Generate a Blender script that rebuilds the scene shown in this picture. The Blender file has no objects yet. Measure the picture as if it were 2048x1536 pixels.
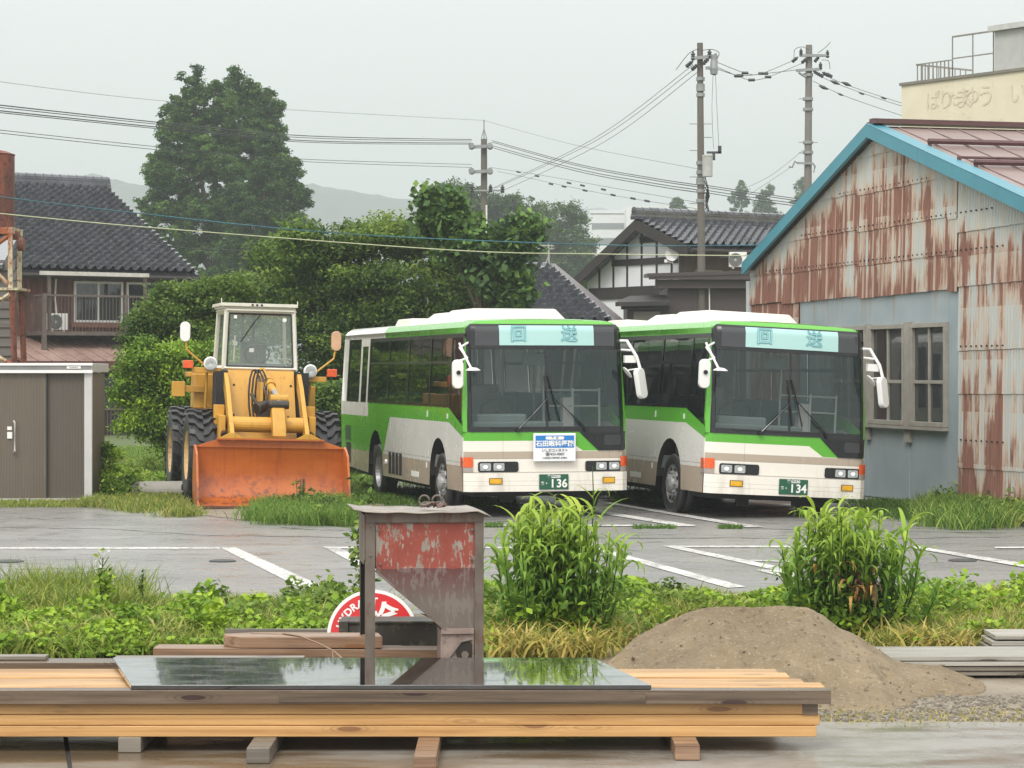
import bpy, math, random
import numpy as np
from mathutils import Matrix, Vector

R = math.radians
S = bpy.context.scene
COL = S.collection
rng = np.random.default_rng(7)
random.seed(7)
F = 5000.0            # focal length in photo pixels (photo is 2048 wide)
EYE = 2.0             # eye height above the lot
HOR = 740.0           # photo row of the horizon

def P(px, py, Y):     # photo pixel at depth Y -> world point
    return Vector(((px - 1024) * Y / F, Y, EYE - (py - HOR) * Y / F))
def G(px, py, z=0.0): # photo pixel on the ground
    Y = (EYE - z) * F / (py - HOR)
    return Vector(((px - 1024) * Y / F, Y, z))

# ---------------------------------------------------------------- camera
cam = bpy.data.cameras.new("camera")
cam.sensor_width = 36.0
cam.lens = 36.0 * F / 2048.0
cam.shift_y = -(768 - HOR) / 2048.0
cam.clip_end = 8000
cam.clip_start = 0.5
camo = bpy.data.objects.new("camera", cam)
COL.objects.link(camo)
camo.location = (0, 0, EYE)
camo.rotation_euler = (R(90), 0, 0)
S.camera = camo

# ---------------------------------------------------------------- world / light
SUN_EL, SUN_AZ = 50.0, 200.0
W = bpy.data.worlds.new("World")
S.world = W
W.use_nodes = True
nt = W.node_tree
for n in list(nt.nodes): nt.nodes.remove(n)
out = nt.nodes.new("ShaderNodeOutputWorld")
add = nt.nodes.new("ShaderNodeAddShader")
b1 = nt.nodes.new("ShaderNodeBackground")
b2 = nt.nodes.new("ShaderNodeBackground")
sky = nt.nodes.new("ShaderNodeTexSky"); sky.sky_type = 'NISHITA'; sky.sun_disc = False
sky.sun_elevation = R(SUN_EL); sky.sun_rotation = R(SUN_AZ)
sky.air_density = 1.0; sky.dust_density = 6.0
nt.links.new(sky.outputs[0], b2.inputs[0]); b2.inputs[1].default_value = 0.010
tc = nt.nodes.new("ShaderNodeTexCoord")
sx = nt.nodes.new("ShaderNodeSeparateXYZ")
rm = nt.nodes.new("ShaderNodeValToRGB")
mp = nt.nodes.new("ShaderNodeMapping"); mp.inputs['Scale'].default_value = (4, 4, 14)
nz = nt.nodes.new("ShaderNodeTexNoise"); nz.inputs['Scale'].default_value = 1.3; nz.inputs['Detail'].default_value = 3
ma = nt.nodes.new("ShaderNodeMath"); ma.operation = 'MULTIPLY_ADD'; ma.inputs[1].default_value = 0.09
nt.links.new(tc.outputs['Generated'], sx.inputs[0])
nt.links.new(tc.outputs['Generated'], mp.inputs[0]); nt.links.new(mp.outputs[0], nz.inputs['Vector'])
nt.links.new(nz.outputs[0], ma.inputs[0]); nt.links.new(sx.outputs[2], ma.inputs[2])
nt.links.new(ma.outputs[0], rm.inputs[0])
els = rm.color_ramp.elements
els[0].position = 0.0; els[0].color = (0.40, 0.43, 0.44, 1)
els[1].position = 1.0; els[1].color = (1.55, 1.55, 1.52, 1)
for p_, c_ in ((0.045, (0.48, 0.505, 0.505, 1)), (0.095, (0.78, 0.79, 0.765, 1)), (0.20, (0.86, 0.87, 0.85, 1)), (0.5, (1.25, 1.26, 1.23, 1))):
    e = els.new(p_); e.color = c_
nt.links.new(rm.outputs[0], b1.inputs[0]); b1.inputs[1].default_value = 1.0
nt.links.new(b1.outputs[0], add.inputs[0]); nt.links.new(b2.outputs[0], add.inputs[1])
nt.links.new(add.outputs[0], out.inputs[0])

sl = bpy.data.lights.new("sun", 'SUN'); sl.energy = 1.6; sl.angle = R(22); sl.color = (1.0, 0.97, 0.93)
so = bpy.data.objects.new("sun", sl); COL.objects.link(so)
_d = Vector((math.sin(R(SUN_AZ)) * math.cos(R(SUN_EL)), math.cos(R(SUN_AZ)) * math.cos(R(SUN_EL)), math.sin(R(SUN_EL))))
so.rotation_euler = _d.to_track_quat('Z', 'Y').to_euler()
so.location = (0, -20, 40)

S.view_settings.view_transform = 'Standard'
S.view_settings.look = 'None'
S.view_settings.exposure = 0.36
S.view_settings.gamma = 1.0
S.cycles.max_bounces = 6
S.cycles.diffuse_bounces = 3
S.cycles.glossy_bounces = 3
S.cycles.transmission_bounces = 4
S.cycles.transparent_max_bounces = 12
S.cycles.volume_bounces = 1

# ---------------------------------------------------------------- node helper
class NG:
    def __init__(s, name):
        s.mat = bpy.data.materials.new(name); s.mat.use_nodes = True
        s.t = s.mat.node_tree; s.bsdf = s.t.nodes['Principled BSDF']
        s.tc = None
    def n(s, typ, **kw):
        nd = s.t.nodes.new(typ)
        for k, v in kw.items(): setattr(nd, k, v)
        return nd
    def _in(s, nd, i, v):
        if hasattr(v, 'is_output') or isinstance(v, bpy.types.NodeSocket): s.t.links.new(v, nd.inputs[i])
        elif v is not None:
            sock = nd.inputs[i]
            if isinstance(v, (tuple, list)) and sock.type == 'RGBA' and len(v) == 3: v = (*v, 1)
            sock.default_value = v
    def obj(s):
        if not s.tc: s.tc = s.n("ShaderNodeTexCoord")
        return s.tc.outputs['Object']
    def xyz(s, vec=None):
        nd = s.n("ShaderNodeSeparateXYZ"); s._in(nd, 0, vec or s.obj()); return nd.outputs[0], nd.outputs[1], nd.outputs[2]
    def m(s, op, a, b=None, c=None):
        nd = s.n("ShaderNodeMath", operation=op); s._in(nd, 0, a); s._in(nd, 1, b); s._in(nd, 2, c); return nd.outputs[0]
    def lt(s, a, b): return s.m('LESS_THAN', a, b)
    def gt(s, a, b): return s.m('GREATER_THAN', a, b)
    def AND(s, *a):
        r = a[0]
        for x in a[1:]: r = s.m('MULTIPLY', r, x)
        return r
    def OR(s, *a):
        r = a[0]
        for x in a[1:]: r = s.m('MAXIMUM', r, x)
        return r
    def scale(s, sc, vec=None):
        nd = s.n("ShaderNodeMapping"); s._in(nd, 0, vec or s.obj()); nd.inputs['Scale'].default_value = sc; return nd.outputs[0]
    def noise(s, scale=5.0, detail=4, rough=0.55, vec=None, dist=0.0):
        nd = s.n("ShaderNodeTexNoise"); s._in(nd, 0, vec or s.obj()); nd.inputs['Scale'].default_value = scale
        nd.inputs['Detail'].default_value = detail; nd.inputs['Roughness'].default_value = rough
        nd.inputs['Distortion'].default_value = dist
        return nd.outputs[0]
    def ramp(s, v, lo, hi, a=0.0, b=1.0):
        nd = s.n("ShaderNodeMapRange"); s._in(nd, 0, v); s._in(nd, 1, lo); s._in(nd, 2, hi); s._in(nd, 3, a); s._in(nd, 4, b); return nd.outputs[0]
    def mix(s, f, a, b):
        nd = s.n("ShaderNodeMix", data_type='RGBA'); s._in(nd, 0, f); s._in(nd, 6, a); s._in(nd, 7, b); return nd.outputs[2]
    def set(s, **kw):
        for k, v in kw.items():
            s._in(s.bsdf, {'color': 'Base Color', 'rough': 'Roughness', 'metal': 'Metallic', 'spec': 'Specular IOR Level', 'coat': 'Coat Weight', 'alpha': 'Alpha', 'normal': 'Normal', 'ior': 'IOR'}[k], v)
        return s
    def bump(s, h, strength=0.3, dist=0.02):
        nd = s.n("ShaderNodeBump"); nd.inputs['Strength'].default_value = strength; nd.inputs['Distance'].default_value = dist
        s._in(nd, 'Height', h); s.set(normal=nd.outputs[0]); return s

def pm(name, c, rough=0.5, metal=0.0, var=0.15, sc=4.0, c2=None, dirt=None, dirt_lo=0.55, bump=0.0, bsc=40.0, coat=0.0, spec=0.5, stretch=None):
    g = NG(name)
    vec = g.scale(stretch) if stretch else g.obj()
    n1 = g.noise(sc, 5, 0.6, vec)
    c2 = c2 or tuple(min(1, x * (1 + var)) for x in c)
    ca = tuple(x * (1 - var) for x in c)
    col = g.mix(g.ramp(n1, 0.3, 0.7), ca, c2)
    if dirt:
        n2 = g.noise(sc * 2.3, 6, 0.7, vec)
        col = g.mix(g.ramp(n2, dirt_lo, dirt_lo + 0.12), col, dirt)
    g.set(color=col, rough=g.ramp(n1, 0.2, 0.8, max(0.02, rough * 0.8), min(1, rough * 1.2)), metal=metal, coat=coat, spec=spec)
    if bump: g.bump(g.noise(bsc, 4, 0.6, vec), bump, 0.01)
    return g.mat

def glassmat(name, tint=(0.05, 0.07, 0.07), alpha=0.35, rough=0.03, spec=0.5, coat=0.8):
    g = NG(name)
    wob = g.noise(1.6, 2, 0.5)
    g.set(color=tint, rough=rough, spec=spec, alpha=alpha, coat=coat)
    g.bump(wob, 0.16, 0.02); g.bsdf.inputs['Coat IOR'].default_value = 1.75
    return g.mat

# ---------------------------------------------------------------- mesh builder
class MB:
    def __init__(s): s.v = []; s.f = []; s.mi = []; s.g = []; s.M = Matrix.Identity(4)
    def _add(s, pts, faces, mi=0):
        o = len(s.v); s.g.append((o, len(s.f)))
        M = s.M
        s.v += [tuple(M @ Vector(p)) for p in pts]
        for f in faces: s.f.append(tuple(o + i for i in f)); s.mi.append(mi)
        return s
    def box(s, c, d, mi=0, rot=None, taper=1.0):
        hx, hy, hz = d[0] / 2, d[1] / 2, d[2] / 2
        pts = []
        for z in (-1, 1):
            t = taper if z > 0 else 1.0
            for x, y in ((-1, -1), (1, -1), (1, 1), (-1, 1)): pts.append(Vector((x * hx * t, y * hy * t, z * hz)))
        if rot is not None:
            m = rot if isinstance(rot, Matrix) else Matrix.Rotation(rot[1], 3, rot[0])
            pts = [m @ p for p in pts]
        pts = [p + Vector(c) for p in pts]
        return s._add(pts, [(0, 3, 2, 1), (4, 5, 6, 7), (0, 1, 5, 4), (1, 2, 6, 5), (2, 3, 7, 6), (3, 0, 4, 7)], mi)
    def bb(s, x0, x1, y0, y1, z0, z1, mi=0):
        return s.box(((x0 + x1) / 2, (y0 + y1) / 2, (z0 + z1) / 2), (abs(x1 - x0), abs(y1 - y0), abs(z1 - z0)), mi)
    def poly(s, pts, mi=0): return s._add(pts, [tuple(range(len(pts)))], mi)
    def prism(s, pts, axis, a, b, mi=0):
        def q(p, t): return {'x': (t, p[0], p[1]), 'y': (p[0], t, p[1]), 'z': (p[0], p[1], t)}[axis]
        n = len(pts)
        ar = sum(pts[i][0] * pts[(i + 1) % n][1] - pts[(i + 1) % n][0] * pts[i][1] for i in range(n))
        if ar < 0: pts = pts[::-1]
        A = [q(p, a) for p in pts] + [q(p, b) for p in pts]
        flip = (axis == 'y') ^ (b < a)
        fs = [tuple(range(n))[::-1], tuple(range(n, 2 * n))] + [(i, (i + 1) % n, n + (i + 1) % n, n + i) for i in range(n)]
        if flip: fs = [f[::-1] for f in fs]
        return s._add(A, fs, mi)
    def tube(s, pts, r, n=8, mi=0, cap=True, rs=None):
        pts = [Vector(p) for p in pts]; o = []; L = len(pts)
        up = Vector((0, 0, 1))
        for i, p in enumerate(pts):
            t = (pts[min(i + 1, L - 1)] - pts[max(i - 1, 0)]).normalized()
            a = t.cross(up)
            if a.length < 0.05: a = t.cross(Vector((1, 0, 0)))
            a.normalize(); b = a.cross(t)
            rr = rs[i] if rs else r
            for k in range(n):
                w = 2 * math.pi * k / n
                o.append(p + a * math.cos(w) * rr + b * math.sin(w) * rr)
        fs = [(i * n + k, i * n + (k + 1) % n, (i + 1) * n + (k + 1) % n, (i + 1) * n + k) for i in range(L - 1) for k in range(n)]
        if cap: fs += [tuple(range(n))[::-1], tuple(range((L - 1) * n, L * n))]
        return s._add(o, fs, mi)
    def cyl(s, a, b, r, r2=None, n=16, mi=0): return s.tube([a, b], r, n, mi, True, [r, r if r2 is None else r2])
    def lathe(s, prof, c, axis='z', n=24, mi=0, cap=False, ang=None):
        # prof: (radius, height) ; axis direction along 'x','y','z'
        o = []
        for r, h in prof:
            for k in range(n):
                w = 2 * math.pi * k / n
                x, y = r * math.cos(w), r * math.sin(w)
                p = {'z': (x, y, h), 'x': (h, x, y), 'y': (x, h, y)}[axis]
                o.append(Vector(p) + Vector(c))
        L = len(prof)
        fs = [(i * n + k, i * n + (k + 1) % n, (i + 1) * n + (k + 1) % n, (i + 1) * n + k) for i in range(L - 1) for k in range(n)]
        if axis == 'y': fs = [f[::-1] for f in fs]
        if cap: fs += [tuple(range(n))[::-1], tuple(range((L - 1) * n, L * n))]
        return s._add(o, fs, mi)
    def grid(s, fn, nu, nv, mi=0, mif=None):
        o = [fn(i / nu, j / nv) for j in range(nv + 1) for i in range(nu + 1)]
        b = len(s.v); M = s.M
        s.v += [tuple(M @ Vector(p)) for p in o]
        for j in range(nv):
            for i in range(nu):
                a = b + j * (nu + 1) + i
                s.f.append((a, a + 1, a + nu + 2, a + nu + 1)); s.mi.append(mif(i, j) if mif else mi)
        return s
    def build(s, name, mats, parent=None, smooth=False, bev=0.0, sub=0):
        me = bpy.data.meshes.new(name)
        me.from_pydata(s.v, [], s.f)
        if not isinstance(mats, (list, tuple)): mats = [mats]
        for m in mats: me.materials.append(m)
        if any(s.mi): me.polygons.foreach_set('material_index', s.mi)
        if smooth: me.polygons.foreach_set('use_smooth', [True] * len(s.f))
        me.update()
        o = bpy.data.objects.new(name, me); COL.objects.link(o)
        if parent is not None: o.parent = parent
        if bev:
            md = o.modifiers.new('bevel', 'BEVEL'); md.width = bev; md.segments = 2; md.limit_method = 'ANGLE'; md.angle_limit = R(40)
            me.polygons.foreach_set('use_smooth', [True] * len(s.f))
            md.harden_normals = True
        return o

def build_each(mb, name, mats, parent=None, **kw):
    g = mb.g + [(len(mb.v), len(mb.f))]; o = []
    for (v0, f0), (v1, f1) in zip(g[:-1], g[1:]):
        m = MB(); m.v = mb.v[v0:v1]; m.f = [tuple(i - v0 for i in f) for f in mb.f[f0:f1]]; m.mi = mb.mi[f0:f1]; o.append(m.build(name, mats, parent, **kw))
    return o
def tag(o, label=None, cat=None, group=None, kind=None):
    if label: o['label'] = label
    if cat: o['category'] = cat
    if group: o['group'] = group
    if kind: o['kind'] = kind
    return o
def thing(name, label, cat, loc=(0, 0, 0), rotz=0.0, group=None, rot=None):
    o = bpy.data.objects.new(name, None); COL.objects.link(o); o.empty_display_size = 0.1
    o.location = loc; o.rotation_euler = rot if rot else (0, 0, rotz)
    return tag(o, label, cat, group)
def kids(o): return [c for c in COL.objects if c.parent is o]
def copy_tree(o, parent=None):
    c = o.copy(); COL.objects.link(c); c.parent = parent
    for ch in kids(o): copy_tree(ch, c)
    return c

def text(name, body, size, mat, parent, M, extrude=0.001, sx=1.0, offset=0.0):
    cu = bpy.data.curves.new(name, 'FONT'); cu.body = body; cu.size = size; cu.extrude = extrude
    cu.align_x = 'CENTER'; cu.align_y = 'CENTER'; cu.offset = offset; cu.resolution_u = 3
    tmp = bpy.data.objects.new(name, cu); COL.objects.link(tmp)
    dg = bpy.context.evaluated_depsgraph_get()
    me = bpy.data.meshes.new_from_object(tmp.evaluated_get(dg))
    bpy.data.objects.remove(tmp)
    me.transform(M @ Matrix.Diagonal((sx, 1, 1, 1)))
    me.materials.clear(); me.materials.append(mat)
    o = bpy.data.objects.new(name, me); COL.objects.link(o); o.parent = parent
    return o
FACE = Matrix.Rotation(R(90), 4, 'X')      # text lying in xz plane, readable from -y

# ---------------------------------------------------------------- foliage
def leafmat(name, cols, rough=0.45, trans=0.25):
    g = NG(name)
    at = g.n("ShaderNodeAttribute", attribute_name='tint')
    cr = g.n("ShaderNodeValToRGB")
    el = cr.color_ramp.elements
    el[0].position = 0; el[0].color = (*cols[0], 1); el[1].position = 1; el[1].color = (*cols[-1], 1)
    for i, c in enumerate(cols[1:-1]): e = el.new((i + 1) / (len(cols) - 1)); e.color = (*c, 1)
    g.t.links.new(at.outputs['Fac'], cr.inputs[0])
    g.set(color=cr.outputs[0], rough=rough + .1, spec=0.18)
    tr = g.n("ShaderNodeBsdfTranslucent"); g.t.links.new(cr.outputs[0], tr.inputs[0])
    mx = g.n("ShaderNodeMixShader"); mx.inputs[0].default_value = trans
    g.t.links.new(g.bsdf.outputs[0], mx.inputs[1]); g.t.links.new(tr.outputs[0], mx.inputs[2])
    g.t.links.new(mx.outputs[0], g.t.nodes['Material Output'].inputs[0])
    return g.mat

def quads_mesh(name, V, nv, tint, mat, parent=None):
    """V (N, nv*?,3) faces as strips: V shape (N, k, 2, 3) ribbon of k pairs"""
    N, k = V.shape[0], V.shape[1]
    co = V.reshape(-1, 3).astype(np.float32)
    base = (np.arange(N) * k * 2)[:, None]
    seg = np.arange(k - 1)[None, :] * 2
    a = base + seg
    faces = np.stack([a, a + 1, a + 3, a + 2], -1).reshape(-1, 4)
    nf = faces.shape[0]
    me = bpy.data.meshes.new(name)
    me.vertices.add(co.shape[0]); me.vertices.foreach_set('co', co.ravel())
    me.loops.add(nf * 4); me.loops.foreach_set('vertex_index', faces.ravel().astype(np.int32))
    me.polygons.add(nf); me.polygons.foreach_set('loop_start', (np.arange(nf) * 4).astype(np.int32))
    at = me.attributes.new('tint', 'FLOAT', 'FACE')
    at.data.foreach_set('value', np.repeat(np.clip(tint, 0, 1), k - 1).astype(np.float32))
    me.materials.append(mat); me.update(calc_edges=True)
    o = bpy.data.objects.new(name, me); COL.objects.link(o)
    if parent is not None: o.parent = parent
    return o

def unit(n):
    d = rng.normal(size=(n, 3)); return d / np.linalg.norm(d, axis=1, keepdims=True)

def leaf_cloud(name, pts, size, mat, parent=None, tint=None, aspect=0.6, flat=0.35, droop=0.0):
    """rhombic leaves at pts; flat biases the leaf planes to face up"""
    n = len(pts)
    nrm = unit(n); nrm[:, 2] = np.abs(nrm[:, 2]) + flat; nrm /= np.linalg.norm(nrm, axis=1, keepdims=True)
    t = np.cross(nrm, unit(n)); t /= np.linalg.norm(t, axis=1, keepdims=True) + 1e-9
    b = np.cross(nrm, t)
    sz = (size * (0.6 + 0.8 * rng.random(n)))[:, None]
    if droop: t[:, 2] -= droop; t /= np.linalg.norm(t, axis=1, keepdims=True)
    l = t * sz; w = b * sz * aspect * 0.5
    p0 = pts - l * 0.5; p1 = pts + nrm * sz * 0.08; p2 = pts + l * 0.5
    V = np.stack([np.stack([p0 - w * .25, p0 + w * .25], 1), np.stack([p1 - w, p1 + w], 1), np.stack([p2 - w * .1, p2 + w * .1], 1)], 1)
    if tint is None: tint = rng.random(n)
    return quads_mesh(name, V, 2, tint, mat, parent)

def crown_pts(blobs, n, clump=0.45, per=40, shell=0.80, zs=0.62):
    """points gathered in clumps spread through ellipsoid blobs (cx,cy,cz,rx,ry,rz)"""
    B = np.array(blobs, float)
    # boughs: smaller lobes standing out of each main lobe, so outline and surface are uneven
    subs = []
    for b in B:
        k = int(rng.integers(9, 16))
        dd = unit(k); rs = b[3:6].mean() * (0.22 + 0.26 * rng.random(k))
        cc = b[:3] + dd * b[3:6] * (0.72 + 0.30 * rng.random(k))[:, None]
        for c_, r_ in zip(cc, rs): subs.append((*c_, r_ * 1.15, r_ * 1.15, r_ * .85))
    B0 = B.copy(); B0[:, 3:6] *= 0.80
    B = np.concatenate([B0, np.array(subs)])
    area = (B[:, 3] * B[:, 5] + B[:, 3] * B[:, 4] + B[:, 4] * B[:, 5])
    pr = area / area.sum()
    nc = max(1, n // per)
    bi = rng.choice(len(B), nc, p=pr)
    d = unit(nc); rr = shell + (1.05 - shell) * rng.random((nc, 1)) ** 0.7
    inner = rng.random((nc, 1)) < 0.18
    rr = np.where(inner, rng.random((nc, 1)) * shell, rr)
    C = B[bi, :3] + d * B[bi, 3:6] * rr
    bt = rng.random(len(B)) ** 1.2
    ct = 0.02 + 0.50 * bt[bi] + 0.32 * rng.random(nc) + 0.12 * d[:, 2]  # last term puts top light into the leaf tint: upper clumps lighter, lower darker
    idx = np.repeat(np.arange(nc), per)
    off = rng.normal(size=(nc * per, 3)) * clump * (0.5 + rng.random(nc)[idx][:, None] * 0.7)
    off[:, 2] *= zs
    out = off / (np.linalg.norm(off, axis=1, keepdims=True) + 1e-6)
    off = out * np.linalg.norm(off, axis=1, keepdims=True) ** 0.8 * clump ** 0.2
    pts = C[idx] + off
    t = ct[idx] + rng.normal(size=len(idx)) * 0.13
    return pts, t

def limbs(mb, base, tips, r0, mi=0):
    base = Vector(base)
    for t in tips:
        t = Vector(t); mid = base.lerp(t, 0.5) + Vector((random.uniform(-.2, .2), random.uniform(-.2, .2), random.uniform(0, .4)))
        mb.tube([base, mid, t], r0, 6, mi, True, [r0, r0 * .6, r0 * .2])

def blades(name, base, h, w, mat, parent=None, droop=0.8, tint=None, seg=4, spread=0.35, azi=None):
    n = len(base)
    az = rng.random(n) * 2 * np.pi if azi is None else azi
    dirv = np.stack([np.cos(az), np.sin(az), np.zeros(n)], 1)
    h = np.broadcast_to(h, n) * (0.6 + 0.6 * rng.random(n)); w = np.broadcast_to(w, n)
    lean = spread * (0.3 + rng.random(n)); dr = droop * (0.4 + 0.9 * rng.random(n))
    side = np.cross(dirv, np.array([0, 0, 1.0]))
    tw = rng.normal(size=n) * 0.6
    side = side * np.cos(tw)[:, None] + dirv * np.sin(tw)[:, None]
    V = np.zeros((n, seg + 1, 2, 3))
    pos = base.copy(); ang = lean.copy()
    for k in range(seg + 1):
        u = k / seg
        ww = (w * (1 - u ** 2.2) * (0.6 + 0.8 * min(1, u * 3)) * 0.5 + 0.0006)[:, None]
        V[:, k, 0] = pos - side * ww; V[:, k, 1] = pos + side * ww
        step = (h / seg)[:, None]
        pos = pos + step * (dirv * np.sin(ang)[:, None] + np.array([0, 0, 1.0]) * np.cos(ang)[:, None])
        ang = ang + dr * (1.6 / seg) * (0.5 + u)
    if tint is None: tint = rng.random(n)
    return quads_mesh(name, V, 2, tint, mat, parent)
# ---------------------------------------------------------------- materials
def asphalt_mat():
    g = NG("wet_asphalt")
    big = g.noise(0.22, 5, 0.6, g.scale((1, 2.2, 1))); fine = g.noise(38, 3, 0.7); mid = g.noise(1.7, 5, 0.65, g.scale((1, 1.8, 1)))
    col = g.mix(g.ramp(big, 0.35, 0.65), (0.175, 0.170, 0.162), (0.255, 0.246, 0.232))
    col = g.mix(g.ramp(mid, 0.50, 0.72, 0, 0.45), col, (0.075, 0.073, 0.068))
    pt = g.noise(0.5, 4, 0.7, g.scale((1.3, 3.0, 1), None), 0.8)
    col = g.mix(g.ramp(pt, 0.57, 0.63, 0, 0.55), col, (0.085, 0.082, 0.078))
    col = g.mix(g.ramp(pt, 0.40, 0.34, 0, 0.4), col, (0.31, 0.295, 0.27))
    col = g.mix(g.ramp(fine, 0.42, 0.62, 0, 0.35), col, (0.26, 0.25, 0.235))
    g.set(color=col, rough=g.ramp(mid, 0.35, 0.65, 0.20, 0.50), spec=0.5)
    g.bump(fine, 0.35, 0.006); return g.mat
def slab_mat():
    g = NG("wet_concrete")
    a = g.noise(0.9, 6, 0.6, g.scale((0.6, 1.8, 1))); b = g.noise(5, 5, 0.6); f = g.noise(60, 3, 0.6)
    xs_ = g.xyz()[0]
    w_ = g.ramp(g.m('ADD', a, g.ramp(xs_, -1.0, 2.0, -.10, .16)), 0.42, 0.60)
    col = g.mix(w_, (0.125, 0.088, 0.052), (0.26, 0.245, 0.22))
    col = g.mix(g.ramp(b, 0.45, 0.7, 0, 0.5), col, (0.12, 0.10, 0.075))
    g.set(color=col, rough=g.ramp(a, 0.36, 0.60, 0.07, 0.42), spec=0.5)
    g.bump(g.m('MULTIPLY_ADD', f, 0.3, b), 0.10, 0.01); return g.mat
def soil_mat(name="dirt", c=(0.17, 0.135, 0.09), c2=(0.26, 0.215, 0.15), sc=3.0):
    g = NG(name)
    a = g.noise(sc, 6, 0.7); f = g.noise(45, 4, 0.7); s_ = g.noise(16, 3, 0.6)
    col = g.mix(g.ramp(a, 0.35, 0.65), c, c2)
    col = g.mix(g.ramp(f, 0.56, 0.66, 0, 0.6), col, (0.36, 0.33, 0.27))
    col = g.mix(g.ramp(s_, 0.60, 0.70, 0, 0.6), col, (0.07, 0.055, 0.04))
    g.set(color=col, rough=0.75, spec=0.3); g.bump(f, 0.6, 0.02); return g.mat
M_asph = asphalt_mat(); M_slab = slab_mat(); M_soil = soil_mat()
M_sand = soil_mat("sand", (0.165, 0.122, 0.070), (0.268, 0.205, 0.125), 1.6)
M_gravel = soil_mat("gravel_dirt", (0.19, 0.155, 0.115), (0.30, 0.26, 0.20), 2.0)
M_turf = pm("turf_soil", (0.07, 0.10, 0.03), 0.8, c2=(0.12, 0.16, 0.05), sc=3, bump=0.5)
def paint_mark():
    g = NG("road_paint")
    a = g.noise(14, 5, 0.75); b = g.noise(1.1, 3, 0.6)
    g.set(color=g.mix(g.ramp(g.m('ADD', a, g.m('MULTIPLY', b, 0.5)), 0.72, 0.86), (0.62, 0.61, 0.58), (0.26, 0.25, 0.235)), rough=0.45); return g.mat
M_mark = paint_mark()
M_cream = pm("cream_paint", (0.80, 0.76, 0.69), 0.28, var=0.03, sc=2, coat=0.3)
M_white = pm("white_paint", (0.80, 0.79, 0.76), 0.35, var=0.04, sc=2)
M_black = pm("black_trim", (0.012, 0.013, 0.015), 0.22, var=0.2)
M_dgrey = pm("dark_grey_panel", (0.035, 0.038, 0.042), 0.18, var=0.1, coat=0.4)
M_rubber = pm("tyre_rubber", (0.022, 0.022, 0.024), 0.42, var=0.3, sc=9, dirt=(0.10, 0.085, 0.065), dirt_lo=0.62)
M_steel = pm("rim_steel", (0.36, 0.36, 0.36), 0.4, 0.5, 0.2, 6, dirt=(0.16, 0.12, 0.09), dirt_lo=0.6)
M_under = pm("underbody", (0.02, 0.02, 0.02), 0.8)
M_chrome = pm("lamp_reflector", (0.75, 0.77, 0.78), 0.12, 0.9, 0.05)
M_lens = glassmat("clear_lens", (0.7, 0.72, 0.72), 0.25, 0.05)
M_orange = pm("orange_lens", (0.75, 0.10, 0.015), 0.15, var=0.15, sc=20, coat=0.6)
M_amber = pm("amber_lens", (0.70, 0.36, 0.01), 0.15, var=0.25, sc=20, coat=0.6)
M_wind = glassmat("windscreen_glass", (0.022, 0.05, 0.048), 0.40, 0.02, 0.8, 0.45)
M_swin = glassmat("tinted_side_glass", (0.008, 0.011, 0.012), 0.86, 0.02, 0.35, 0.15)
M_hglass = glassmat("house_glass", (0.05, 0.06, 0.06), 0.55, 0.03, 0.6)
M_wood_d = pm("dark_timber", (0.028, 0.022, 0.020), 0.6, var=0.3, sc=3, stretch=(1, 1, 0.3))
M_alu = pm("aluminium", (0.42, 0.41, 0.38), 0.45, 0.3, 0.08)
def tile_mat(name="glazed_roof_tile", c=(0.085, 0.088, 0.098)):
    g = NG(name); a = g.noise(2.2, 4, 0.7); b = g.noise(0.5, 3, 0.5)
    g.set(color=g.mix(g.ramp(a, 0.35, 0.68), c, tuple(x * 1.8 for x in c)), rough=g.ramp(a, 0.3, 0.7, 0.16, 0.32), spec=0.8, coat=0.5, metal=0.55); return g.mat
M_tile = tile_mat()

# ---------------------------------------------------------------- the ground
def sheet(name, pts, z, mat, kind="structure", nx=0):
    mb = MB(); mb.poly([(p[0], p[1], z) for p in pts]); o = mb.build(name, mat); return tag(o, kind=kind)
def wob_edge(pts, amp=0.12, n=14):
    o = []
    for i in range(len(pts)):
        a, b = Vector(pts[i][:2]), Vector(pts[(i + 1) % len(pts)][:2])
        for k in range(n):
            p = a.lerp(b, k / n); o.append((p.x + random.uniform(-amp, amp), p.y + random.uniform(-amp, amp)))
    return o
sheet("ground", [(-1100, -60), (1100, -60), (1900, 3000), (-1900, 3000)], 0.0, M_turf)
q = lambda x, y: tuple(G(x, y)[:2])
road_pts = [(-40, 20.4), (40, 20.4), (40, 35.5), (9.2, 35.0), (7.0, 36.9), (6.3, 38.5), (3.9, 47.5), (-2.4, 46.0), (-1.35, 33.4), q(700, 1058), q(560, 1040), q(440, 1030), q(330, 1014), (-5.4, 37.2), (-40, 37.2)]
sheet("asphalt_lot", road_pts, 0.006, M_asph)
sheet("verge", wob_edge([(-40, 14.0), (40, 14.0), (40, 20.5), (-40, 20.5)], 0.05, 40), 0.004, M_soil)
sheet("gravel_verge", wob_edge([q(310, 1012), q(520, 990), q(760, 975), q(770, 1010), q(735, 1050), q(690, 1053), q(560, 1046), q(430, 1034), q(345, 1028)], 0.12, 6), 0.011, M_gravel)
sheet("gravel_ground", wob_edge([(0.9, 13.9), (9, 13.9), (9, 17.3), (0.9, 17.3)], 0.1, 20), 0.008, M_gravel)
mb = MB()
_j = G(131, 1500).x
jx = lambda y_: _j - .2 * (y_ - 13.2)
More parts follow.
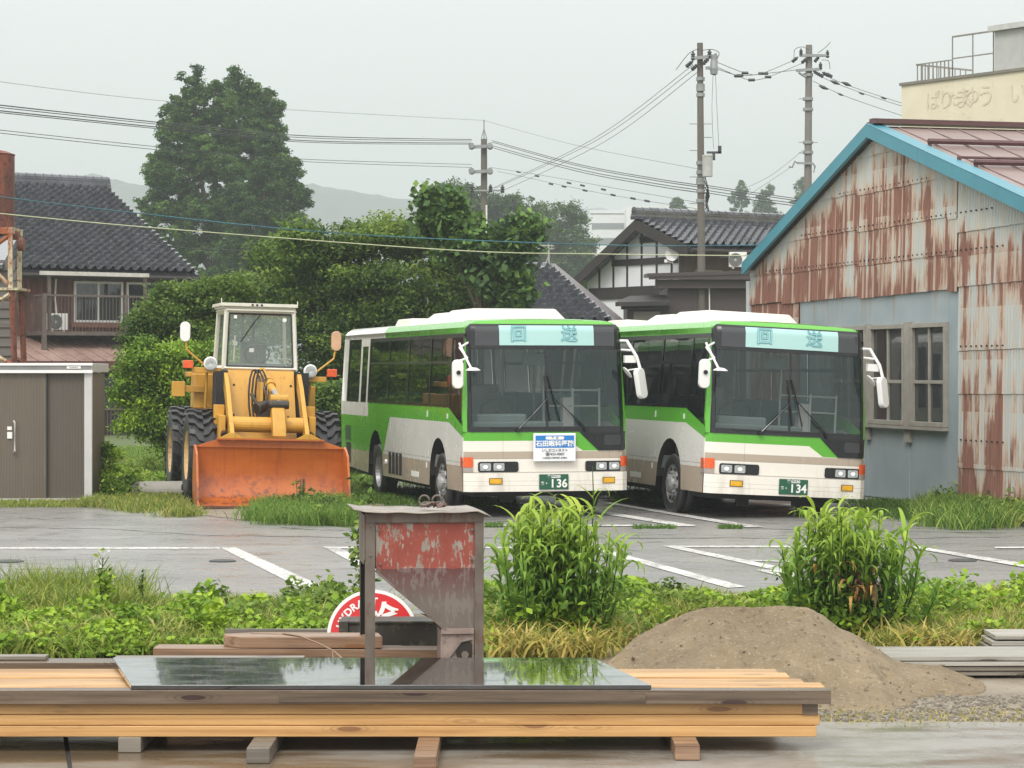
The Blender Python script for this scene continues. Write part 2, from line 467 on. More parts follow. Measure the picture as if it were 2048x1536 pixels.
mb.prism([(-14, 3.0), (jx(3.0) - .012, 3.0), (jx(14.12) - .012, 14.12), (-14, 14.12)], 'z', -0.3, 0.012, 0); mb.prism([(jx(3.0) + .012, 3.0), (14, 3.0), (14, 14.12), (jx(14.12) + .012, 14.12)], 'z', -0.3, 0.012, 0); mb.prism([(jx(3.0) - .012, 3.0), (jx(3.0) + .012, 3.0), (jx(14.11) + .012, 14.11), (jx(14.11) - .012, 14.11)], 'z', -0.3, 0.0075, 1)
tag(mb.build("concrete_pavement", [M_slab, M_under]), kind="structure")
# kerb stones at the near edge of the lot
mb = MB(); mb.bb(-6.5, -1.7, 20.35, 20.55, -0.1, 0.09); o = mb.build("kerb", pm("old_kerb", (0.10, 0.09, 0.075), 0.8, var=0.3, bump=0.4), bev=0.01); tag(o, kind="structure")

def band(pts, z=0.010):
    mb = MB(); ps = [G(*p) for p in pts]; mb.poly([(p.x, p.y, z) for p in ps]); return mb
marks = [
    [(0, 1099.5), (440, 1099.5), (440, 1096), (0, 1096)],
    [(441, 1097), (470, 1096), (640, 1172), (632, 1180), (598, 1176)],
    [(645, 1095), (672, 1095), (800, 1152), (770, 1160)],
    [(672, 1098.5), (1060, 1098.5), (1060, 1095.5), (672, 1095.5)],
    [(1150, 1092), (1200, 1098), (1492, 1176), (1455, 1178)],
    [(1325, 1094), (1350, 1093), (1590, 1142), (1570, 1148), (1540, 1140)],
    [(1350, 1097), (1780, 1097), (1780, 1093.5), (1350, 1093.5)],
    [(1510, 1142), (1600, 1141), (1600, 1165), (1575, 1158)],
    [(1500, 1122), (1580, 1124), (1580, 1126), (1500, 1125)],
    [(1395, 1191), (1540, 1191), (1540, 1197), (1440, 1197)],
    [(1805, 1095), (1835, 1095), (2048, 1129), (2048, 1137)],
    [(1990, 1099), (2100, 1099), (2100, 1096), (1990, 1096)],
    [(1020, 1000), (1040, 999), (1392, 1053), (1355, 1054)],
    [(1205, 1008), (1222, 1007), (1528, 1056), (1495, 1057)],
    [(960, 1052), (1390, 1052), (1390, 1055), (960, 1054.5)],
    [(740, 1023), (760, 1022), (985, 1051), (960, 1053)],
    [(1250, 996), (1300, 996), (1300, 999), (1250, 999)],
    [(1480, 1012), (1580, 1010), (1600, 1016), (1500, 1018)],
]
for i, mk in enumerate(marks):
    tag(band(mk, 0.010 + 0.0005 * i).build("road_marking", M_mark), kind="structure")
# drain covers and cracks
for (px, py, w) in ((15, 1125, 0.17), (445, 1124, 0.14), (1925, 1123, 0.15)):
    mb = MB(); c = G(px, py); mb.lathe([(0.0, 0.022), (w * .86, 0.022), (w, 0.016), (w, 0.007)], (c.x, c.y, 0), 'z', 28)
    tag(mb.build("drain_cover", pm("cast_iron", (0.04, 0.04, 0.04), 0.5)), {15: "dark round drain cover at the far left of the lot", 445: "small round drain cover beside the thick slanted white line", 1925: "round drain cover under the thin white line at the right of the lot"}[px], "drain cover", "drain covers in the asphalt")
mb = MB()
for (pts) in ([(0, 1056), (200, 1058), (420, 1072), (700, 1076), (1000, 1077), (1400, 1077), (1800, 1078), (2048, 1074)], [(560, 1056), (640, 1061), (720, 1061)], [(1000, 1020), (1100, 1018), (1180, 1022)], [(1480, 1058), (1700, 1062), (2048, 1068)], [(40, 1036), (90, 1040), (160, 1036)]):
    ps = []
    for a, b in zip(pts[:-1], pts[1:]):
        for k in range(10):
            t = k / 10; ps.append(G(a[0] + (b[0] - a[0]) * t, a[1] + (b[1] - a[1]) * t + random.uniform(-.6, .6)))
    for a, b in zip(ps[:-1], ps[1:]):
        w = random.uniform(0.02, 0.07); mb.poly([(a.x, a.y - w, 0.0085), (b.x, b.y - w, 0.0085), (b.x, b.y, 0.0085), (a.x, a.y, 0.0085)])
tag(mb.build("asphalt_crack", pm("crack_dark", (0.03, 0.03, 0.028), 0.7)), kind="structure")

# ---------------------------------------------------------------- hills
def hill(name, Y, prof, mat, dep=160):
    mb = MB()
    xs = np.linspace(prof[0][0], prof[-1][0], 220)
    ys = np.interp(xs, [p[0] for p in prof], [p[1] for p in prof])
    bumps = np.cumsum(rng.normal(size=220) * 0.6); bumps -= np.linspace(0, bumps[-1], 220)
    ys = ys + bumps * 0.5 + rng.normal(size=220) * 1.1
    def fn(u, v):
        i = min(219, int(u * 219 + .5)); p = P(xs[i], ys[i], Y)
        h = max(p.z, 1.0)
        return (p.x * (1 + v * dep / Y * 0.2), Y - dep + dep * v, h * math.sin(v * math.pi / 2) ** 1.2 + (random.uniform(-1.5, 1.5) if 0 < v < 1 else 0))
    mb.grid(fn, 219, 14)
    return tag(mb.build(name, mat), kind="structure")
M_hill = pm("forest_hill", (0.035, 0.042, 0.036), 0.9, c2=(0.06, 0.066, 0.055), sc=0.05)
hill("hill", 1800, [(-900, 330), (-200, 345), (210, 352), (290, 372), (420, 372), (600, 366), (680, 378), (760, 392), (860, 408), (1000, 440), (1200, 470), (1500, 520), (1900, 560), (2600, 600)], M_hill)
hill("far_hill", 2800, [(-1200, 420), (300, 430), (900, 400), (1400, 440), (2000, 430), (3000, 420)], M_hill, 200)

# ---------------------------------------------------------------- helpers for buildings
def frame(loc, rz): return Matrix.Translation(Vector(loc)) @ Matrix.Rotation(rz, 4, 'Z')
def onp(M, px, py, y0=0.0):
    Mi = M.inverted(); o = Mi @ Vector((0, 0, EYE)); d = (Mi.to_3x3() @ Vector(((px - 1024) / F, 1, -(py - HOR) / F)))
    t = (y0 - o.y) / d.y; p = o + d * t
    return p.x, p.z
def ttm(name, p00, p10, p01, p11, tw, tl, parent, mat=None, thick=0.1):
    """kawara tile field: p00/p10 eave ends, p01/p11 ridge ends"""
    p00, p10, p01, p11 = map(Vector, (p00, p10, p01, p11))
    nU = max(2, round((p10 - p00).length / tw)); nV = max(2, round((p01 - p00).length / tl))
    nrm = (p10 - p00).cross(p01 - p00).normalized()
    if nrm.z < 0: nrm = -nrm
    prof = [(0.0, 0.0), (0.14, 0.075), (0.30, 0.082), (0.44, 0.02), (0.62, -0.022), (0.82, -0.022)]
    us = [(i + a) / nU for i in range(nU) for a, _ in prof] + [1.0]
    hs = [h for i in range(nU) for _, h in prof] + [0.0]
    k = tw / 0.25
    vs = []
    for j in range(nV): vs += [(j / nV, 0.085), ((j + 0.96) / nV, 0.0)]
    mb = MB(); rows = []
    pts = []
    for v, dv in vs:
        for i, u in enumerate(us):
            p = p00.lerp(p10, u).lerp(p01.lerp(p11, u), v) + nrm * (hs[i] * k + dv * k + random.uniform(-.0012, .0012))
            pts.append(p)
    n = len(us); fs = [(j * n + i, j * n + i + 1, (j + 1) * n + i + 1, (j + 1) * n + i) for j in range(len(vs) - 1) for i in range(n - 1)]
    mb._add(pts, fs)
    # underlay slab
    d = -nrm * thick; a = [p00, p10, p11, p01]
    lo = [p + d for p in a]; top = [p - nrm * 0.02 for p in a]
    mb._add(top + lo, [(0, 1, 2, 3), (7, 6, 5, 4), (0, 4, 5, 1), (1, 5, 6, 2), (2, 6, 7, 3), (3, 7, 4, 0)])
    return mb.build(name, mat or M_tile, parent)
def ridge(name, a, b, parent, w=0.32, h=0.34, mat=None):
    mb = MB(); a, b = Vector(a), Vector(b); L = (b - a).length; d = (b - a).normalized(); s_ = d.cross(Vector((0, 0, 1))).normalized()
    n = max(3, int(L / 0.3))
    for lev, (ww, z0, z1) in enumerate(((w, -0.02, h * .3), (w * .86, h * .3, h * .52), (w * .72, h * .52, h * .75))):
        for i in range(1):
            A = a + Vector((0, 0, z0)); B = b + Vector((0, 0, z0)); H = Vector((0, 0, z1 - z0 - .012))
            q_ = [A - s_ * ww / 2, A + s_ * ww / 2, B + s_ * ww / 2, B - s_ * ww / 2]
            mb._add(q_ + [p + H for p in q_], [(0, 3, 2, 1), (4, 5, 6, 7), (0, 1, 5, 4), (1, 2, 6, 5), (2, 3, 7, 6), (3, 0, 4, 7)])
    for i in range(n):
        p = a + d * (L * i / n); e = a + d * (L * (i + .97) / n); r = w * .36
        mb.tube([p + Vector((0, 0, h * .75)), e + Vector((0, 0, h * .75))], r, 8, 0, True, [r, r * .9])
    return mb.build(name, mat or M_tile, parent)
def slide_window(par, x0, x1, z0, z1, y, panes=2, cols=None, fr=0.05, M_fr=None, curtain=None, name="window", depth=0.10):
    M_fr = M_fr or M_alu
    mb = MB()
    for a, b, c, d in ((x0, x1, z1 - fr, z1), (x0, x1, z0, z0 + fr), (x0, x0 + fr, z0 + fr, z1 - fr), (x1 - fr, x1, z0 + fr, z1 - fr)):
        mb.bb(a, b, y - 0.045, y + 0.03, c, d)
    w = (x1 - x0 - 2 * fr) / panes
    for i in range(1, panes): mb.bb(x0 + fr + w * i - fr * .5, x0 + fr + w * i + fr * .5, y - 0.03, y + 0.02, z0 + fr + .001, z1 - fr - .001)
    f = mb.build(name, M_fr, par)
    g = MB(); g.bb(x0 + fr * .5, x1 - fr * .5, y - 0.008, y + 0.0, z0 + fr * .5, z1 - fr * .5); g.build("pane", M_hglass, f)
    if curtain:
        c = MB(); c.grid(lambda u, v: (x0 + fr + (x1 - x0 - 2 * fr) * u, y + 0.12 + 0.02 * math.sin(u * 60), z0 + fr + (z1 - z0 - 2 * fr) * v), 80, 1)
        c.build("curtain", curtain, f)
    return f
# ================================================================ WAREHOUSE
A_W = R(14.5)
WH = thing("corrugated_warehouse", "rusty corrugated iron warehouse with teal blue gable trim and a row of grey framed windows", "warehouse", (6.0, 37.7, 0), -(math.pi / 2 - A_W))
MW = frame((6.0, 37.7, 0), -(math.pi / 2 - A_W))
OV = -0.20; rt = 0.14; FH = 0.175
_pk, _le, _re = onp(MW, 1736, 248, OV), onp(MW, 1486, 527, OV), onp(MW, 2048, 393, OV)
PK = (_pk[0], _pk[1] - rt - .03); sl_l = (_pk[1] - _le[1]) / (_pk[0] - _le[0]); sl_r = (_pk[1] - _re[1]) / (_re[0] - _pk[0])
XE = _le[0]; LE = (onp(MW, 1499, 560)[0], 0); LE = (LE[0], PK[1] - (PK[0] - LE[0]) * sl_l)
FLX1_ = onp(MW, 1921, 600)[0]
def corr_mat():
    g = NG("rusty_corrugated_iron")
    x, y, z = g.xyz()
    st = g.noise(1.0, 6, 0.66, g.scale((4.2, 1, 0.42)))        # vertical streaks
    st2 = g.noise(1.0, 5, 0.65, g.scale((22, 1, 0.7)))
    big = g.noise(0.55, 3, 0.5, g.scale((1, 1, 1.3)))
    cell = g.noise(1.0, 0, 0.5, g.scale((1.5, 1, 1.1)))
    # more rust high up on the left (x<0) and at the wall foot on the right
    # rust runs down from the laps: distance below the lap above
    fr = g.m('FRACT', g.m('MULTIPLY_ADD', z, 1.35, 0.10))
    run = g.ramp(fr, 0.1, 1.0, 0.020, -0.035)
    rl = g.m('MINIMUM', g.m('MULTIPLY_ADD', g.m('SUBTRACT', x, PK[0]), sl_l, PK[1]), g.m('MULTIPLY_ADD', g.m('SUBTRACT', x, PK[0]), -sl_r, PK[1]))
    dr = g.m('SUBTRACT', rl, z)
    up = g.m('ADD', g.ramp(dr, 0.05, 0.75, -0.15, 0.03), g.m('MULTIPLY', g.gt(x, FLX1_), -0.045))
    left = g.ramp(x, 1.5, -3.5, -0.05, 0.045)
    foot = g.ramp(z, 1.2, 0.1, 0.0, 0.12)
    fac = g.m('ADD', g.m('ADD', g.m('ADD', g.m('ADD', st, up), left), foot), g.m('MULTIPLY_ADD', big, 0.30, -0.094))
    fac = g.m('ADD', fac, g.m('MULTIPLY_ADD', st2, 0.34, -0.17)); fac = g.m('ADD', fac, run)
    fac = g.m('ADD', fac, g.m('MULTIPLY_ADD', cell, 0.30, -0.15))
    base = g.mix(g.ramp(st2, 0.3, 0.7), (0.36, 0.385, 0.37), (0.48, 0.49, 0.46))
    tan = g.mix(g.ramp(st, 0.4, 0.6), (0.40, 0.31, 0.235), (0.50, 0.41, 0.33))
    col = g.mix(g.ramp(fac, 0.43, 0.50), base, tan)
    rust = g.mix(g.ramp(st2, 0.35, 0.62), (0.125, 0.046, 0.032), (0.235, 0.098, 0.066))
    col = g.mix(g.ramp(fac, 0.50, 0.575, 0, .92), col, rust)
    rib = g.m('ABSOLUTE', g.m('SUBTRACT', g.m('FRACT', g.m('MULTIPLY', x, 2.6)), 0.5))
    col = g.mix(g.m('MULTIPLY', g.lt(rib, 0.07), 0.6), col, (0.52, 0.42, 0.33))
    g.set(color=col, rough=g.ramp(fac, 0.4, 0.6, 0.45, 0.8), spec=0.4)
    return g.mat
M_corr = corr_mat()
def flat_panel_mat():
    g = NG("blue_grey_sheet"); x, y, z = g.xyz()
    st = g.noise(1.0, 5, 0.6, g.scale((9, 1, 0.5))); b = g.noise(1.2, 4, 0.5)
    top = g.ramp(z, 2.4, 3.3, 0.0, 0.16)
    col = g.mix(g.ramp(b, 0.35, 0.7), (0.27, 0.325, 0.35), (0.35, 0.40, 0.415))
    col = g.mix(g.ramp(g.m('ADD', st, top), 0.66, 0.80, 0, 0.8), col, (0.36, 0.21, 0.12))
    g.set(color=col, rough=0.42); return g.mat
M_flat = flat_panel_mat()
M_teal = pm("teal_trim", (0.055, 0.235, 0.30), 0.38, var=0.08, sc=1.5)
M_roofm = pm("faded_maroon_roof", (0.22, 0.145, 0.13), 0.42, c2=(0.30, 0.225, 0.205), sc=0.8, stretch=(1, 0.25, 1), dirt=(0.17, 0.08, 0.07), dirt_lo=0.62)
M_flash = pm("maroon_flashing", (0.10, 0.045, 0.045), 0.4)
X_R = 6.2
def roof_z(s_): return PK[1] - (PK[0] - s_) * sl_l if s_ < PK[0] else PK[1] - (s_ - PK[0]) * sl_r
FLX0, FLX1 = onp(MW, 1600, 600)[0], onp(MW, 1921, 600)[0]
ZF = 3.17
WX0, WX1 = onp(MW, 1735, 700)[0] - 1.5, onp(MW, 1897, 700)[0]
WZ0, WZ1 = 1.16, 2.70
def corr(name, x0, x1, zb, ztop, y, parent, rows=1, pitch=0.085, amp=0.019, n=8, jag=0.0):
    """corrugated sheet from zb(x) to ztop(x), in laps"""
    mb = MB(); nx = max(2, int((x1 - x0) / pitch * n))
    cols = [(x0 + (x1 - x0) * i / nx) for i in range(nx + 1)]
    zmin = zb if not callable(zb) else None
    laps = rows
    for k in range(len(laps) - 1):
        def row(z_, yy):
            o = []
            for s_ in cols:
                zz = min(max(z_, zb(s_) if callable(zb) else zb), ztop(s_) if callable(ztop) else ztop)
                sheet_ = int((s_ + 40) / 0.68); 
                zz2 = zz - (jag * ((sheet_ * 7919) % 5) / 5 if z_ == laps[k] and z_ > 0.2 else 0)
                ph = 2 * math.pi * s_ / pitch
                o.append((s_, yy - amp * math.sin(ph) - (0.006 if sheet_ % 2 else 0), zz2))
            return o
        a = row(laps[k], y - 0.016 - 0.002 * k); b = row(laps[k + 1] + 0.04, y)
        m = len(cols); mb._add(a + b, [(i, i + 1, m + i + 1, m + i) for i in range(m - 1) if not (abs(a[i][2] - b[i][2]) < 1e-5 and abs(a[i + 1][2] - b[i + 1][2]) < 1e-5)])
    return mb.build(name, M_corr, parent, smooth=True)
rz = lambda s_: roof_z(s_) + 0.01
corr("wall", LE[0] + 0.13, FLX0, 0.0, ZF - .02, 0.0, WH, rows=[0.0, 0.9, 1.7, 2.45, 3.2])
corr("wall", LE[0] + 0.13, FLX1, ZF, rz, -0.02, WH, rows=[ZF, 3.68, 4.22, 4.80, 5.38, 6.1], jag=0.05)
corr("wall", FLX1, X_R, 0.0, rz, -0.004, WH, rows=[0.0, 0.62, 1.68, 2.3, 3.22, 4.0, 4.8, 5.4], jag=0.03)
mb = MB()   # flat sheeting with the window opening
y0, y1 = 0.0, 0.06
mb.bb(FLX0, WX0, y0, y1, 0.02, ZF + .05); mb.bb(WX1, FLX1, y0 + 0.004, y1, 0.02, ZF + .05)
mb.bb(WX0, WX1, y0 + 0.002, y1, WZ1, ZF + .05)
mb.bb(WX0, WX1, y0 + 0.002, y1, 0.02, WZ0 - .001)
for s_ in (-4.2, -2.9, -1.62, -0.02): mb.bb(s_ - .012, s_ + .012, y0 - 0.012, y0 + .01, 0.03, WZ0 - .05)
mb.build("wall", M_flat, WH)
mb = MB(); mb.bb(LE[0] - 0.04, LE[0] + 0.13, -0.05, 0.10, 0, roof_z(LE[0] + .05) - .08)
tag(mb.build("corner_post", pm("pale_sheet", (0.50, 0.50, 0.50), 0.5), WH))
mb = MB()   # blank far walls so the volume is closed
mb.poly([(LE[0] + .02, 0.08, 0), (LE[0] + .02, 24, 0), (LE[0] + .02, 24, LE[1] - .1), (LE[0] + .02, 0.08, LE[1] - .1)])
mb.poly([(X_R, 0.08, 0), (X_R, 24, 0), (X_R, 24, roof_z(X_R) - .1), (X_R, 0.08, roof_z(X_R) - .1)])
mb.build("wall", M_flat, WH)
mb = MB(); mb.bb(LE[0] + .1, X_R - .05, 5.0, 5.05, 0, 3.5); mb.bb(LE[0] + .1, X_R - .05, 0.1, 5, -.05, 0.02)
mb.build("inner_wall", pm("dim_interior", (0.10, 0.095, 0.08), 0.8, var=0.4, sc=0.8), WH)
# windows
wins = [(WX0 + .02, -1.60), (onp(MW, 1745, 700)[0] - .02, onp(MW, 1813, 700)[0]), (onp(MW, 1826, 700)[0], WX1 - .01)]
wins[0] = (WX0 + .02, wins[1][0] - 0.16)
M_wfr = pm("weathered_window_frame", (0.30, 0.275, 0.235), 0.6, var=0.15, sc=6, dirt=(0.15, 0.10, 0.07), dirt_lo=0.66)
for (a, b) in wins:
    mb = MB(); fr = 0.07
    mb.bb(a, b, -.06, .05, WZ1 - fr, WZ1 - .004); mb.bb(a, b, -.09, .05, WZ0 + .004, WZ0 + fr); mb.bb(a, a + fr, -.055, .05, WZ0 + fr, WZ1 - fr); mb.bb(b - fr, b, -.055, .05, WZ0 + fr, WZ1 - fr)
    mid = (a + b) / 2; zt = WZ0 + (WZ1 - WZ0) * .43
    mb.bb(mid - .022, mid + .022, -.03, .03, WZ0 + fr, WZ1 - fr)
    mb.bb(a + fr, mid - .022, -.025, .025, zt - .025, zt + .025); mb.bb(mid + .022, b - fr, -.025, .025, zt - .025, zt + .025)
    wf = mb.build("window", M_wfr, WH, bev=0.004)
    g_ = MB(); g_.bb(a + .03, b - .03, 0.0, 0.006, WZ0 + .03, WZ1 - .03); g_.build("pane", M_hglass, wf)
for (a, b) in ((wins[0][1], wins[1][0]), (wins[1][1], wins[2][0])):
    mb = MB(); mb.bb(a + .015, b - .015, -.05, .04, WZ0 - .25, WZ1 + .02); mb.build("mullion_post", M_wfr, WH)
mb = MB(); mb.bb(WX0, WX1, -.10, -.002, WZ0 - .05, WZ0 - .002); mb.build("window_ledge", M_wfr, WH)
# things seen inside through the panes
mb = MB()
for k in range(5): mb.bb(-4.4 + k * 1.5, -3.6 + k * 1.5, 2.6, 2.9, 0.1, 1.1 + .25 * (k % 3))
mb.bb(-4.5, 3.5, 2.2, 2.45, 2.2, 2.45); mb.bb(-4.5, 3.5, 3.2, 3.5, 1.9, 1.98)
for k in range(7): mb.bb(-4.3 + k * 1.2, -4.25 + k * 1.2, 1.4, 1.45, 0.1, 2.9)
mb.build("interior_racking", pm("pale_racking", (0.42, 0.40, 0.36), 0.7), WH)
# roof slopes
def slab(pts, t):   # thin roof slab from 4 points, thickness down
    lo = [(p[0], p[1], p[2] - t) for p in pts]
    return list(pts) + lo, [(0, 1, 2, 3), (7, 6, 5, 4), (0, 4, 5, 1), (1, 5, 6, 2), (2, 6, 7, 3), (3, 7, 4, 0)]
mb = MB()
zr = lambda s_, d=0: roof_z(s_) + rt + d
mb._add(*slab([(X_R + .4, OV + .05, zr(X_R + .4)), (X_R + .4, 24, zr(X_R + .4)), (PK[0], 24, zr(PK[0])), (PK[0], OV + .05, zr(PK[0]))], 0.06))
mb._add(*slab([(PK[0], OV + .05, zr(PK[0])), (PK[0], 24, zr(PK[0])), (XE + .05, 24, zr(XE + .05)), (XE + .05, OV + .05, zr(XE + .05))], 0.06))
for k in range(46):    # standing seams down the near slope
    yy = OV + 0.45 + k * 0.5
    a = Vector((PK[0] + .1, yy, zr(PK[0] + .1) + .012)); b = Vector((X_R + .4, yy, zr(X_R + .4) + .012))
    mb.tube([a, b], 0.010, 4)
mb.build("roof", M_roofm, WH)
mb = MB()
mb.box((PK[0], 11.9, zr(PK[0]) + .05), (0.34, 24.1, 0.04)); mb.box((PK[0], 11.9, zr(PK[0]) + .09), (0.14, 24.1, 0.05))
mb.build("ridge_cap", M_flash, WH)
for (px, py, r_) in ((1856, 293, .035), (1916, 322, .012), (1950, 333, .035)):
    # snow guard bars along the slope
    best = min(((abs(((MW @ Vector((s_, yy, zr(s_)))).x) * F / (MW @ Vector((s_, yy, zr(s_)))).y + 1024 - px) + abs(HOR - ((MW @ Vector((s_, yy, zr(s_)))).z - EYE) * F / (MW @ Vector((s_, yy, zr(s_)))).y - py), s_, yy) for s_ in np.arange(PK[0], 5, .05) for yy in np.arange(-.4, 4, .1)))
    mb = MB(); _, s_, yy = best
    mb.tube([(s_, yy, zr(s_) + .07), (s_, 24, zr(s_) + .07)], r_ + .01, 6)
    for k in range(12): mb.bb(s_ - .02, s_ + .02, yy + k * 1.9, yy + k * 1.9 + .05, zr(s_) - .02, zr(s_) + .07)
    mb.build("snow_guard", M_flash, WH)
mb = MB()   # verge boards
def verge(mb, sa, sb):
    za, zb = zr(sa), zr(sb); h = FH; t0, t1 = OV - .03, OV + .03
    mb._add([(sa, t0, za + .03), (sb, t0, zb + .03), (sb, t0, zb - h), (sa, t0, za - h), (sa, t1, za + .03), (sb, t1, zb + .03), (sb, t1, zb - h), (sa, t1, za - h)],
            [(3, 2, 1, 0), (4, 5, 6, 7), (0, 1, 5, 4), (2, 3, 7, 6), (1, 2, 6, 5), (3, 0, 4, 7)])
    mb._add([(sa, t0, za + .035), (sb, t0, zb + .035), (sb, t1 + .2, zb + .035), (sa, t1 + .2, za + .035), (sa, t0, za + .02), (sb, t0, zb + .02), (sb, t1 + .2, zb + .02), (sa, t1 + .2, za + .02)],
            [(0, 1, 2, 3), (7, 6, 5, 4), (0, 4, 5, 1), (1, 5, 6, 2), (2, 6, 7, 3), (3, 7, 4, 0)])
n_ = 4
for k in range(n_): verge(mb, XE + (PK[0] - XE) * k / n_ + .006, XE + (PK[0] - XE) * (k + 1) / n_)
for k in range(4): verge(mb, PK[0] + k * 1.95 + (0.0 if k == 0 else .006), min(X_R + .4, PK[0] + (k + 1) * 1.95))
mb.build("verge_board", M_teal, WH)
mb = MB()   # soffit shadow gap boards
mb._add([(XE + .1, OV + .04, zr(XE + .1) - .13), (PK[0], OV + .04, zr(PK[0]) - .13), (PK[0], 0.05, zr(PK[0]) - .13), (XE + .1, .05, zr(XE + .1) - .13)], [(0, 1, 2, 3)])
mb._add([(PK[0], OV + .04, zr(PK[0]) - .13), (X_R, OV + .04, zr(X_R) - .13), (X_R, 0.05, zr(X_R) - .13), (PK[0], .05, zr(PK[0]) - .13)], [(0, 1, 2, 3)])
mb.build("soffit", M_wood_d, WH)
mb = MB()   # fixings rows
for zz in (3.72, 4.26, 4.84, 2.34, 1.0):
    for k in range(60):
        s_ = LE[0] + .3 + k * 0.17
        if s_ > X_R or zz > roof_z(s_) - .25 or (zz < ZF and s_ < FLX1): continue
        mb.box((s_, -0.045, zz), (0.016, 0.02, 0.022))
tag(mb.build("rivet", M_wood_d, WH))

# ================================================================ LEFT HOUSE
HA = R(35)
_e = P(397, 548, 80)
HL = thing("wooden_house", "two storey house with brown boarded walls, black glazed tile roof and a balcony", "house", (_e.x, _e.y, 0), HA)
MH = frame((_e.x, _e.y, 0), HA)
EZ = _e.z; RUN, RISE, LN = 6.6, 3.15, 14.0
ttm("roof", (-LN, 0, EZ), (0, 0, EZ), (-LN, RUN, EZ + RISE), (0, RUN, EZ + RISE), 0.31, 0.30, HL)
mb = MB(); mb._add(*slab([(0, RUN, EZ + RISE), (0, 2 * RUN, EZ), (-LN, 2 * RUN, EZ), (-LN, RUN, EZ + RISE)], .12)); mb.build("roof", M_tile, HL)
ridge("roof_ridge", (-LN, RUN, EZ + RISE), (0.05, RUN, EZ + RISE), HL, 0.34, 0.36)
mb = MB()
mb.bb(-LN, 0.03, -0.10, 0.04, EZ - .26, EZ - .13); mb.tube([(-LN, -0.14, EZ - .16), (0, -.14, EZ - .16)], .07, 8)
mb._add(*slab([(0.04, 0, EZ - .06), (.10, 0, EZ - .06), (.10, RUN, EZ + RISE - .06), (.04, RUN, EZ + RISE - .06)], .22))
mb.build("eaves_gutter", M_wood_d, HL)
def board_mat():
    g = NG("weathered_red_boards"); x, y, z = g.xyz()
    st = g.noise(1, 5, .6, g.scale((5, 5, .6))); b = g.noise(1.3, 4, .6)
    fr = g.m('FRACT', g.m('MULTIPLY', x, 4.0))
    col = g.mix(g.ramp(st, .38, .62), (0.10, 0.036, 0.030), (0.21, 0.075, 0.052))
    col = g.mix(g.ramp(g.m('ADD', st, g.m('MULTIPLY_ADD', b, .5, -.25)), .60, .72), col, (0.34, 0.18, 0.13))
    col = g.mix(g.m('MULTIPLY', g.lt(fr, .06), .8), col, (0.04, 0.02, 0.018))
    g.set(color=col, rough=.65); return g.mat
M_board = board_mat()
WY = 0.75
def hw(px, py, y=WY): return onp(MH, px, py, y)
mb = MB(); wall_top = EZ - .12
wx = [hw(147, 600)[0], hw(245, 600)[0], hw(252, 600)[0], hw(330, 600)[0]]
wz0, wz1 = hw(195, 645)[1], hw(195, 563)[1]
mb.bb(-LN + .3, wx[0], WY, WY + .12, 0, wall_top); mb.bb(wx[3], -0.5, WY, WY + .12, 0, wall_top)
mb.bb(wx[0], wx[3], WY, WY + .12, wz1, wall_top); mb.bb(wx[0], wx[3], WY, WY + .12, 0, wz0); mb.bb(wx[1] + .01, wx[2] - .01, WY, WY + .12, wz0, wz1)
mb.bb(-0.62, -0.5, WY + .12, 2 * RUN - .7, 0, wall_top); mb.bb(-LN + .3, -.5, 2 * RUN - .7, 2 * RUN - .6, 0, wall_top)
mb._add([(-0.5, WY, wall_top), (-0.5, 2 * RUN - WY, wall_top), (-0.5, RUN, EZ + RISE - .3)], [(0, 1, 2)])
mb.build("wall", M_board, HL)
M_curt = pm("net_curtain", (0.55, 0.58, 0.55), 0.9, var=.1)
slide_window(HL, wx[0], wx[1], wz0, wz1, WY - .01, 2, fr=.07, M_fr=M_white, curtain=M_curt)
slide_window(HL, wx[2], wx[3], wz0, wz1, WY - .01, 2, fr=.07, M_fr=M_white)
mb = MB(); mb.bb(wx[0] - .3, wx[3] + .2, WY + .9, WY + 1.0, wz0 - .3, wz1 + .3); mb.build("inner_wall", M_under, HL)
mb = MB(); mb.bb(wx[0] - .1, wx[3] + .3, WY - .14, WY - .002, wz0 - .16, wz0 - .02); mb.build("window_ledge", pm("red_ledge", (.22, .09, .06), .6), HL)
# balcony
BY = -0.75
def hb(px, py): return onp(MH, px, py, BY)
bx0 = hb(88, 620)[0]; bx1 = hb(330, 620)[0]; bz0 = hb(170, 663)[1]; bz1 = hb(88, 588)[1]
M_rail = pm("balcony_steel", (0.12, 0.095, 0.08), 0.6, var=.25, sc=5)
mb = MB(); mb.bb(bx0, bx1, BY, WY - .01, bz0 - .12, bz0); bf = mb.build("balcony_floor", M_rail, HL)
mb = MB()
mb.bb(bx0, bx1, BY - .03, BY + .03, bz1 - .06, bz1); mb.bb(bx0, bx0 + .06, BY + .03, WY - .02, bz1 - .06, bz1)
k = bx0
while k < bx1: mb.bb(k, k + .014, BY - .008, BY + .008, bz0, bz1 - .06); k += .115
k = BY + .1
while k < WY: mb.bb(bx0 + .02, bx0 + .035, k, k + .014, bz0, bz1 - .06); k += .115
for px in (88, 251, 330):
    x_ = hb(px, 620)[0]; mb.bb(x_ - .06, x_ + .06, BY - .065, BY + .06, bz0 if px != 88 else 2.0, bz1 + (.02))
mb.build("balcony_railing", M_rail, HL)
mb = MB(); p0 = hb(80, 545); p1 = hb(297, 553); mb.bb(p0[0], p1[0], BY - .05, BY + .04, p0[1] - .07, p0[1] + .05)
mb.build("laundry_rail", pm("pale_rail", (.55, .52, .48), .5), HL)
mb = MB()
for px in (101, 293): x_ = hb(px, 600)[0]; mb.bb(x_ - .045, x_ + .045, BY + .05, BY + .14, bz0, p0[1] + .04)
mb.build("laundry_post", M_rail, HL)
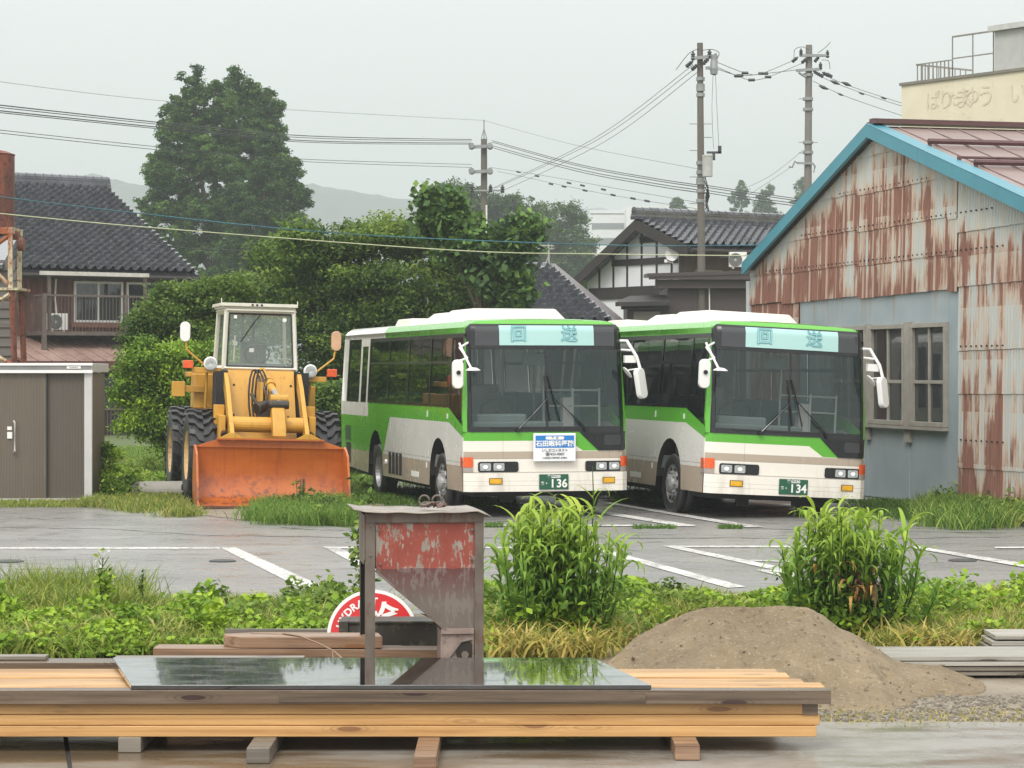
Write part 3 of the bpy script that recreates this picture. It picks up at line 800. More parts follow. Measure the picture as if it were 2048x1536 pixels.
# lower roof and ground floor
lr_t = bz0 - .25; lr_b = onp(MH, 130, 722, -2.0)[1]
xl = onp(MH, 48, 720, -2.0)[0]
mb = MB(); mb._add(*slab([(xl, -2.0, lr_b), (0.4, -2.0, lr_b), (0.4, WY, lr_t + .1), (xl, WY, lr_t + .1)], .08))
k = xl
while k < .4: mb.tube([(k, -2.0, lr_b + .01), (k, WY, lr_t + .11)], .025, 5); k += .45
mb.build("lean_to_roof", pm("faded_red_sheet", (.25, .15, .12), .5, c2=(.36, .25, .21), sc=1.5, dirt=(.12, .05, .04), dirt_lo=.55), HL)
mb = MB(); mb.bb(xl, .4, -2.06, -1.99, lr_b - .28, lr_b - .0); mb.build("lean_to_fascia", pm("maroon_fascia", (.10, .03, .03), .5), HL)
mb = MB(); gx0, gx1 = onp(MH, 194, 800, -1.4)[0], onp(MH, 229, 800, -1.4)[0]; gz0, gz1 = onp(MH, 210, 819, -1.4)[1], onp(MH, 210, 752, -1.4)[1]
mb.bb(xl + .2, gx0, -1.4, -1.3, 0, lr_b + .1); mb.bb(gx1, 0.2, -1.4, -1.3, 0, lr_b + .1); mb.bb(gx0, gx1, -1.4, -1.3, 0, gz0); mb.bb(gx0, gx1, -1.4, -1.3, gz1, lr_b + .1)
mb.build("wall", pm("dark_board_wall", (.045, .028, .024), .65, var=.3), HL)
slide_window(HL, gx0, gx1, gz0, gz1, -1.41, 1, fr=.05, M_fr=M_rail, curtain=pm("beige_blind", (.36, .30, .23), .8))
mb = MB(); mb.bb(gx0 - .05, gx1 + .3, -1.62, -1.58, gz0 - .02, gz0 + .04)
k = gx0
while k < gx1 + .3: mb.bb(k, k + .018, -1.61, -1.59, gz0 - 1.0, gz0); k += .12
mb.build("window_guard", M_rail, HL)
mb = MB(); dpx = onp(MH, 187, 800, -1.7); mb.tube([(dpx[0] + .14, -2.02, lr_b - .2), (dpx[0], -1.7, lr_b - .55), (dpx[0], -1.7, .4), (dpx[0] + .1, -1.7, .05)], .05, 8); mb.build("downpipe", M_white, HL)
# small lower tiled wing on the right of the house
a_ = onp(MH, 358, 552, 1.2); 
ttm("roof", (-.5, .9, EZ - .75), (.75, .9, EZ - .75), (-.5, 3.4, EZ + .2), (.75, 3.4, EZ + .2), .27, .25, HL)
# air conditioner on the balcony
def aircon(loc, rz_, label, w=.80, h=.62, d=.28, grp="outdoor air conditioner units"):
    t = thing("air_conditioner", label, "air conditioner", loc, rz_, grp)
    mb = MB(); mb.bb(-w / 2, w / 2, 0, d, .05, h); mb.bb(-w / 2 + .08, -w / 2 + .14, .02, d - .02, 0, .05); mb.bb(w / 2 - .14, w / 2 - .08, .02, d - .02, 0, .05)
    mb.build("casing", M_white, t, bev=.01)
    mb = MB(); r_ = h * .40; cx = -w * .16; cz = h * .53
    mb.lathe([(r_, -.012), (r_, .002)], (cx, 0, cz), 'y', 28); mb.lathe([(0, .0), (r_, .0)], (cx, -.004, cz), 'y', 28)
    mb.build("fan_opening", pm("fan_dark", (.06, .06, .06), .6), t)
    mb = MB()
    for q_ in range(1, 7): mb.lathe([(r_ * q_ / 6 - .004, -.016), (r_ * q_ / 6 + .004, -.016), (r_ * q_ / 6 + .004, -.008)], (cx, 0, cz), 'y', 24)
    mb.lathe([(0, -.02), (r_ * .2, -.02), (r_ * .2, -.01)], (cx, 0, cz), 'y', 16)
    mb.build("fan_guard", pm("guard_grey", (.45, .45, .43), .5), t)
    return t
ax = onp(MH, 117, 655, -.25); aircon(MH @ Vector((ax[0], -.25, bz0)), HA, "white air conditioner unit standing on the balcony of the wooden house", .62, .56)
mb = MB(); pa = onp(MH, 112, 553, WY - .05); mb.tube([MH @ Vector((pa[0], WY - .06, pa[1])), MH @ Vector((pa[0] - .05, WY - .08, pa[1] - .7)), MH @ Vector((pa[0], WY - .1, bz0 + .5))], .035, 6)
tag(mb.build("duct_pipe", M_white), "thin white duct running up the brown wall from the balcony air conditioner", "pipe")
# weathered wooden shed wall at the frame's left edge (slatted)
SW = thing("slatted_barn", "grey weathered slatted wooden wall behind the rusty tower", "barn", P(0, 740, 62), 0)
SW.location.z = 0
mb = MB()
zt = (HOR - 518) * 62 / F + EYE; zb_ = 0
k = zb_
while k < zt - .2:
    mb.box((-.95, 0, k + .13), (2.7 + random.uniform(-.05, .05), .03, .27), rot=('X', R(-10))); k += .235
mb.bb(-2.3, .4, .06, .10, 0, zt - .25)
mb.build("slat_wall", pm("grey_slats", (.11, .095, .085), .75, var=.3, sc=2, stretch=(.5, 1, 6), dirt=(.20, .12, .08), dirt_lo=.6), SW)
mb = MB(); mb._add(*slab([(-2.5, -.3, zt - .15), (.12, -.3, zt - .15), (-.1, 2.5, zt + .6), (-2.5, 2.5, zt + .6)], .1)); mb.build("roof", M_tile, SW)

# ================================================================ RUSTY TOWER (left edge)
def rust_mat(name, pale, amt=.5, orange=(.33, .085, .028)):
    g = NG(name); a = g.noise(3, 6, .65, g.scale((1, 1, .35))); b = g.noise(12, 5, .7)
    col = g.mix(g.ramp(a, amt - .05, amt + .05), pale, orange)
    col = g.mix(g.ramp(b, .5, .64), col, tuple(x * .45 for x in orange)); g.set(color=col, rough=.7); return g.mat
M_rustT = rust_mat("rusty_tank", (.22, .065, .038), .52, (.13, .045, .03))
M_rustF = rust_mat("rusty_frame", (.50, .44, .30), .52)
TY = 50
T = thing("rusty_tank_tower", "rusty brown cylindrical tank on a flaking steel frame at the left edge", "tank tower", (P(-20, 740, TY).x, TY, 0))
zz = lambda py: EYE + (HOR - py) * TY / F
mb = MB(); mb.lathe([(0.0, zz(296)), (.34, zz(303)), (.50, zz(309)), (.485, zz(312)), (.485, zz(458)), (0, zz(458))], (0, 0, 0), 'z', 32); mb.build("tank", M_rustT, T, smooth=False)
mb = MB(); mb.bb(-.6, .56, -.5, -.4, zz(470), zz(457)); mb.bb(-.6, .56, .4, .5, zz(470), zz(457)); mb.bb(.46, .56, -.4, .4, zz(470), zz(457))
mb.bb(-.7, .70, -.55, .55, zz(582), zz(577)); build_each(mb, "platform_beam", M_rustF, T)
for sx_, sy_ in ((1, -1), (-1, -1), (1, 1), (-1, 1)):
    mb = MB(); mb.box((sx_ * .50, sy_ * .45, (zz(458) + zz(580)) / 2), (.085, .085, zz(458) - zz(580))); mb.build("leg", M_rustF, T)
    mb = MB(); mb.tube([(sx_ * .53, sy_ * .47, zz(580)), (sx_ * .66, sy_ * .50, 0)], .06, 4); mb.build("leg", M_rustT if sx_ > 0 else M_rustF, T)
for (a, b) in (((-.5, -.46, zz(545)), (.46, -.46, zz(475))), ((-.5, -.46, zz(475)), (.46, -.46, zz(570))), ((-.6, -.5, zz(655)), (.5, -.5, zz(590))), ((-.6, -.5, zz(660)), (.62, -.5, zz(735)))):
    mb = MB(); mb.tube([a, b], .045, 5); mb.build("brace", M_rustF, T)
mb = MB(); mb.lathe([(0, -.06), (.13, -.06), (.13, .06), (0, .06)], (.66, -.2, zz(490)), 'x', 14); mb.bb(.5, .62, -.3, -.1, zz(480), zz(464)); mb.build("pulley", M_rustT, T)

# ================================================================ STORAGE SHED
SHY = 37.6
M_cor = pm("brown_shed_door", (0.125, 0.100, 0.075), 0.5, var=0.08, sc=1.2, dirt=(.16, .135, .105), dirt_lo=.58, stretch=(3, 1, .4))
SH = thing("storage_shed", "brown metal garden storage shed with silver frame and sliding doors", "shed", (0, SHY, 0))
sxp = lambda px: (px - 1024) * SHY / F
szp = lambda py: EYE + (HOR - py) * SHY / F
M_silver = pm("silver_frame", (0.56, 0.55, 0.53), 0.35, 0.2, 0.05)
mb = MB()
xR = sxp(184); xL = xR - 3.6
mb.bb(xL, xR + .01, -.05, 1.5, szp(745) + .0, szp(727)); 
mb.build("roof", M_silver, SH, bev=.01)
mb = MB(); mb.bb(xL, xR + .02, -.075, -.052, szp(731), szp(726)); mb.bb(xL, xR + .02, -.075, -.052, szp(746), szp(740)); mb.build("roof_trim", M_white, SH)
mb = MB(); mb.bb(xL, xR - .005, -.062, -.052, szp(739.5), szp(731.5)); mb.build("fascia", pm("grey_fascia", (.20, .20, .20), .4), SH)
mb = MB(); mb.bb(sxp(169), xR, -.02, .06, 0.02, szp(746)); mb.bb(xL, sxp(169), -.02, .03, .02, .07); mb.build("frame", M_silver, SH)
xd = sxp(94)
def ribbed(x0, x1, y, z0, z1, pitch=.045, a=.004):
    mb = MB(); n = int((x1 - x0) / pitch * 4)
    mb.grid(lambda u, v: (x0 + (x1 - x0) * u, y - a * (1 if (int(u * n) % 4) < 2 else 0), z0 + (z1 - z0) * v), n, 1); return mb
ribbed(xL, xd, -.005, .07, szp(746)).build("door", M_cor, SH)
d2 = ribbed(xd, sxp(169), .035, .07, szp(746)).build("door", pm("brown_shed_door_inner", (0.095, 0.078, 0.062), 0.5, var=.04), SH)
mb = MB(); mb.bb(xd - .01, xd + .012, -.012, .03, .07, szp(746)); mb.build("door_edge", M_under, SH)
mb = MB(); hx = sxp(32); mb.tube([(hx - .03, -.02, szp(842)), (hx, -.09, szp(845)), (hx, -.09, szp(902)), (hx - .03, -.02, szp(905))], .016, 8); mb.build("door_handle", M_silver, SH)
mb = MB(); mb.bb(sxp(15), sxp(25), -.03, -.012, szp(877), szp(864)); mb.bb(sxp(15), sxp(24), -.018, -.012, szp(860), szp(853)); mb.build("lock_plate", M_white, SH)
mb = MB(); mb.bb(xL, xR - .04, .08, 1.4, 0, szp(746)); mb.build("wall", M_cor, SH)
mb = MB(); mb.bb(sxp(135), sxp(163), -.070, -.0625, szp(737.5), szp(732.5)); mb.build("name_plate", M_white, SH, bev=.002)
text("lettering", "YODOKO", .030, M_black, SH, Matrix.Translation((sxp(149), -.072, szp(735))) @ FACE)
for k in range(4):
    mb = MB(); bx = xR - .25 - k * 1.0; mb.bb(bx - .19, bx + .19, -.02, .25, 0, .075 if False else .02)
# concrete blocks under the shed
mb = MB(); mb.bb(xL, xR + .02, -.01, 1.3, 0, .019); mb.build("base_sill", M_gravel, SH)

# ================================================================ RIGHT HOUSE
RA = -R(55)
_a = P(1298, 440, 78)
RH = thing("white_gabled_house", "white plastered house with dark timber gable and black tiled roof behind the buses", "house", (_a.x, _a.y, 0), RA)
MR = frame((_a.x, _a.y, 0), RA)
M_plast = pm("white_plaster", (.70, .70, .71), .8, var=.04, sc=1)
def rh(px, py, y=0.): return onp(MR, px, py, y)
AP = (0.0, _a.z); LF = rh(1158, 572); RT = rh(1392, 488)
OVR = -0.5
sL = (AP[1] - LF[1]) / (AP[0] - LF[0]); sR = (AP[1] - RT[1]) / RT[0]
mb = MB(); Lx = LF[0] + .45; Rx = rh(1357, 520)[0]
mb._add([(Lx, 0, 0), (Rx, 0, 0), (Rx, 0, AP[1] - Rx * sR - .12), (0, 0, AP[1] - .12), (Lx, 0, AP[1] + Lx * sL - .12)], [(0, 1, 2, 3, 4)])
mb.poly([(Rx, 0, 0), (Rx, 10, 0), (Rx, 10, AP[1] - Rx * sR - .12), (Rx, 0, AP[1] - Rx * sR - .12)])
mb.poly([(Lx, 0, 0), (Lx, 10, 0), (Lx, 10, AP[1] + Lx * sL - .12), (Lx, 0, AP[1] + Lx * sL - .12)])
mb.build("wall", M_plast, RH)
ttm("roof", (RT[0] + .25, OVR, AP[1] - (RT[0] + .25) * sR), (RT[0] + .25, 9.5, AP[1] - (RT[0] + .25) * sR), (0, OVR, AP[1]), (0, 9.5, AP[1]), .31, .30, RH)
mb = MB(); mb._add(*slab([(0, OVR, AP[1]), (0, 9.5, AP[1]), (LF[0], 9.5, LF[1]), (LF[0], OVR, LF[1])], .14)); mb.build("roof", M_tile, RH)
ridge("roof_ridge", (0, OVR - .1, AP[1] + .02), (0, 9.5, AP[1] + .02), RH, .34, .34)
mb = MB()   # barge boards
for (xa, za, xb, zb) in ((0, AP[1], LF[0], LF[1]), (0, AP[1], RT[0] + .25, AP[1] - (RT[0] + .25) * sR)):
    mb._add([(xa, OVR - .05, za), (xb, OVR - .05, zb), (xb, OVR - .05, zb - .34), (xa, OVR - .05, za - .34), (xa, OVR + .03, za), (xb, OVR + .03, zb), (xb, OVR + .03, zb - .34), (xa, OVR + .03, za - .34)],
            [(0, 1, 2, 3), (7, 6, 5, 4), (0, 4, 5, 1), (1, 5, 6, 2), (2, 6, 7, 3), (3, 7, 4, 0)])
mb.build("barge_board", M_wood_d, RH)
mb = MB()   # timbers on the gable
def top_at(x): return (AP[1] + x * sL if x < 0 else AP[1] - x * sR) - .14
for px in (1199.5, 1227.5, 1255, 1284, 1314, 1344):
    x_ = rh(px, 550)[0]; mb.bb(x_ - .035, x_ + .035, -.03, .02, rh(px, 590)[1], top_at(x_))
for (pa, pb, h_) in (((1226, 527), (1356, 519), .20), ((1180, 588), (1340, 583), .38), ((1282, 480), (1330, 477), .2)):
    x0_, z0_ = rh(*pa); x1_, z1_ = rh(*pb); mb.bb(x0_, x1_, -.06, .02, (z0_ + z1_) / 2 - h_ / 2, (z0_ + z1_) / 2 + h_ / 2)
mb.build("timber_beam", M_wood_d, RH)
mb = MB(); gx = RT[0] + .4; mb.tube([(gx, OVR, AP[1] - gx * sR - .08), (gx, 9.5, AP[1] - gx * sR - .08)], .07, 8); mb.build("gutter", M_wood_d, RH)
mb = MB(); wy = 0.5; mb.bb(Rx - .05, Rx + .03, .02, 9, 3.2, AP[1] - Rx * sR - .15); mb.build("upper_wall", pm("brown_wall", (.12, .085, .07), .7, var=.2), RH)
mb = MB()
for k in range(4): mb.bb(Rx + .031, Rx + .06, .6 + k * 1.4, 1.7 + k * 1.4, 4.0, 5.1)
mb.build("window", pm("beige_shutter", (.32, .27, .22), .6), RH)
# satellite dish
_dl = P(1340, 527, 76.5)
t = thing("satellite_dish", "round white satellite dish on the corner of the white gabled house", "satellite dish", _dl)
mb = MB(); mb.lathe([(0, .06), (.13, .04), (.20, 0), (.205, .0), (.13, .035), (0, .055)], (0.05, -.1, .28), 'y', 24); mb.build("dish", M_white, t)
mb = MB(); mb.tube([(.1, .2, 0), (.06, .05, .27)], .02, 6); mb.tube([(.05, -.1, .02), (-.15, -.35, .05)], .015, 6); mb.box((-.15, -.36, .06), (.09, .09, .09)); mb.build("mount_arm", M_white, t)
# dark brown annex in front of it
AY = 72
AN = thing("brown_annex", "low dark brown annex with flat metal roofs in front of the white gabled house", "annex", (0, AY, 0), R(0))
ax_ = lambda px: (px - 1024) * AY / F
az_ = lambda py: EYE + (HOR - py) * AY / F
M_anw = pm("brown_cladding", (.062, .045, .045), .55, var=.12, sc=1.5)
M_anr = pm("dark_metal_roof", (.060, .048, .048), .4, var=.2)
mb = MB(); mb.bb(ax_(1335), ax_(1560), 0, 4, 0, az_(575)); mb.build("wall", M_anw, AN)
mb = MB(); mb._add(*slab([(ax_(1293), -.5, az_(548)), (ax_(1560), -.5, az_(541)), (ax_(1560), 3.5, az_(535)), (ax_(1300), 3.5, az_(540))], .10)); mb.build("roof", M_anr, AN)
mb = MB(); mb.bb(ax_(1296), ax_(1560), -.47, -.40, az_(560), az_(549)); mb.bb(ax_(1310), ax_(1560), -.30, 0.0, az_(577), az_(560)); mb.build("fascia", M_anw, AN)
mb = MB(); mb._add(*slab([(ax_(1228), -.9, az_(606)), (ax_(1338), -.9, az_(604)), (ax_(1333), .8, az_(588)), (ax_(1262), .8, az_(590))], .12)); mb.bb(ax_(1240), ax_(1335), -.7, -.62, az_(620), az_(607)); mb.build("porch_roof", M_wood_d, AN)
mb = MB(); mb.bb(ax_(1253), ax_(1335), -.55, 2, 0, az_(610)); mb.build("porch_wall", M_wood_d, AN)
mb = MB(); mb.bb(ax_(1265), ax_(1318), -.60, -.56, az_(660), az_(624)); mb.build("window", pm("sliding_lattice", (.13, .12, .10), .6, var=.2, sc=6), AN)
mb = MB(); mb.tube([(ax_(1418), -.1, az_(575)), (ax_(1419), -.12, az_(655))], .018, 6); mb.lathe([(0, -.07), (.07, -.03), (.075, .03), (0, .07)], (ax_(1418), -.12, az_(572)), 'z', 14); mb.build("pole_lamp", M_white, AN)
aircon((ax_(1477), AY + .1, az_(537)), 0, "white air conditioner unit on the annex roof beside the warehouse eave", .5, .48)
# small tiled house in the middle
MHs = thing("tiled_outhouse", "low tiled roof with a grey metal hip between the bushes and the white gabled house", "outhouse", (P(1100, 740, 74).x, 74, 0))
o_ = Vector(MHs.location)
def rel(px, py, Y): return P(px, py, Y) - o_
ttm("roof", rel(940, 652, 70), rel(1232, 648, 70), rel(880, 532, 74), rel(1100, 531, 74), .34, .34, MHs)
mb = MB(); mb._add(*slab([rel(1232, 645, 70), rel(1254, 645, 72.5), rel(1110, 527, 75), rel(1100, 527, 74)], .12)); mb.build("metal_hip", pm("mauve_metal", (.17, .15, .155), .5, var=.06), MHs)
mb = MB(); mb.bb(rel(950, 650, 71).x, rel(1225, 650, 71).x, -2.6, 1, 0, rel(1225, 655, 71).z); mb.build("wall", M_plast, MHs)
mb = MB(); mb.tube([rel(1098, 530, 74), rel(1097, 488, 74)], .03, 6)
for yy in (491, 497): mb.tube([rel(1072, yy, 74), rel(1108, yy + 1, 74)], .014, 5)
for xx in (1073, 1080, 1088, 1103): mb.tube([rel(xx, 488, 74), rel(xx, 500, 74)], .01, 4)
mb.tube([rel(1090, 530, 74), rel(1098, 510, 74)], .015, 5); mb.build("roof_antenna", M_alu, MHs)

# ================================================================ CREAM BUILDING
CB0 = P(1803, 168, 80); _z = CB0.z
_Y2 = (_z - EYE) * F / (HOR - 137)
CB1 = Vector(((2048 - 1024) * _Y2 / F, _Y2, _z))
d_ = (CB1 - CB0); ang = math.atan2(d_.y, d_.x)
CBo = thing("cream_building", "cream concrete building with faded stains, rooftop railing and grey stair tower above the warehouse roof", "building", (CB0.x, CB0.y, 0), ang)
MC = frame((CB0.x, CB0.y, 0), ang)
def cream_mat():
    g = NG("cream_concrete"); x, y, z = g.xyz(); a = g.noise(.8, 6, .65); b = g.noise(4.0, 6, .75)
    reg = g.AND(g.gt(z, _z - 2.1), g.lt(z, _z - 0.9), g.gt(x, .7))
    col = g.mix(g.ramp(a, .3, .7), (.66, .58, .42), (.74, .67, .52))
    col = g.mix(g.m('MULTIPLY', g.ramp(b, .585, .63), g.m('MULTIPLY', reg, .5)), col, (.42, .39, .33))
    col = g.mix(g.ramp(g.noise(2.5, 5, .7, g.scale((1, 1, .2))), .62, .75, 0, .35), col, (.45, .38, .28))
    g.set(color=col, rough=.8); return g.mat
M_crm = cream_mat()
mb = MB(); mb.bb(0, 14, 0, 12, 0, _z - .06); mb.build("wall", M_crm, CBo)
mb = MB(); mb.bb(-.05, 14, -.06, .25, _z - .06, _z + .03); mb.build("parapet_cap", pm("cap_grey", (.20, .18, .15), .7), CBo)
for (bpx, ch, sz) in ((1866, "ぱ", .80), (1892, "り", .85), (1907, "た", .65), (1926, "ま", .9), (1943, "ゆ", .9), (1972, "う", .95), (2036, "い", .95)):
    cx_, cz_ = onp(MC, bpx, 204 - (bpx - 1866) * .09, 0); text("faded_lettering", ch, sz * .8, pm("lettering_ghost", (.575, .515, .395), .8, dirt=(.66, .58, .44), dirt_lo=.42, sc=3), CBo, Matrix.Translation((cx_, -.012, cz_)) @ FACE)
def cb(px, py, y=0.): return onp(MC, px, py, y)
M_gr = pm("railing_grey", (.22, .21, .19), .6)
mb = MB()
xa, xb = cb(1835, 150, .3)[0], cb(1905, 150, .3)[0]; 
def crail(mb, x0, x1, y, h, n, t=.035):
    mb.bb(x0, x1, y - t / 2, y + t / 2, _z + h - t, _z + h)
    for k in range(n + 1): x_ = x0 + (x1 - x0) * k / n; mb.bb(x_ - .015, x_ + .015, y - .015, y + .015, _z, _z + h - t)
crail(mb, xa, xb, .3, .62, 9); mb.bb(xa - .02, xa + .04, .25, 2.8, _z + .57, _z + .62)
for k in range(9): mb.bb(xa, xa + .02, .5 + k * .25, .53 + k * .25, _z, _z + .57)
crail(mb, xb, cb(1987, 150, .3)[0], .3, 1.35, 2, .05); mb.bb(xb, cb(1987, 150, .3)[0], .29, .31, _z + .62, _z + .66)
mb.build("roof_railing", M_gr, CBo)
mb = MB(); px0, pz0 = cb(1987, 55, .1); mb.bb(px0, px0 + 5, .15, 5, _z + .03, pz0 - .12); mb.build("stair_tower", pm("grey_concrete", (.44, .44, .42), .8, var=.06), CBo)
mb = MB(); mb.bb(px0 - .15, px0 + 5.2, 0.0, 5.2, pz0 - .12, pz0 + .05); mb.build("tower_roof", pm("cap_pale", (.50, .50, .48), .7), CBo)

# ================================================================ FAR WHITE BUILDING
FY = 520
fx = lambda px: (px - 1024) * FY / F
fz = lambda py: EYE + (HOR - py) * FY / F
FB = thing("white_office_block", "pale white block with grey bands fading in the mist beyond the trees", "building", (0, FY, 0))
mb = MB(); mb.bb(fx(1180), fx(1252), 4, 14, 0, fz(418)); mb.bb(fx(1252.2), fx(1412), 0, 14, 0, fz(412)); mb.build("wall", M_plast, FB)
mb = MB(); mb.bb(fx(1185), fx(1250), 3.9, 4.0, fz(456), fz(444)); mb.bb(fx(1185), fx(1250), 3.9, 4.0, fz(486), fz(474)); mb.bb(fx(1182), fx(1250), 3.9, 4.0, fz(426), fz(424)); mb.build("window", pm("grey_band", (.2, .21, .22), .5), FB)
mb = MB(); mb.bb(fx(1266), fx(1275), -.1, 0, fz(419), fz(415)); mb.build("window", pm("grey_band2", (.2, .21, .22), .5), FB)
# ================================================================ BUSES
BW, BL = 1.15, 8.99
def bxs(z): return BW - max(0, z - 1.4) * 0.055
def Fy(xi, z):
    a = abs(xi)
    return 0.05 * xi * xi + 0.085 * (max(0, a - 0.88) / 0.12) ** 2 + 0.085 * max(0, z - 1.15) + 0.10 * (max(0, z - 2.52) / 0.16) ** 2
def fp(x, z, off=0.0):
    xi = x / bxs(z); return (x, Fy(max(-1, min(1, xi)), z) - off, z)
def zroof(xi, y): return 2.715 - 0.035 * xi * xi - 0.10 * (max(0, abs(xi) - .86) / .14) ** 2 - 0.055 * (max(0, 0.8 - y) / .8) ** 2
def livery():
    g = NG("bus_livery"); x, y, z = g.xyz(); ax = g.m('ABSOLUTE', x)
    nz_ = g.noise(3, 3, .6)
    GR, CR, BE, WH_ = (0.105, 0.40, 0.035), (0.80, 0.755, 0.675), (0.43, 0.355, 0.28), (0.70, 0.69, 0.65)
    WT = (0.74, 0.72, 0.68)
    front = g.lt(y, g.m('MULTIPLY_ADD', g.m('MAXIMUM', g.m('SUBTRACT', z, 1.15), 0), .085, 0.128))
    # --- front
    m_green = g.AND(g.gt(z, .905), g.OR(g.gt(z, 1.044), g.gt(x, g.m('MULTIPLY_ADD', z, -1.51, .29 + 1.044 * 1.51))))
    fc = g.mix(g.AND(g.gt(z, .80), g.lt(z, .90)), CR, BE)
    fc = g.mix(m_green, fc, GR)
    seam = g.OR(g.AND(g.gt(z, .798), g.lt(z, .804)), g.AND(g.gt(z, .612), g.lt(z, .624)), g.AND(g.gt(x, -.622), g.lt(x, -.617), g.gt(z, .80)), g.AND(g.gt(x, .88), g.lt(x, .885), g.gt(z, .80), g.lt(z, .905)), g.AND(g.gt(z, .50), g.lt(z, .504)), g.AND(g.gt(z, .44), g.lt(z, .444)))
    fc = g.mix(g.m('MULTIPLY', seam, .55), fc, (.12, .10, .08))
    # --- side
    ch = g.lt(z, g.m('MULTIPLY_ADD', y, .229, 1.060))
    tail = g.lt(y, g.m('MULTIPLY_ADD', z, -.874, 5.43 + .753 * .874))
    sc = g.mix(g.AND(g.gt(z, .75), g.lt(z, 1.28), ch, tail), GR, WH_)
    sc = g.mix(g.AND(g.lt(z, .75), g.lt(y, 5.47)), sc, WH_)
    sc = g.mix(g.lt(z, .70), sc, BE)
    sc = g.mix(g.AND(g.gt(z, 1.26), g.gt(y, 6.70)), sc, WT)
    sc = g.mix(g.AND(g.gt(z, 2.45), g.gt(y, g.m('MULTIPLY_ADD', z, 1.6, 1.55))), sc, WT)
    seam2 = g.OR(g.AND(g.gt(z, .746), g.lt(z, .754), g.lt(y, 5.47)), g.AND(g.gt(y, 3.32), g.lt(y, 3.33), g.lt(z, .75)), g.AND(g.gt(y, 5.05), g.lt(y, 5.06), g.lt(z, .75)))
    sc = g.mix(g.m('MULTIPLY', seam2, .6), sc, (.08, .07, .06))
    col = g.mix(front, sc, fc)
    top = g.AND(g.gt(z, 2.64), g.gt(y, .75), g.lt(ax, .99))
    col = g.mix(top, col, WT)
    dirt = g.ramp(g.m('ADD', g.noise(4, 5, .7, g.scale((1, 1, .3))), g.ramp(z, .9, .3, -.05, .12)), .56, .78, 0, .35)
    col = g.mix(dirt, col, (.22, .19, .15))
    g.set(color=col, rough=g.ramp(nz_, .3, .7, .18, .30), spec=.5, coat=.35); return g.mat
M_liv = livery()
def sign_mat():
    g = NG("destination_blind"); g.set(color=(.37, .58, .55), rough=.4); g.bsdf.inputs['Emission Color'].default_value = (.37, .58, .55, 1); g.bsdf.inputs['Emission Strength'].default_value = 0.08; return g.mat
M_sign = sign_mat()
M_signtx = pm("blind_lettering", (.10, .30, .38), .5)
M_signin = pm("blind_letter_fill", (.30, .60, .58), .4)
M_seat = pm("seat_moquette", (.16, .34, .34), .8); M_dash = pm("dash_grey", (.20, .26, .25), .6, var=.1)
M_inter = pm("bus_interior", (.15, .17, .16), .7); M_pole = pm("bright_handrail", (.55, .60, .56), .3)
M_plate = pm("plate_green", (.012, .095, .05), .4, var=.05)
PANES = [(.96, 2.27), (2.27, 3.76), (3.76, 5.2), (5.2, 6.70)]
def fgrid(x0, x1, z0, z1, off, nx=12, nz=4, mi=0, mb=None):
    mb = mb or MB(); mb.grid(lambda u, v: fp(x0 + (x1 - x0) * u, z0 + (z1 - z0) * v, off), nx, nz, mi); return mb
def fpoly(pts, off, mb=None, mi=0):   # polygon on the front, triangulated as x-strips
    mb = mb or MB()
    xs = sorted(set([p[0] for p in pts] + list(np.linspace(min(p[0] for p in pts), max(p[0] for p in pts), 40))))
    n = len(pts)
    def rng_at(x):
        zs = []
        for i in range(n):
            a, b = pts[i], pts[(i + 1) % n]
            if a[0] != b[0] and min(a[0], b[0]) <= x <= max(a[0], b[0]): zs.append(a[1] + (b[1] - a[1]) * (x - a[0]) / (b[0] - a[0]))
        return (min(zs), max(zs)) if zs else None
    e = 1e-6
    for x0, x1 in zip(xs[:-1], xs[1:]):
        a, b = rng_at(x0 + e), rng_at(x1 - e)
        if not a or not b: continue
        k = max(1, int(max(a[1] - a[0], b[1] - b[0]) / .03))
        for j in range(k):
            q0, q1 = j / k, (j + 1) / k
            mb._add([fp(x0, a[0] + (a[1] - a[0]) * q0, off), fp(x1, b[0] + (b[1] - b[0]) * q0, off), fp(x1, b[0] + (b[1] - b[0]) * q1, off), fp(x0, a[0] + (a[1] - a[0]) * q1, off)], [(0, 1, 2, 3)], mi)
    return mb
def rrect(x0, x1, z0, z1, r, n=5):
    o = []
    for cx, cz, a0 in ((x1 - r, z0 + r, -90), (x1 - r, z1 - r, 0), (x0 + r, z1 - r, 90), (x0 + r, z0 + r, 180)):
        for k in range(n + 1): a = R(a0 + 90 * k / n); o.append((cx + r * math.cos(a), cz + r * math.sin(a)))
    return o
ARCH = [(1.62, .55), (6.08, .55)]
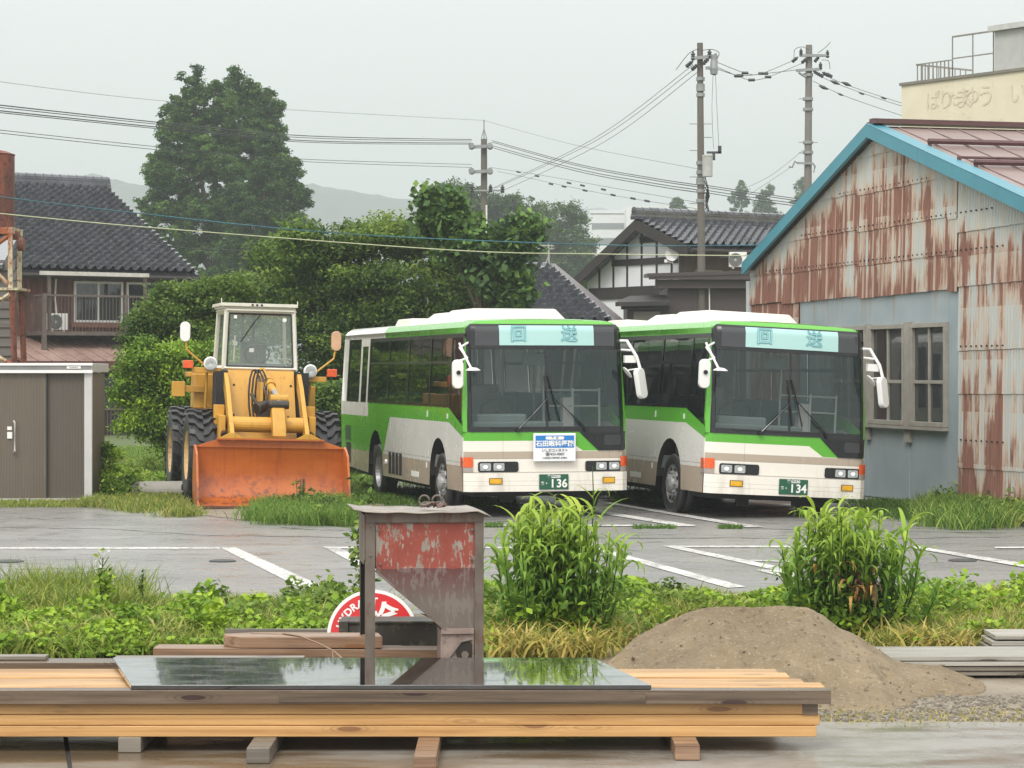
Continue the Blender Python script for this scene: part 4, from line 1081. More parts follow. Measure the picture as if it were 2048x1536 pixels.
def make_bus(number, label, loc, rot, ad):
    t = thing("city_bus", label, "bus", loc, rot=rot, group="retired green and cream city buses")
    # ---- body shell
    mb = MB()
    for sgn in (-1, 1):
        # lower side with wheel arches
        c = [(Fy(1, .36) , .36)]
        for ay, ar in ARCH:
            c.append((ay - ar - .02, .36))
            for k in range(13):
                a = math.pi - math.pi * k / 12; c.append((ay + ar * math.cos(a), .50 + ar * math.sin(a)))
            c.append((ay + ar + .02, .36))
        c += [(8.2, .40), (BL, .62), (BL, 1.48), (1.0, 1.48), (.14 + .01, 1.245), (Fy(1, 1.245), 1.245), (Fy(1, 1.0), 1.0)]
        pts = [(sgn * bxs(z), y, z) for y, z in c]
        mb._add(pts, [tuple(range(len(pts)))] if sgn > 0 else [tuple(range(len(pts)))[::-1]])
        # arch lining
        for ay, ar in ARCH:
            for k in range(12):
                a0 = math.pi - math.pi * k / 12; a1 = math.pi - math.pi * (k + 1) / 12
                q_ = [(ay + ar * math.cos(a0), .5 + ar * math.sin(a0)), (ay + ar * math.cos(a1), .5 + ar * math.sin(a1))]
                mb._add([(sgn * BW, *q_[0]), (sgn * BW, *q_[1]), (sgn * .75, *q_[1]), (sgn * .75, *q_[0])], [(0, 1, 2, 3)], 1)
        # upper strip above the windows, and A pillar
        mb._add([(sgn * bxs(2.5), Fy(1, 2.5), 2.50), (sgn * bxs(2.5), BL, 2.50), (sgn * bxs(2.58), BL, 2.58), (sgn * bxs(2.58), Fy(1, 2.58), 2.58)], [(0, 1, 2, 3)])
        mb.grid(lambda u, v: (sgn * bxs(1.245 + 1.255 * v), Fy(1, 1.245 + 1.255 * v) + .05 * u, 1.245 + 1.255 * v), 1, 8)
        # rear white door frame with slit window
        for (ya, yb, za, zb) in ((6.76, 6.9, 1.48, 2.5), (7.35, 7.5, 1.48, 2.5), (6.9, 7.35, 2.38, 2.5), (8.55, BL, 1.48, 2.5)):
            mb._add([(sgn * bxs(za), ya, za), (sgn * bxs(za), yb, za), (sgn * bxs(zb), yb, zb), (sgn * bxs(zb), ya, zb)], [(0, 1, 2, 3)])
    # front lower skin, top strip, narrow pillars
    fgrid(-BW, BW, .36, .62, .035, 28, 4, 0, mb)     # bumper stands proud
    mb.grid(lambda u, v: fp(-BW + 2 * BW * u, .62, .035 * (1 - v)), 28, 1)
    mb.grid(lambda u, v: (lambda p: (p[0], p[1] + .15 * v, p[2]))(fp(-BW + 2 * BW * u, .36, .035)), 28, 1)
    fgrid(-BW, BW, .62, 1.165, 0, 28, 8, 0, mb)
    def topstrip(u, v):
        xi = -1 + 2 * u; z1_ = zroof(xi, Fy(xi, 2.66)); z_ = 2.625 + (z1_ - 2.625) * v if abs(xi) < .93 else 2.55 + (z1_ - 2.55) * v
        return (xi * bxs(z_), Fy(xi, z_), z_)
    mb.grid(topstrip, 40, 4)
    for sgn in (-1, 1):
        mb.grid(lambda u, v: (lambda z_: (sgn * bxs(z_) * (.955 + .045 * u), Fy(.955 + .045 * u, z_), z_))(1.165 + (2.60 - 1.165) * v), 4, 12)
    def roof(u, v):
        xi = -1 + 2 * u; z1_ = zroof(xi, 0.2); y0_ = Fy(xi, zroof(xi, Fy(xi, 2.66))); y_ = y0_ + (BL - y0_) * (v ** 2.2)
        zz_ = zroof(xi, y_); return (xi * bxs(zz_), y_, zz_)
    mb.grid(roof, 40, 16)
    # rear wall and floor
    mb._add([(-BW, BL, .62), (BW, BL, .62), (BW, BL, 1.48), (bxs(2.58), BL, 2.58), (-bxs(2.58), BL, 2.58), (-BW, BL, 1.48)], [(0, 1, 2, 3, 4, 5)])
    body = mb.build("body", [M_liv, M_under], t, smooth=False)
    me = body.data
    me.polygons.foreach_set('use_smooth', [len(p_.vertices) < 5 for p_ in me.polygons])
    md = body.modifiers.new('weld', 'WELD'); md.merge_threshold = 0.002
    md = body.modifiers.new('split', 'EDGE_SPLIT'); md.split_angle = R(28)
    # ---- chassis
    mb = MB(); mb.bb(-.95, .95, .35, 8.6, .28, .62); mb.bb(-.75, .75, .9, 2.35, .3, .9); mb.bb(-.75, .75, 5.4, 6.8, .3, .9)
    mb.tube([(-.9, 1.62, .42), (.9, 1.62, .42)], .09, 8); mb.tube([(-.9, 6.08, .42), (.9, 6.08, .42)], .12, 8)
    mb.box((-.45, .5, .30), (.18, .05, .22)); mb.box((.5, .45, .30), (.5, .05, .18))
    mb.build("chassis", M_under, t)
    # ---- wheels
    for sgn in (-1, 1):
        for k, (ay, _) in enumerate(ARCH):
            X = sgn * (.98 if k == 0 else .99); r = .42
            mb = MB(); pr = [(.27, -.11), (.33, -.125), (.39, -.125), (.415, -.105), (r, -.07), (r, -.02), (r - .012, -.015), (r - .012, .015), (r, .02), (r, .07), (.415, .105), (.39, .125), (.33, .125), (.27, .11)]
            mb.lathe([(a, b * sgn) for a, b in pr], (X, ay, r), 'x', 36); w = mb.build("wheel", M_rubber, t, smooth=True)
            mb = MB()
            dd = (1 if k == 0 else -1)
            pr = [(.275, .11), (.262, .105), (.25, .04), (.19, .05 + .05 * dd), (.12, .05 + .07 * dd), (.115, .055 + .10 * dd), (.07, .06 + .12 * dd), (0, .06 + .12 * dd)]
            mb.lathe([(a, b * sgn) for a, b in pr], (X, ay, r), 'x', 32)
            for j in range(8):
                a = 2 * math.pi * j / 8; mb.cyl((X + sgn * (.05 + .06 * dd), ay + .155 * math.cos(a), r + .155 * math.sin(a)), (X + sgn * (.085 + .06 * dd), ay + .155 * math.cos(a), r + .155 * math.sin(a)), .014, n=6)
            mb.build("rim", M_steel, w, smooth=False)
            mb = MB()
            for j in range(8):
                a = 2 * math.pi * (j + .5) / 8; mb.cyl((X + sgn * (.052 + .045 * dd), ay + .215 * math.cos(a), r + .215 * math.sin(a)), (X + sgn * (.060 + .050 * dd), ay + .215 * math.cos(a), r + .215 * math.sin(a)), .026, n=8)
            mb.build("rim_hole", M_under, w)
    # ---- windscreen surround, black lower corner, glass
    mb = MB()
    def ring(mb, outer, inner, off):
        m_ = len(outer); pts = [fp(*p, off) for p in outer] + [fp(*p, off) for p in inner]
        mb._add(pts, [(i, (i + 1) % m_, m_ + (i + 1) % m_, m_ + i) for i in range(m_)])
    O = rrect(-1.085, 1.085, 1.165, 2.635, .10); I = rrect(-1.045, 1.035, 1.235, 2.285, .05)
    # surround built from strips so that it follows the curved front
    for pts in ([(-1.09, 1.165), (1.09, 1.165), (1.09, 1.235), (-1.09, 1.235)], [(-1.09, 2.285), (1.09, 2.285), (1.09, 2.56), (1.03, 2.625), (-1.03, 2.625), (-1.09, 2.56)],
                [(-1.09, 1.235), (-1.045, 1.235), (-1.045, 2.285), (-1.09, 2.285)], [(1.035, 1.235), (1.09, 1.235), (1.09, 2.285), (1.035, 2.285)]):
        fpoly(pts, .010, mb)
    fpoly([(.44, 1.166), (.72, .905), (1.10, .905), (1.12, .95), (1.12, 1.166)], .010, mb)
    mb.build("windscreen_surround", M_black, t)
    mb = MB(); fpoly([(-.98, 2.33), (.98, 2.33), (.98, 2.59), (-.98, 2.59)], .017, mb); mb.build("sign_box_glass", M_dgrey, t)
    mb = MB(); fpoly([(-.65, 2.335), (.68, 2.335), (.68, 2.605), (-.65, 2.605)], .026, mb); sb = mb.build("destination_blind", M_sign, t)
    lean = math.atan(.085)
    for ch, x_ in (("回", -.385), ("送", .325)):
        yy = Fy(x_ / 1.1, 2.475) - .034
        Mx = Matrix.Translation((x_, yy, 2.478)) @ Matrix.Rotation(-lean * 1.0, 4, 'X') @ FACE
        text("lettering", ch, .235, M_signtx, sb, Mx, .0006, offset=.005)
        text("lettering_fill", ch, .235, M_signin, sb, Matrix.Translation((0, -.0022, 0)) @ Mx, .0006, offset=-.0025)
    for (xa, xb) in ((-1.045, -.0), (.0, 1.035)):
        mb = MB(); fgrid(xa + .01, xb - .01, 1.235, 2.285, .002, 14, 10, 0, mb); mb.build("windscreen", M_wind, t, smooth=True)
    mb = MB(); fgrid(-.022, .012, 1.235, 2.285, .006, 1, 8, 0, mb); mb.build("centre_bar", M_black, t)
    mb = MB(); fpoly(rrect(.80, 1.04, .98, 1.12, .03), .013, mb); mb.build("corner_hatch", M_dgrey, t)
    mb = MB(); fpoly([(-.79, 1.215), (.80, 1.215), (.80, 1.235), (-.79, 1.235)], .03, mb); mb.build("wiper_rail", M_black, t)
    for (px_, pz_, tx, tz, bx0_, bz0_) in ((-.42, 1.19, .0, 1.62, -.04, 1.92), (.54, 1.19, .10, 1.62, .01, 1.92)):
        mb = MB(); a = Vector(fp(px_, pz_, .03)); b = Vector(fp(tx, tz, .055)); mb.tube([a, a.lerp(b, .5) + Vector((0, -.02, 0)), b], .011, 6, 0, True, [.016, .010, .007]); mb.cyl(Vector(fp(px_, pz_, .0)), Vector(fp(px_, pz_, .06)), .03, n=10)
        wp = mb.build("wiper", M_black, t)
        mb = MB(); c_, d_2 = Vector(fp(bx0_, bz0_, .03)), Vector(fp(tx + (.03 if px_ < 0 else .07), 1.30, .03)); mb.tube([c_, c_.lerp(d_2, .5) - Vector((0, .01, 0)), d_2], .011, 5); mb.build("wiper_blade", M_black, wp)
    # ---- lights
    for sgn in (-1, 1):
        xa, xb = (-.965, -.41) if sgn < 0 else (.53, 1.045)
        mb = MB(); fpoly(rrect(xa, xb, .625, .765, .03), .014, mb); 
        hb_ = mb.build("headlight_bezel", M_black, t)
        cs = ((xa + .10, xa + .285) if sgn < 0 else (xb - .285, xb - .10))
        for cx in cs:
            mb = MB(); fpoly(rrect(cx - .075, cx + .075, .645, .745, .015), .020, mb); 
            hl = mb.build("headlight", pm("lamp_lens", (.45, .47, .47), .12, .3, .3, 30), hb_)
            mb = MB(); fpoly([(cx + .035 * math.cos(a_), .695 + .028 * math.sin(a_)) for a_ in np.linspace(0, 2 * math.pi, 13)[:-1]], .026, mb); mb.build("bulb", pm("bulb_white", (.9, .9, .9), .1), hl)
        mb = MB(); s0 = sgn * 1.035; s1 = sgn * 1.148
        mb.grid(lambda u, v: fp(s0 + (s1 - s0) * u, .69 + .135 * v, .022), 6, 2); mb.grid(lambda u, v: (sgn * (BW + .012), Fy(1, .7) + .11 * u - .02, .69 + .135 * v), 1, 1); 
        ts = mb.build("turn_signal", M_orange, t)
        mb = MB(); mb.grid(lambda u, v: fp(s0 + (s1 - s0) * u, .625 + .06 * v, .022), 6, 2); mb.grid(lambda u, v: (sgn * (BW + .012), Fy(1, .7) + .11 * u - .02, .625 + .06 * v), 1, 1); mb.build("position_lamp", pm("grey_lens", (.35, .30, .27), .2), ts)
        xa, xb = (-.82, -.635) if sgn < 0 else (.77, .95)
        mb = MB(); fpoly([(xa, .458), (xb, .458), (xb, .545), (xa, .545)], .040, mb); fl = mb.build("fog_lamp", pm("amber_edge", (.16, .10, .02), .3), t)
        mb = MB(); fpoly([(xa + .012, .468), (xb - .012, .468), (xb - .012, .535), (xa + .012, .535)], .045, mb); mb.build("fog_lens", M_amber, fl)
    # ---- number plate
    mb = MB(); mb.box((.075, -.045, .488), (.41, .012, .205)); pl = mb.build("number_plate", M_plate, t, bev=.004)
    def ptx(s_, sz, x_, z_, off=.002): text("plate_lettering", s_, sz, M_white, pl, Matrix.Translation((x_, -.0525, z_)) @ FACE, .0006, offset=off)
    ptx("富山230", .052, .075, .559); ptx("あ", .055, -.085, .465); ptx("・", .06, -.03, .465); ptx(number[0], .155, .055, .462, .004); ptx(number[1:], .155, .185, .462, .004)
    # ---- mirrors and arms
    def mirror(path, c, w, h, tilt=0.0):
        mb = MB(); mb.tube(path, .017, 7); ar = mb.build("mirror_arm", M_white, t)
        mb = MB(); m_ = Matrix.Translation(c) @ Matrix.Rotation(tilt, 4, 'Y')
        mb.M = m_; o_ = rrect(-w / 2, w / 2, -h / 2, h / 2, w * .46); mb.prism(o_, 'y', -.03, .05); mb.M = Matrix.Identity(4)
        mi_ = mb.build("mirror", M_white, ar, bev=.015)
        mb = MB(); mb.M = m_; mb.cyl((0, -.05, .02), (0, -.03, .02), .03, n=10); mb.build("mirror_bracket", M_black, mi_)
    mirror([(-1.06, .20, 2.37), (-1.20, .10, 2.30), (-1.13, -.04, 2.16), (-1.24, -.06, 2.12)], (-1.265, -.07, 1.945), .15, .39)
    mb = MB(); mb.tube([(-1.20, .12, 2.36), (-1.13, -.10, 2.10), (-1.09, -.16, 2.0)], .016, 7); um = mb.build("mirror_arm", M_white, t)
    mb = MB(); mb.lathe([(0, .035), (.05, .03), (.10, .0), (.10, -.008), (0, -.012)], (-1.08, -.17, 2.0), 'z', 20, cap=False); mb.build("round_mirror", M_white, um, smooth=False)
    mb = MB(); mb.tube([(1.08, .25, 2.40), (1.17, .16, 2.40), (1.28, .06, 2.18), (1.32, .04, 2.03)], .022, 7); mb.bb(1.12, 1.28, .09, .16, 2.10, 2.20); mb.tube([(1.10, .2, 2.28), (1.22, .12, 2.27)], .015, 6)
    ra = mb.build("mirror_arm", M_white, t, bev=0)
    mb = MB(); mb.M = Matrix.Translation((1.325, .0, 1.82)) @ Matrix.Rotation(R(-9), 4, 'Y') @ Matrix.Rotation(R(38), 4, 'Z'); mb.prism(rrect(-.09, .09, -.21, .21, .075), 'y', -.03, .05); mb.build("mirror", M_white, ra, bev=.015)
    mb = MB(); mb.tube([(1.31, .05, 2.02), (1.13, -.05, 2.0)], .010, 5); mb.M = Matrix.Translation((1.11, -.07, 1.97)) @ Matrix.Rotation(R(52), 4, 'Y'); mb.lathe([(0, .02), (.09, .0), (.09, -.01), (0, -.02)], (0, 0, 0), 'z', 18); mb.build("round_mirror", M_white, ra)
    # ---- side glass
    for sgn in (-1, 1):
        mb = MB()   # dark window frames
        def sq(y0_, y1_, z0_, z1_, off, mb): mb._add([(sgn * (bxs(z0_) + off), y0_, z0_), (sgn * (bxs(z0_) + off), y1_, z0_), (sgn * (bxs(z1_) + off), y1_, z1_), (sgn * (bxs(z1_) + off), y0_, z1_)], [(0, 1, 2, 3)])
        sq(.96, 6.76, 1.48, 1.52, .003, mb); sq(.22, 6.76, 2.44, 2.50, .003, mb); sq(.96, 6.70, 2.085, 2.125, .004, mb)
        for a, b in PANES: sq(a - .03, a + .035, 1.52, 2.44, .003, mb)
        sq(6.68, 6.76, 1.52, 2.44, .003, mb)
        for a, b in PANES: sq((a + b) / 2 - .012, (a + b) / 2 + .012, 2.125, 2.44, .002, mb)
        sq(7.5, 8.55, 1.48, 1.54, .003, mb); sq(7.5, 7.56, 1.54, 2.5, .003, mb); sq(8.48, 8.55, 1.54, 2.5, .003, mb); sq(.24, .34, 1.40, 2.44, .003, mb)
        mb.build("window_frame", M_black, t)
        for a, b in PANES:
            mb = MB(); sq(a + .035, b - .03, 1.52, 2.44, -.006, mb); mb.build("side_window", M_swin, t)
        mb = MB(); mb._add([(sgn * (bxs(1.5) - .004), .20, 1.26), (sgn * (bxs(1.5) - .004), .96, 1.48), (sgn * (bxs(2.44) - .004), .96, 2.46), (sgn * (bxs(2.44) - .004), .26, 2.46)], [(0, 1, 2, 3)]); mb.build("driver_window", M_swin, t)
        mb = MB(); sq(7.56, 8.48, 1.54, 2.5, -.006, mb); mb.build("rear_side_window", M_swin, t)
        mb = MB(); sq(6.9, 7.35, 1.48, 2.38, -.004, mb); mb.build("slit_window", M_swin, t)
    # ---- low side details (left)
    mb = MB()
    for k in range(4): mb.bb(-BW - .004, -BW + .01, 4.08 + k * .26, 4.27 + k * .26, .415, .745)
    mb.build("vent_grille", M_under, t)
    mb = MB(); mb.bb(-BW - .004, -BW + .01, 8.15, 8.62, .84, 1.08); mb.build("engine_grille", pm("dark_green_mesh", (.02, .07, .015), .6), t)
    mb = MB(); mb.bb(-BW - .004, -BW + .01, 8.15, 8.55, .46, .80); mb.build("lower_grille", M_under, t)
    mb = MB(); mb.lathe([(0, -.02), (.04, -.02), (.045, 0)], (-BW - .0, 5.25, .58), 'x', 12); mb.bb(-BW - .005, -BW, 2.35, 2.40, .60, .68); mb.bb(-BW - .004, -BW, 2.9, 3.4, .44, .52); build_each(mb, "side_fitting", M_white, t)
    mb = MB(); mb.bb(-BW - .006, -BW, 1.02, 1.07, 1.33, 1.40); mb.bb(-BW - .006, -BW, 2.30, 2.34, 1.33, 1.42); build_each(mb, "side_marker", M_white, t)
    # ---- roof equipment
    mb = MB()
    def unit(y0_, y1_, w0, w1, h, sl0=.12, sl1=.2, mb=mb):
        b = 2.70
        mb._add([(-w0, y0_, b - .04), (w0, y0_, b - .04), (w0, y1_, b - .02), (-w0, y1_, b - .02), (-w1, y0_ + sl0, b + h), (w1, y0_ + sl0, b + h), (w1, y1_ - sl1, b + h), (-w1, y1_ - sl1, b + h)],
                [(0, 3, 2, 1), (4, 5, 6, 7), (0, 1, 5, 4), (1, 2, 6, 5), (2, 3, 7, 6), (3, 0, 4, 7)])
    unit(1.7, 3.3, .80, .62, .175); unit(3.34, 4.5, .80, .64, .15, .04, .35)
    M_pod = pm("aged_cream_pod", (.68, .645, .56), .4, var=.05, sc=2, dirt=(.42, .39, .33), dirt_lo=.62)
    ac = mb.build("roof_air_conditioner", M_pod, t, bev=.03)
    mb = MB(); mb.bb(-.10, .45, 1.76, 1.86, 2.74, 2.845); mb.build("cooler_grille", M_cream, ac, bev=.01)
    mb = MB(); unit(5.2, 6.3, .80, .75, .10, .05, .05, mb); mb.build("roof_vent", M_pod, t, bev=.02)
    # ---- interior
    mb = MB(); mb.bb(-1.08, 1.08, .3, 8.9, .62, .80); mb.bb(-1.05, 1.05, 8.5, 8.6, .8, 2.5); mb.bb(-1.02, 1.02, .6, 8.5, 2.46, 2.50); mb.build("interior_shell", M_inter, t)
    mb = MB(); mb.bb(-.98, .30, .27, .62, .8, 1.30); mb.bb(-.9, -.2, .35, .75, 1.28, 1.40); mb.bb(.3, 1.0, .27, .4, .8, 1.1); db = mb.build("dashboard", M_dash, t, bev=.03)
    mb = MB(); m_ = Matrix.Translation((-.52, .78, 1.42)) @ Matrix.Rotation(R(-60), 4, 'X'); mb.M = m_
    mb.tube([(.23 * math.cos(a_), .23 * math.sin(a_), 0) for a_ in np.linspace(0, 2 * math.pi, 25)], .016, 6); mb.tube([(-.22, 0, 0), (.22, 0, 0)], .014, 5); mb.M = Matrix.Identity(4); mb.tube([(-.52, .78, 1.42), (-.52, .6, 1.15)], .03, 6); mb.build("steering_wheel", M_black, t)
    def seat(x_, y_, w=.42, big=False):
        mb = MB(); mb.bb(x_ - w / 2, x_ + w / 2, y_, y_ + .42, 1.05, 1.18); mb.bb(x_ - w / 2, x_ + w / 2, y_ + .40, y_ + .50, 1.15, 1.80 if big else 1.66); mb.bb(x_ - w / 2 + .05, x_ + w / 2 - .05, y_ + .05, y_ + .35, .8, 1.05)
        mb.build("seat", M_seat if not big else M_inter, t, bev=.03)
    seat(-.52, 1.15, .5, True)
    for y_ in (2.6, 3.5, 4.4, 5.3, 6.2): seat(-.8, y_); seat(.8, y_)
    seat(.8, 1.5)
    mb = MB()
    for (x_, y_) in ((.20, .95), (.55, .7), (.95, .75), (-.15, 1.9), (.45, 2.4), (-.45, 2.5), (.45, 4.2), (-.45, 4.2)): mb.tube([(x_, y_, .8), (x_, y_, 2.46 if y_ > 1 or x_ == .2 else 1.75)], .016, 6)
    mb.tube([(.2, .95, 1.72), (.95, .75, 1.72)], .014, 6); mb.tube([(.2, .95, 1.5), (.95, .75, 1.5)], .014, 6)
    mb.tube([(-.95, 1.9, 1.65), (-.15, 1.9, 1.65)], .014, 6)
    mb.build("handrail", M_pole, t)
    mb = MB(); mb.bb(-.22, .12, .50, .56, 2.06, 2.24); mb.build("inside_mirror", M_inter, t, bev=.03)
    mb = MB(); mb.bb(.45, .62, .85, 1.0, 1.05, 1.62); mb.build("fare_box", M_white, t, bev=.02)
    mb = MB(); mb.bb(-.85, -.62, 1.0, 1.04, 1.62, 1.78); mb.bb(-.98, .0, 1.82, 1.86, .8, 1.62); mb.build("driver_screen", M_inter, t)
    if ad:
        bd = tag(MB().bb(-.215, .375, -.075, -.03, .765, 1.145).build("advert_board", pm("board_white", (.82, .83, .84), .35, var=.02), t, bev=.008))
        mb = MB(); mb.bb(-.19, .35, -.0785, -.0755, .95, 1.115); mb.build("advert_blue", pm("advert_blue", (.015, .20, .56), .4, var=.03), bd)
        mb = MB(); mb.prism(rrect(-.05, .21, 1.06, 1.103, .02), 'y', -.081, -.079); mb.build("advert_pill", M_white, bd)
        Mb = pm("advert_blue_ink", (.02, .10, .30), .5); Mk = pm("advert_ink", (.12, .12, .13), .5)
        T_ = lambda s_, sz, x_, z_, m_, sx_=1.0, of=.001, y_=-.0805: text("advert_lettering", s_, sz, m_, bd, Matrix.Translation((x_, y_, z_)) @ FACE, .0005, sx_, of)
        T_("平   日", .034, .08, 1.082, Mb, 1, .001, -.083)
        T_("石田眼科医院", .086, .08, 1.002, M_white, 1.03, .003)
        T_("いしだコンタクト", .046, .08, .912, Mk); T_("☎433-0007", .046, .08, .862, Mk, 1.15); T_("富山市石坂 駐車場完備 土曜診療", .024, .08, .812, Mk, 1.0, .001)
    return t
_b1 = P(930, 740, 33.7)
BUS_YAW = R(14.5)
def front_center(px, Y):
    p = Vector(((px - 1024) * Y / F, Y, 0)); return p + Vector((math.cos(BUS_YAW), math.sin(BUS_YAW), 0)) * BW
make_bus("136", "green and cream bus with a white and blue advert board and plate 136", front_center(930, 33.55), (0, 0, BUS_YAW), True)
c2 = front_center(1408, 33.3)
_rot = (Matrix.Rotation(BUS_YAW, 4, 'Z') @ Matrix.Rotation(R(2.9), 4, 'Y')).to_euler()
c2.z = -0.055
make_bus("134", "green and cream bus with plate 134 parked beside the rusty warehouse, leaning slightly", c2, _rot, False)

# ================================================================ WHEEL LOADER
LY = 36.4
LC = P(541, 740, LY)
LYAW = R(13)
LO = thing("wheel_loader", "yellow wheel loader with an orange bucket and white framed cab parked facing the road", "loader", (LC.x, LC.y, 0.02), rot=(Matrix.Rotation(LYAW, 4, 'Z') @ Matrix.Rotation(R(1.4), 4, 'Y')).to_euler())
def yellow_mat():
    g = NG("loader_yellow"); x, y, z = g.xyz(); a = g.noise(1.6, 5, .65); s_ = g.noise(1, 6, .7, g.scale((11, 11, .9))); c = g.noise(16, 5, .75); d = g.noise(3.2, 6, .7)
    col = g.mix(g.ramp(a, .3, .7), (.52, .265, .028), (.64, .345, .05))
    col = g.mix(g.ramp(s_, .54, .72, 0, .6), col, (.33, .15, .03))
    col = g.mix(g.ramp(c, .66, .70), col, (.15, .06, .03))
    col = g.mix(g.ramp(d, .60, .74, 0, .7), col, (.16, .10, .05))
    g.set(color=col, rough=g.ramp(d, .4, .7, .32, .7), coat=.15); return g.mat
M_yel = yellow_mat(); M_grease = pm("greasy_iron", (.035, .028, .022), .35, var=.5, sc=9, dirt=(.14, .08, .03), dirt_lo=.58)
def bucket_mat():
    g = NG("orange_bucket_paint"); x, y, z = g.xyz(); a = g.noise(2, 5, .65, g.scale((.6, 1, 1.5))); b = g.noise(7, 6, .75); s_ = g.noise(1, 5, .7, g.scale((14, 1, .8)))
    col = g.mix(g.ramp(a, .3, .7), (.42, .095, .013), (.56, .155, .022))
    col = g.mix(g.ramp(s_, .56, .72, 0, .5), col, (.24, .05, .02))
    col = g.mix(g.m('MULTIPLY', g.ramp(b, .50, .58), g.ramp(z, .55, .08, 0, 1.0)), col, (.11, .035, .03)); g.set(color=col, rough=.42, coat=.15); return g.mat
M_buck = bucket_mat()
W2 = 1.085
# bucket: side profile (y forward is -, z up)
prof = [(-.42, .0), (-.30, .02), (.02, .05), (.18, .14), (.27, .36), (.27, .58), (.23, .76), (.20, .85)]
mb = MB()
def sweep(pr, x0, x1, th, mb):
    n_ = len(pr)
    inn = pr; outp = []
    for i, (y_, z_) in enumerate(pr):
        a = Vector(pr[max(0, i - 1)]); b = Vector(pr[min(n_ - 1, i + 1)]); d_3 = (b - a).normalized(); outp.append((y_ + d_3[1] * th, z_ - d_3[0] * th))
    P_ = [(x0, *p) for p in inn] + [(x1, *p) for p in inn] + [(x0, *p) for p in outp] + [(x1, *p) for p in outp]
    fs = []
    for i in range(n_ - 1): fs += [(i, i + 1, n_ + i + 1, n_ + i), (2 * n_ + i, 3 * n_ + i, 3 * n_ + i + 1, 2 * n_ + i + 1), (i, 2 * n_ + i, 2 * n_ + i + 1, i + 1), (n_ + i, n_ + i + 1, 3 * n_ + i + 1, 3 * n_ + i)]
    fs += [(0, n_, 3 * n_, 2 * n_), (n_ - 1, 3 * n_ - 1, 4 * n_ - 1, 2 * n_ - 1)]
    mb._add(P_, fs)
sm = []
for i in range(len(prof) - 1):
    for k in range(3):
        t_ = k / 3; p0, p1, p2, p3 = [Vector(prof[min(len(prof) - 1, max(0, i + d_))]) for d_ in (-1, 0, 1, 2)]
        q_ = .5 * ((2 * p1) + (p2 - p0) * t_ + (2 * p0 - 5 * p1 + 4 * p2 - p3) * t_ ** 2 + (3 * p1 - p0 - 3 * p2 + p3) * t_ ** 3); sm.append((q_.x, q_.y))
sm.append(prof[-1])
sweep(sm, -W2, W2, .03, mb)
bk = mb.build("bucket", M_buck, LO)
md = bk.modifiers.new('s', 'EDGE_SPLIT'); md.split_angle = R(35)
bk.data.polygons.foreach_set('use_smooth', [True] * len(bk.data.polygons))
mb = MB()
for sgn in (-1, 1):
    side = [(-.46, -.02)] + [(y_ + .02, z_) for y_, z_ in sm[3:]] + [(.18, .87), (.02, .82), (-.14, .74), (-.34, .28)]
    mb.prism([(y_, z_) for y_, z_ in side], 'x', sgn * W2, sgn * (W2 + .03))
build_each(mb, "bucket_side", M_buck, LO)
mb = MB(); mb.prism([(-W2, .84), (W2, .84), (W2, .855), (W2 - .30, .95), (-W2 + .30, .95), (-W2, .855)], 'y', .185, .215); mb.bb(-W2 + .30, W2 - .30, .10, .215, .951, .975)
mb.build("bucket_rim", M_buck, LO)
mb = MB(); mb.bb(-W2 - .02, W2 + .02, -.50, -.30, -.02, .012); mb.build("cutting_edge", pm("worn_edge", (.12, .05, .03), .5), LO)
for sgn in (-1, 1):
    mb = MB(); mb.prism([(sgn * .38, .976), (sgn * .52, 1.05), (sgn * .60, 1.05), (sgn * .74, .976)], 'y', .10, .22); mb.build("bucket_hook", M_yel, LO)
# wheels with lug treads
def lwheel(x_, y_, sgn):
    r, w = .68, .42
    mb = MB(); pr = [(.36, -w / 2 + .03), (.50, -w / 2), (.61, -w / 2 + .01), (.655, -w / 2 + .05), (.655, w / 2 - .05), (.61, w / 2 - .01), (.50, w / 2), (.36, w / 2 - .03)]
    mb.lathe(pr, (x_, y_, r), 'x', 44)
    for k in range(22):
        for s_ in (-1, 1):
            a = 2 * math.pi * (k + (.5 if s_ > 0 else 0)) / 22
            pts = []
            for j, (xx, da) in enumerate(((.0, .20), (.07, .16), (.13, .03), (.21, .0))):
                for rr in (.64, .705 - .012 * (j == 3)):
                    for hw in (-.035, .035):
                        an = a + da + hw / .68; pts.append((x_ + s_ * xx, y_ + rr * math.cos(an), r + rr * math.sin(an)))
            fs = []
            for j in range(3):
                b = j * 4; fs += [(b + 2, b + 3, b + 7, b + 6), (b, b + 2, b + 6, b + 4), (b + 1, b + 5, b + 7, b + 3)]
            fs += [(12, 14, 15, 13), (0, 1, 3, 2)]
            mb._add(pts, fs)
    wh = mb.build("wheel", M_rubber, LO)
    mb = MB(); o_ = sgn * (w / 2 - .02)
    mb.lathe([(.37, o_ + sgn * .0), (.34, o_ - sgn * .03), (.30, o_ - sgn * .13), (.16, o_ - sgn * .15), (.15, o_ - sgn * .05), (0, o_ - sgn * .04)], (x_, y_, r), 'x', 28); mb.build("rim", pm("cream_rim", (.55, .36, .16), .5, dirt=(.2, .12, .06), dirt_lo=.55), wh)
FAX, RAX = 1.30, 3.95
for sgn in (-1, 1): lwheel(sgn * .92, FAX, sgn); lwheel(sgn * .92, RAX, sgn)
mb = MB(); mb.tube([(-.9, FAX, .68), (.9, FAX, .68)], .13, 10); mb.tube([(-.9, RAX, .68), (.9, RAX, .68)], .13, 10); build_each(mb, "axle", M_under, LO)
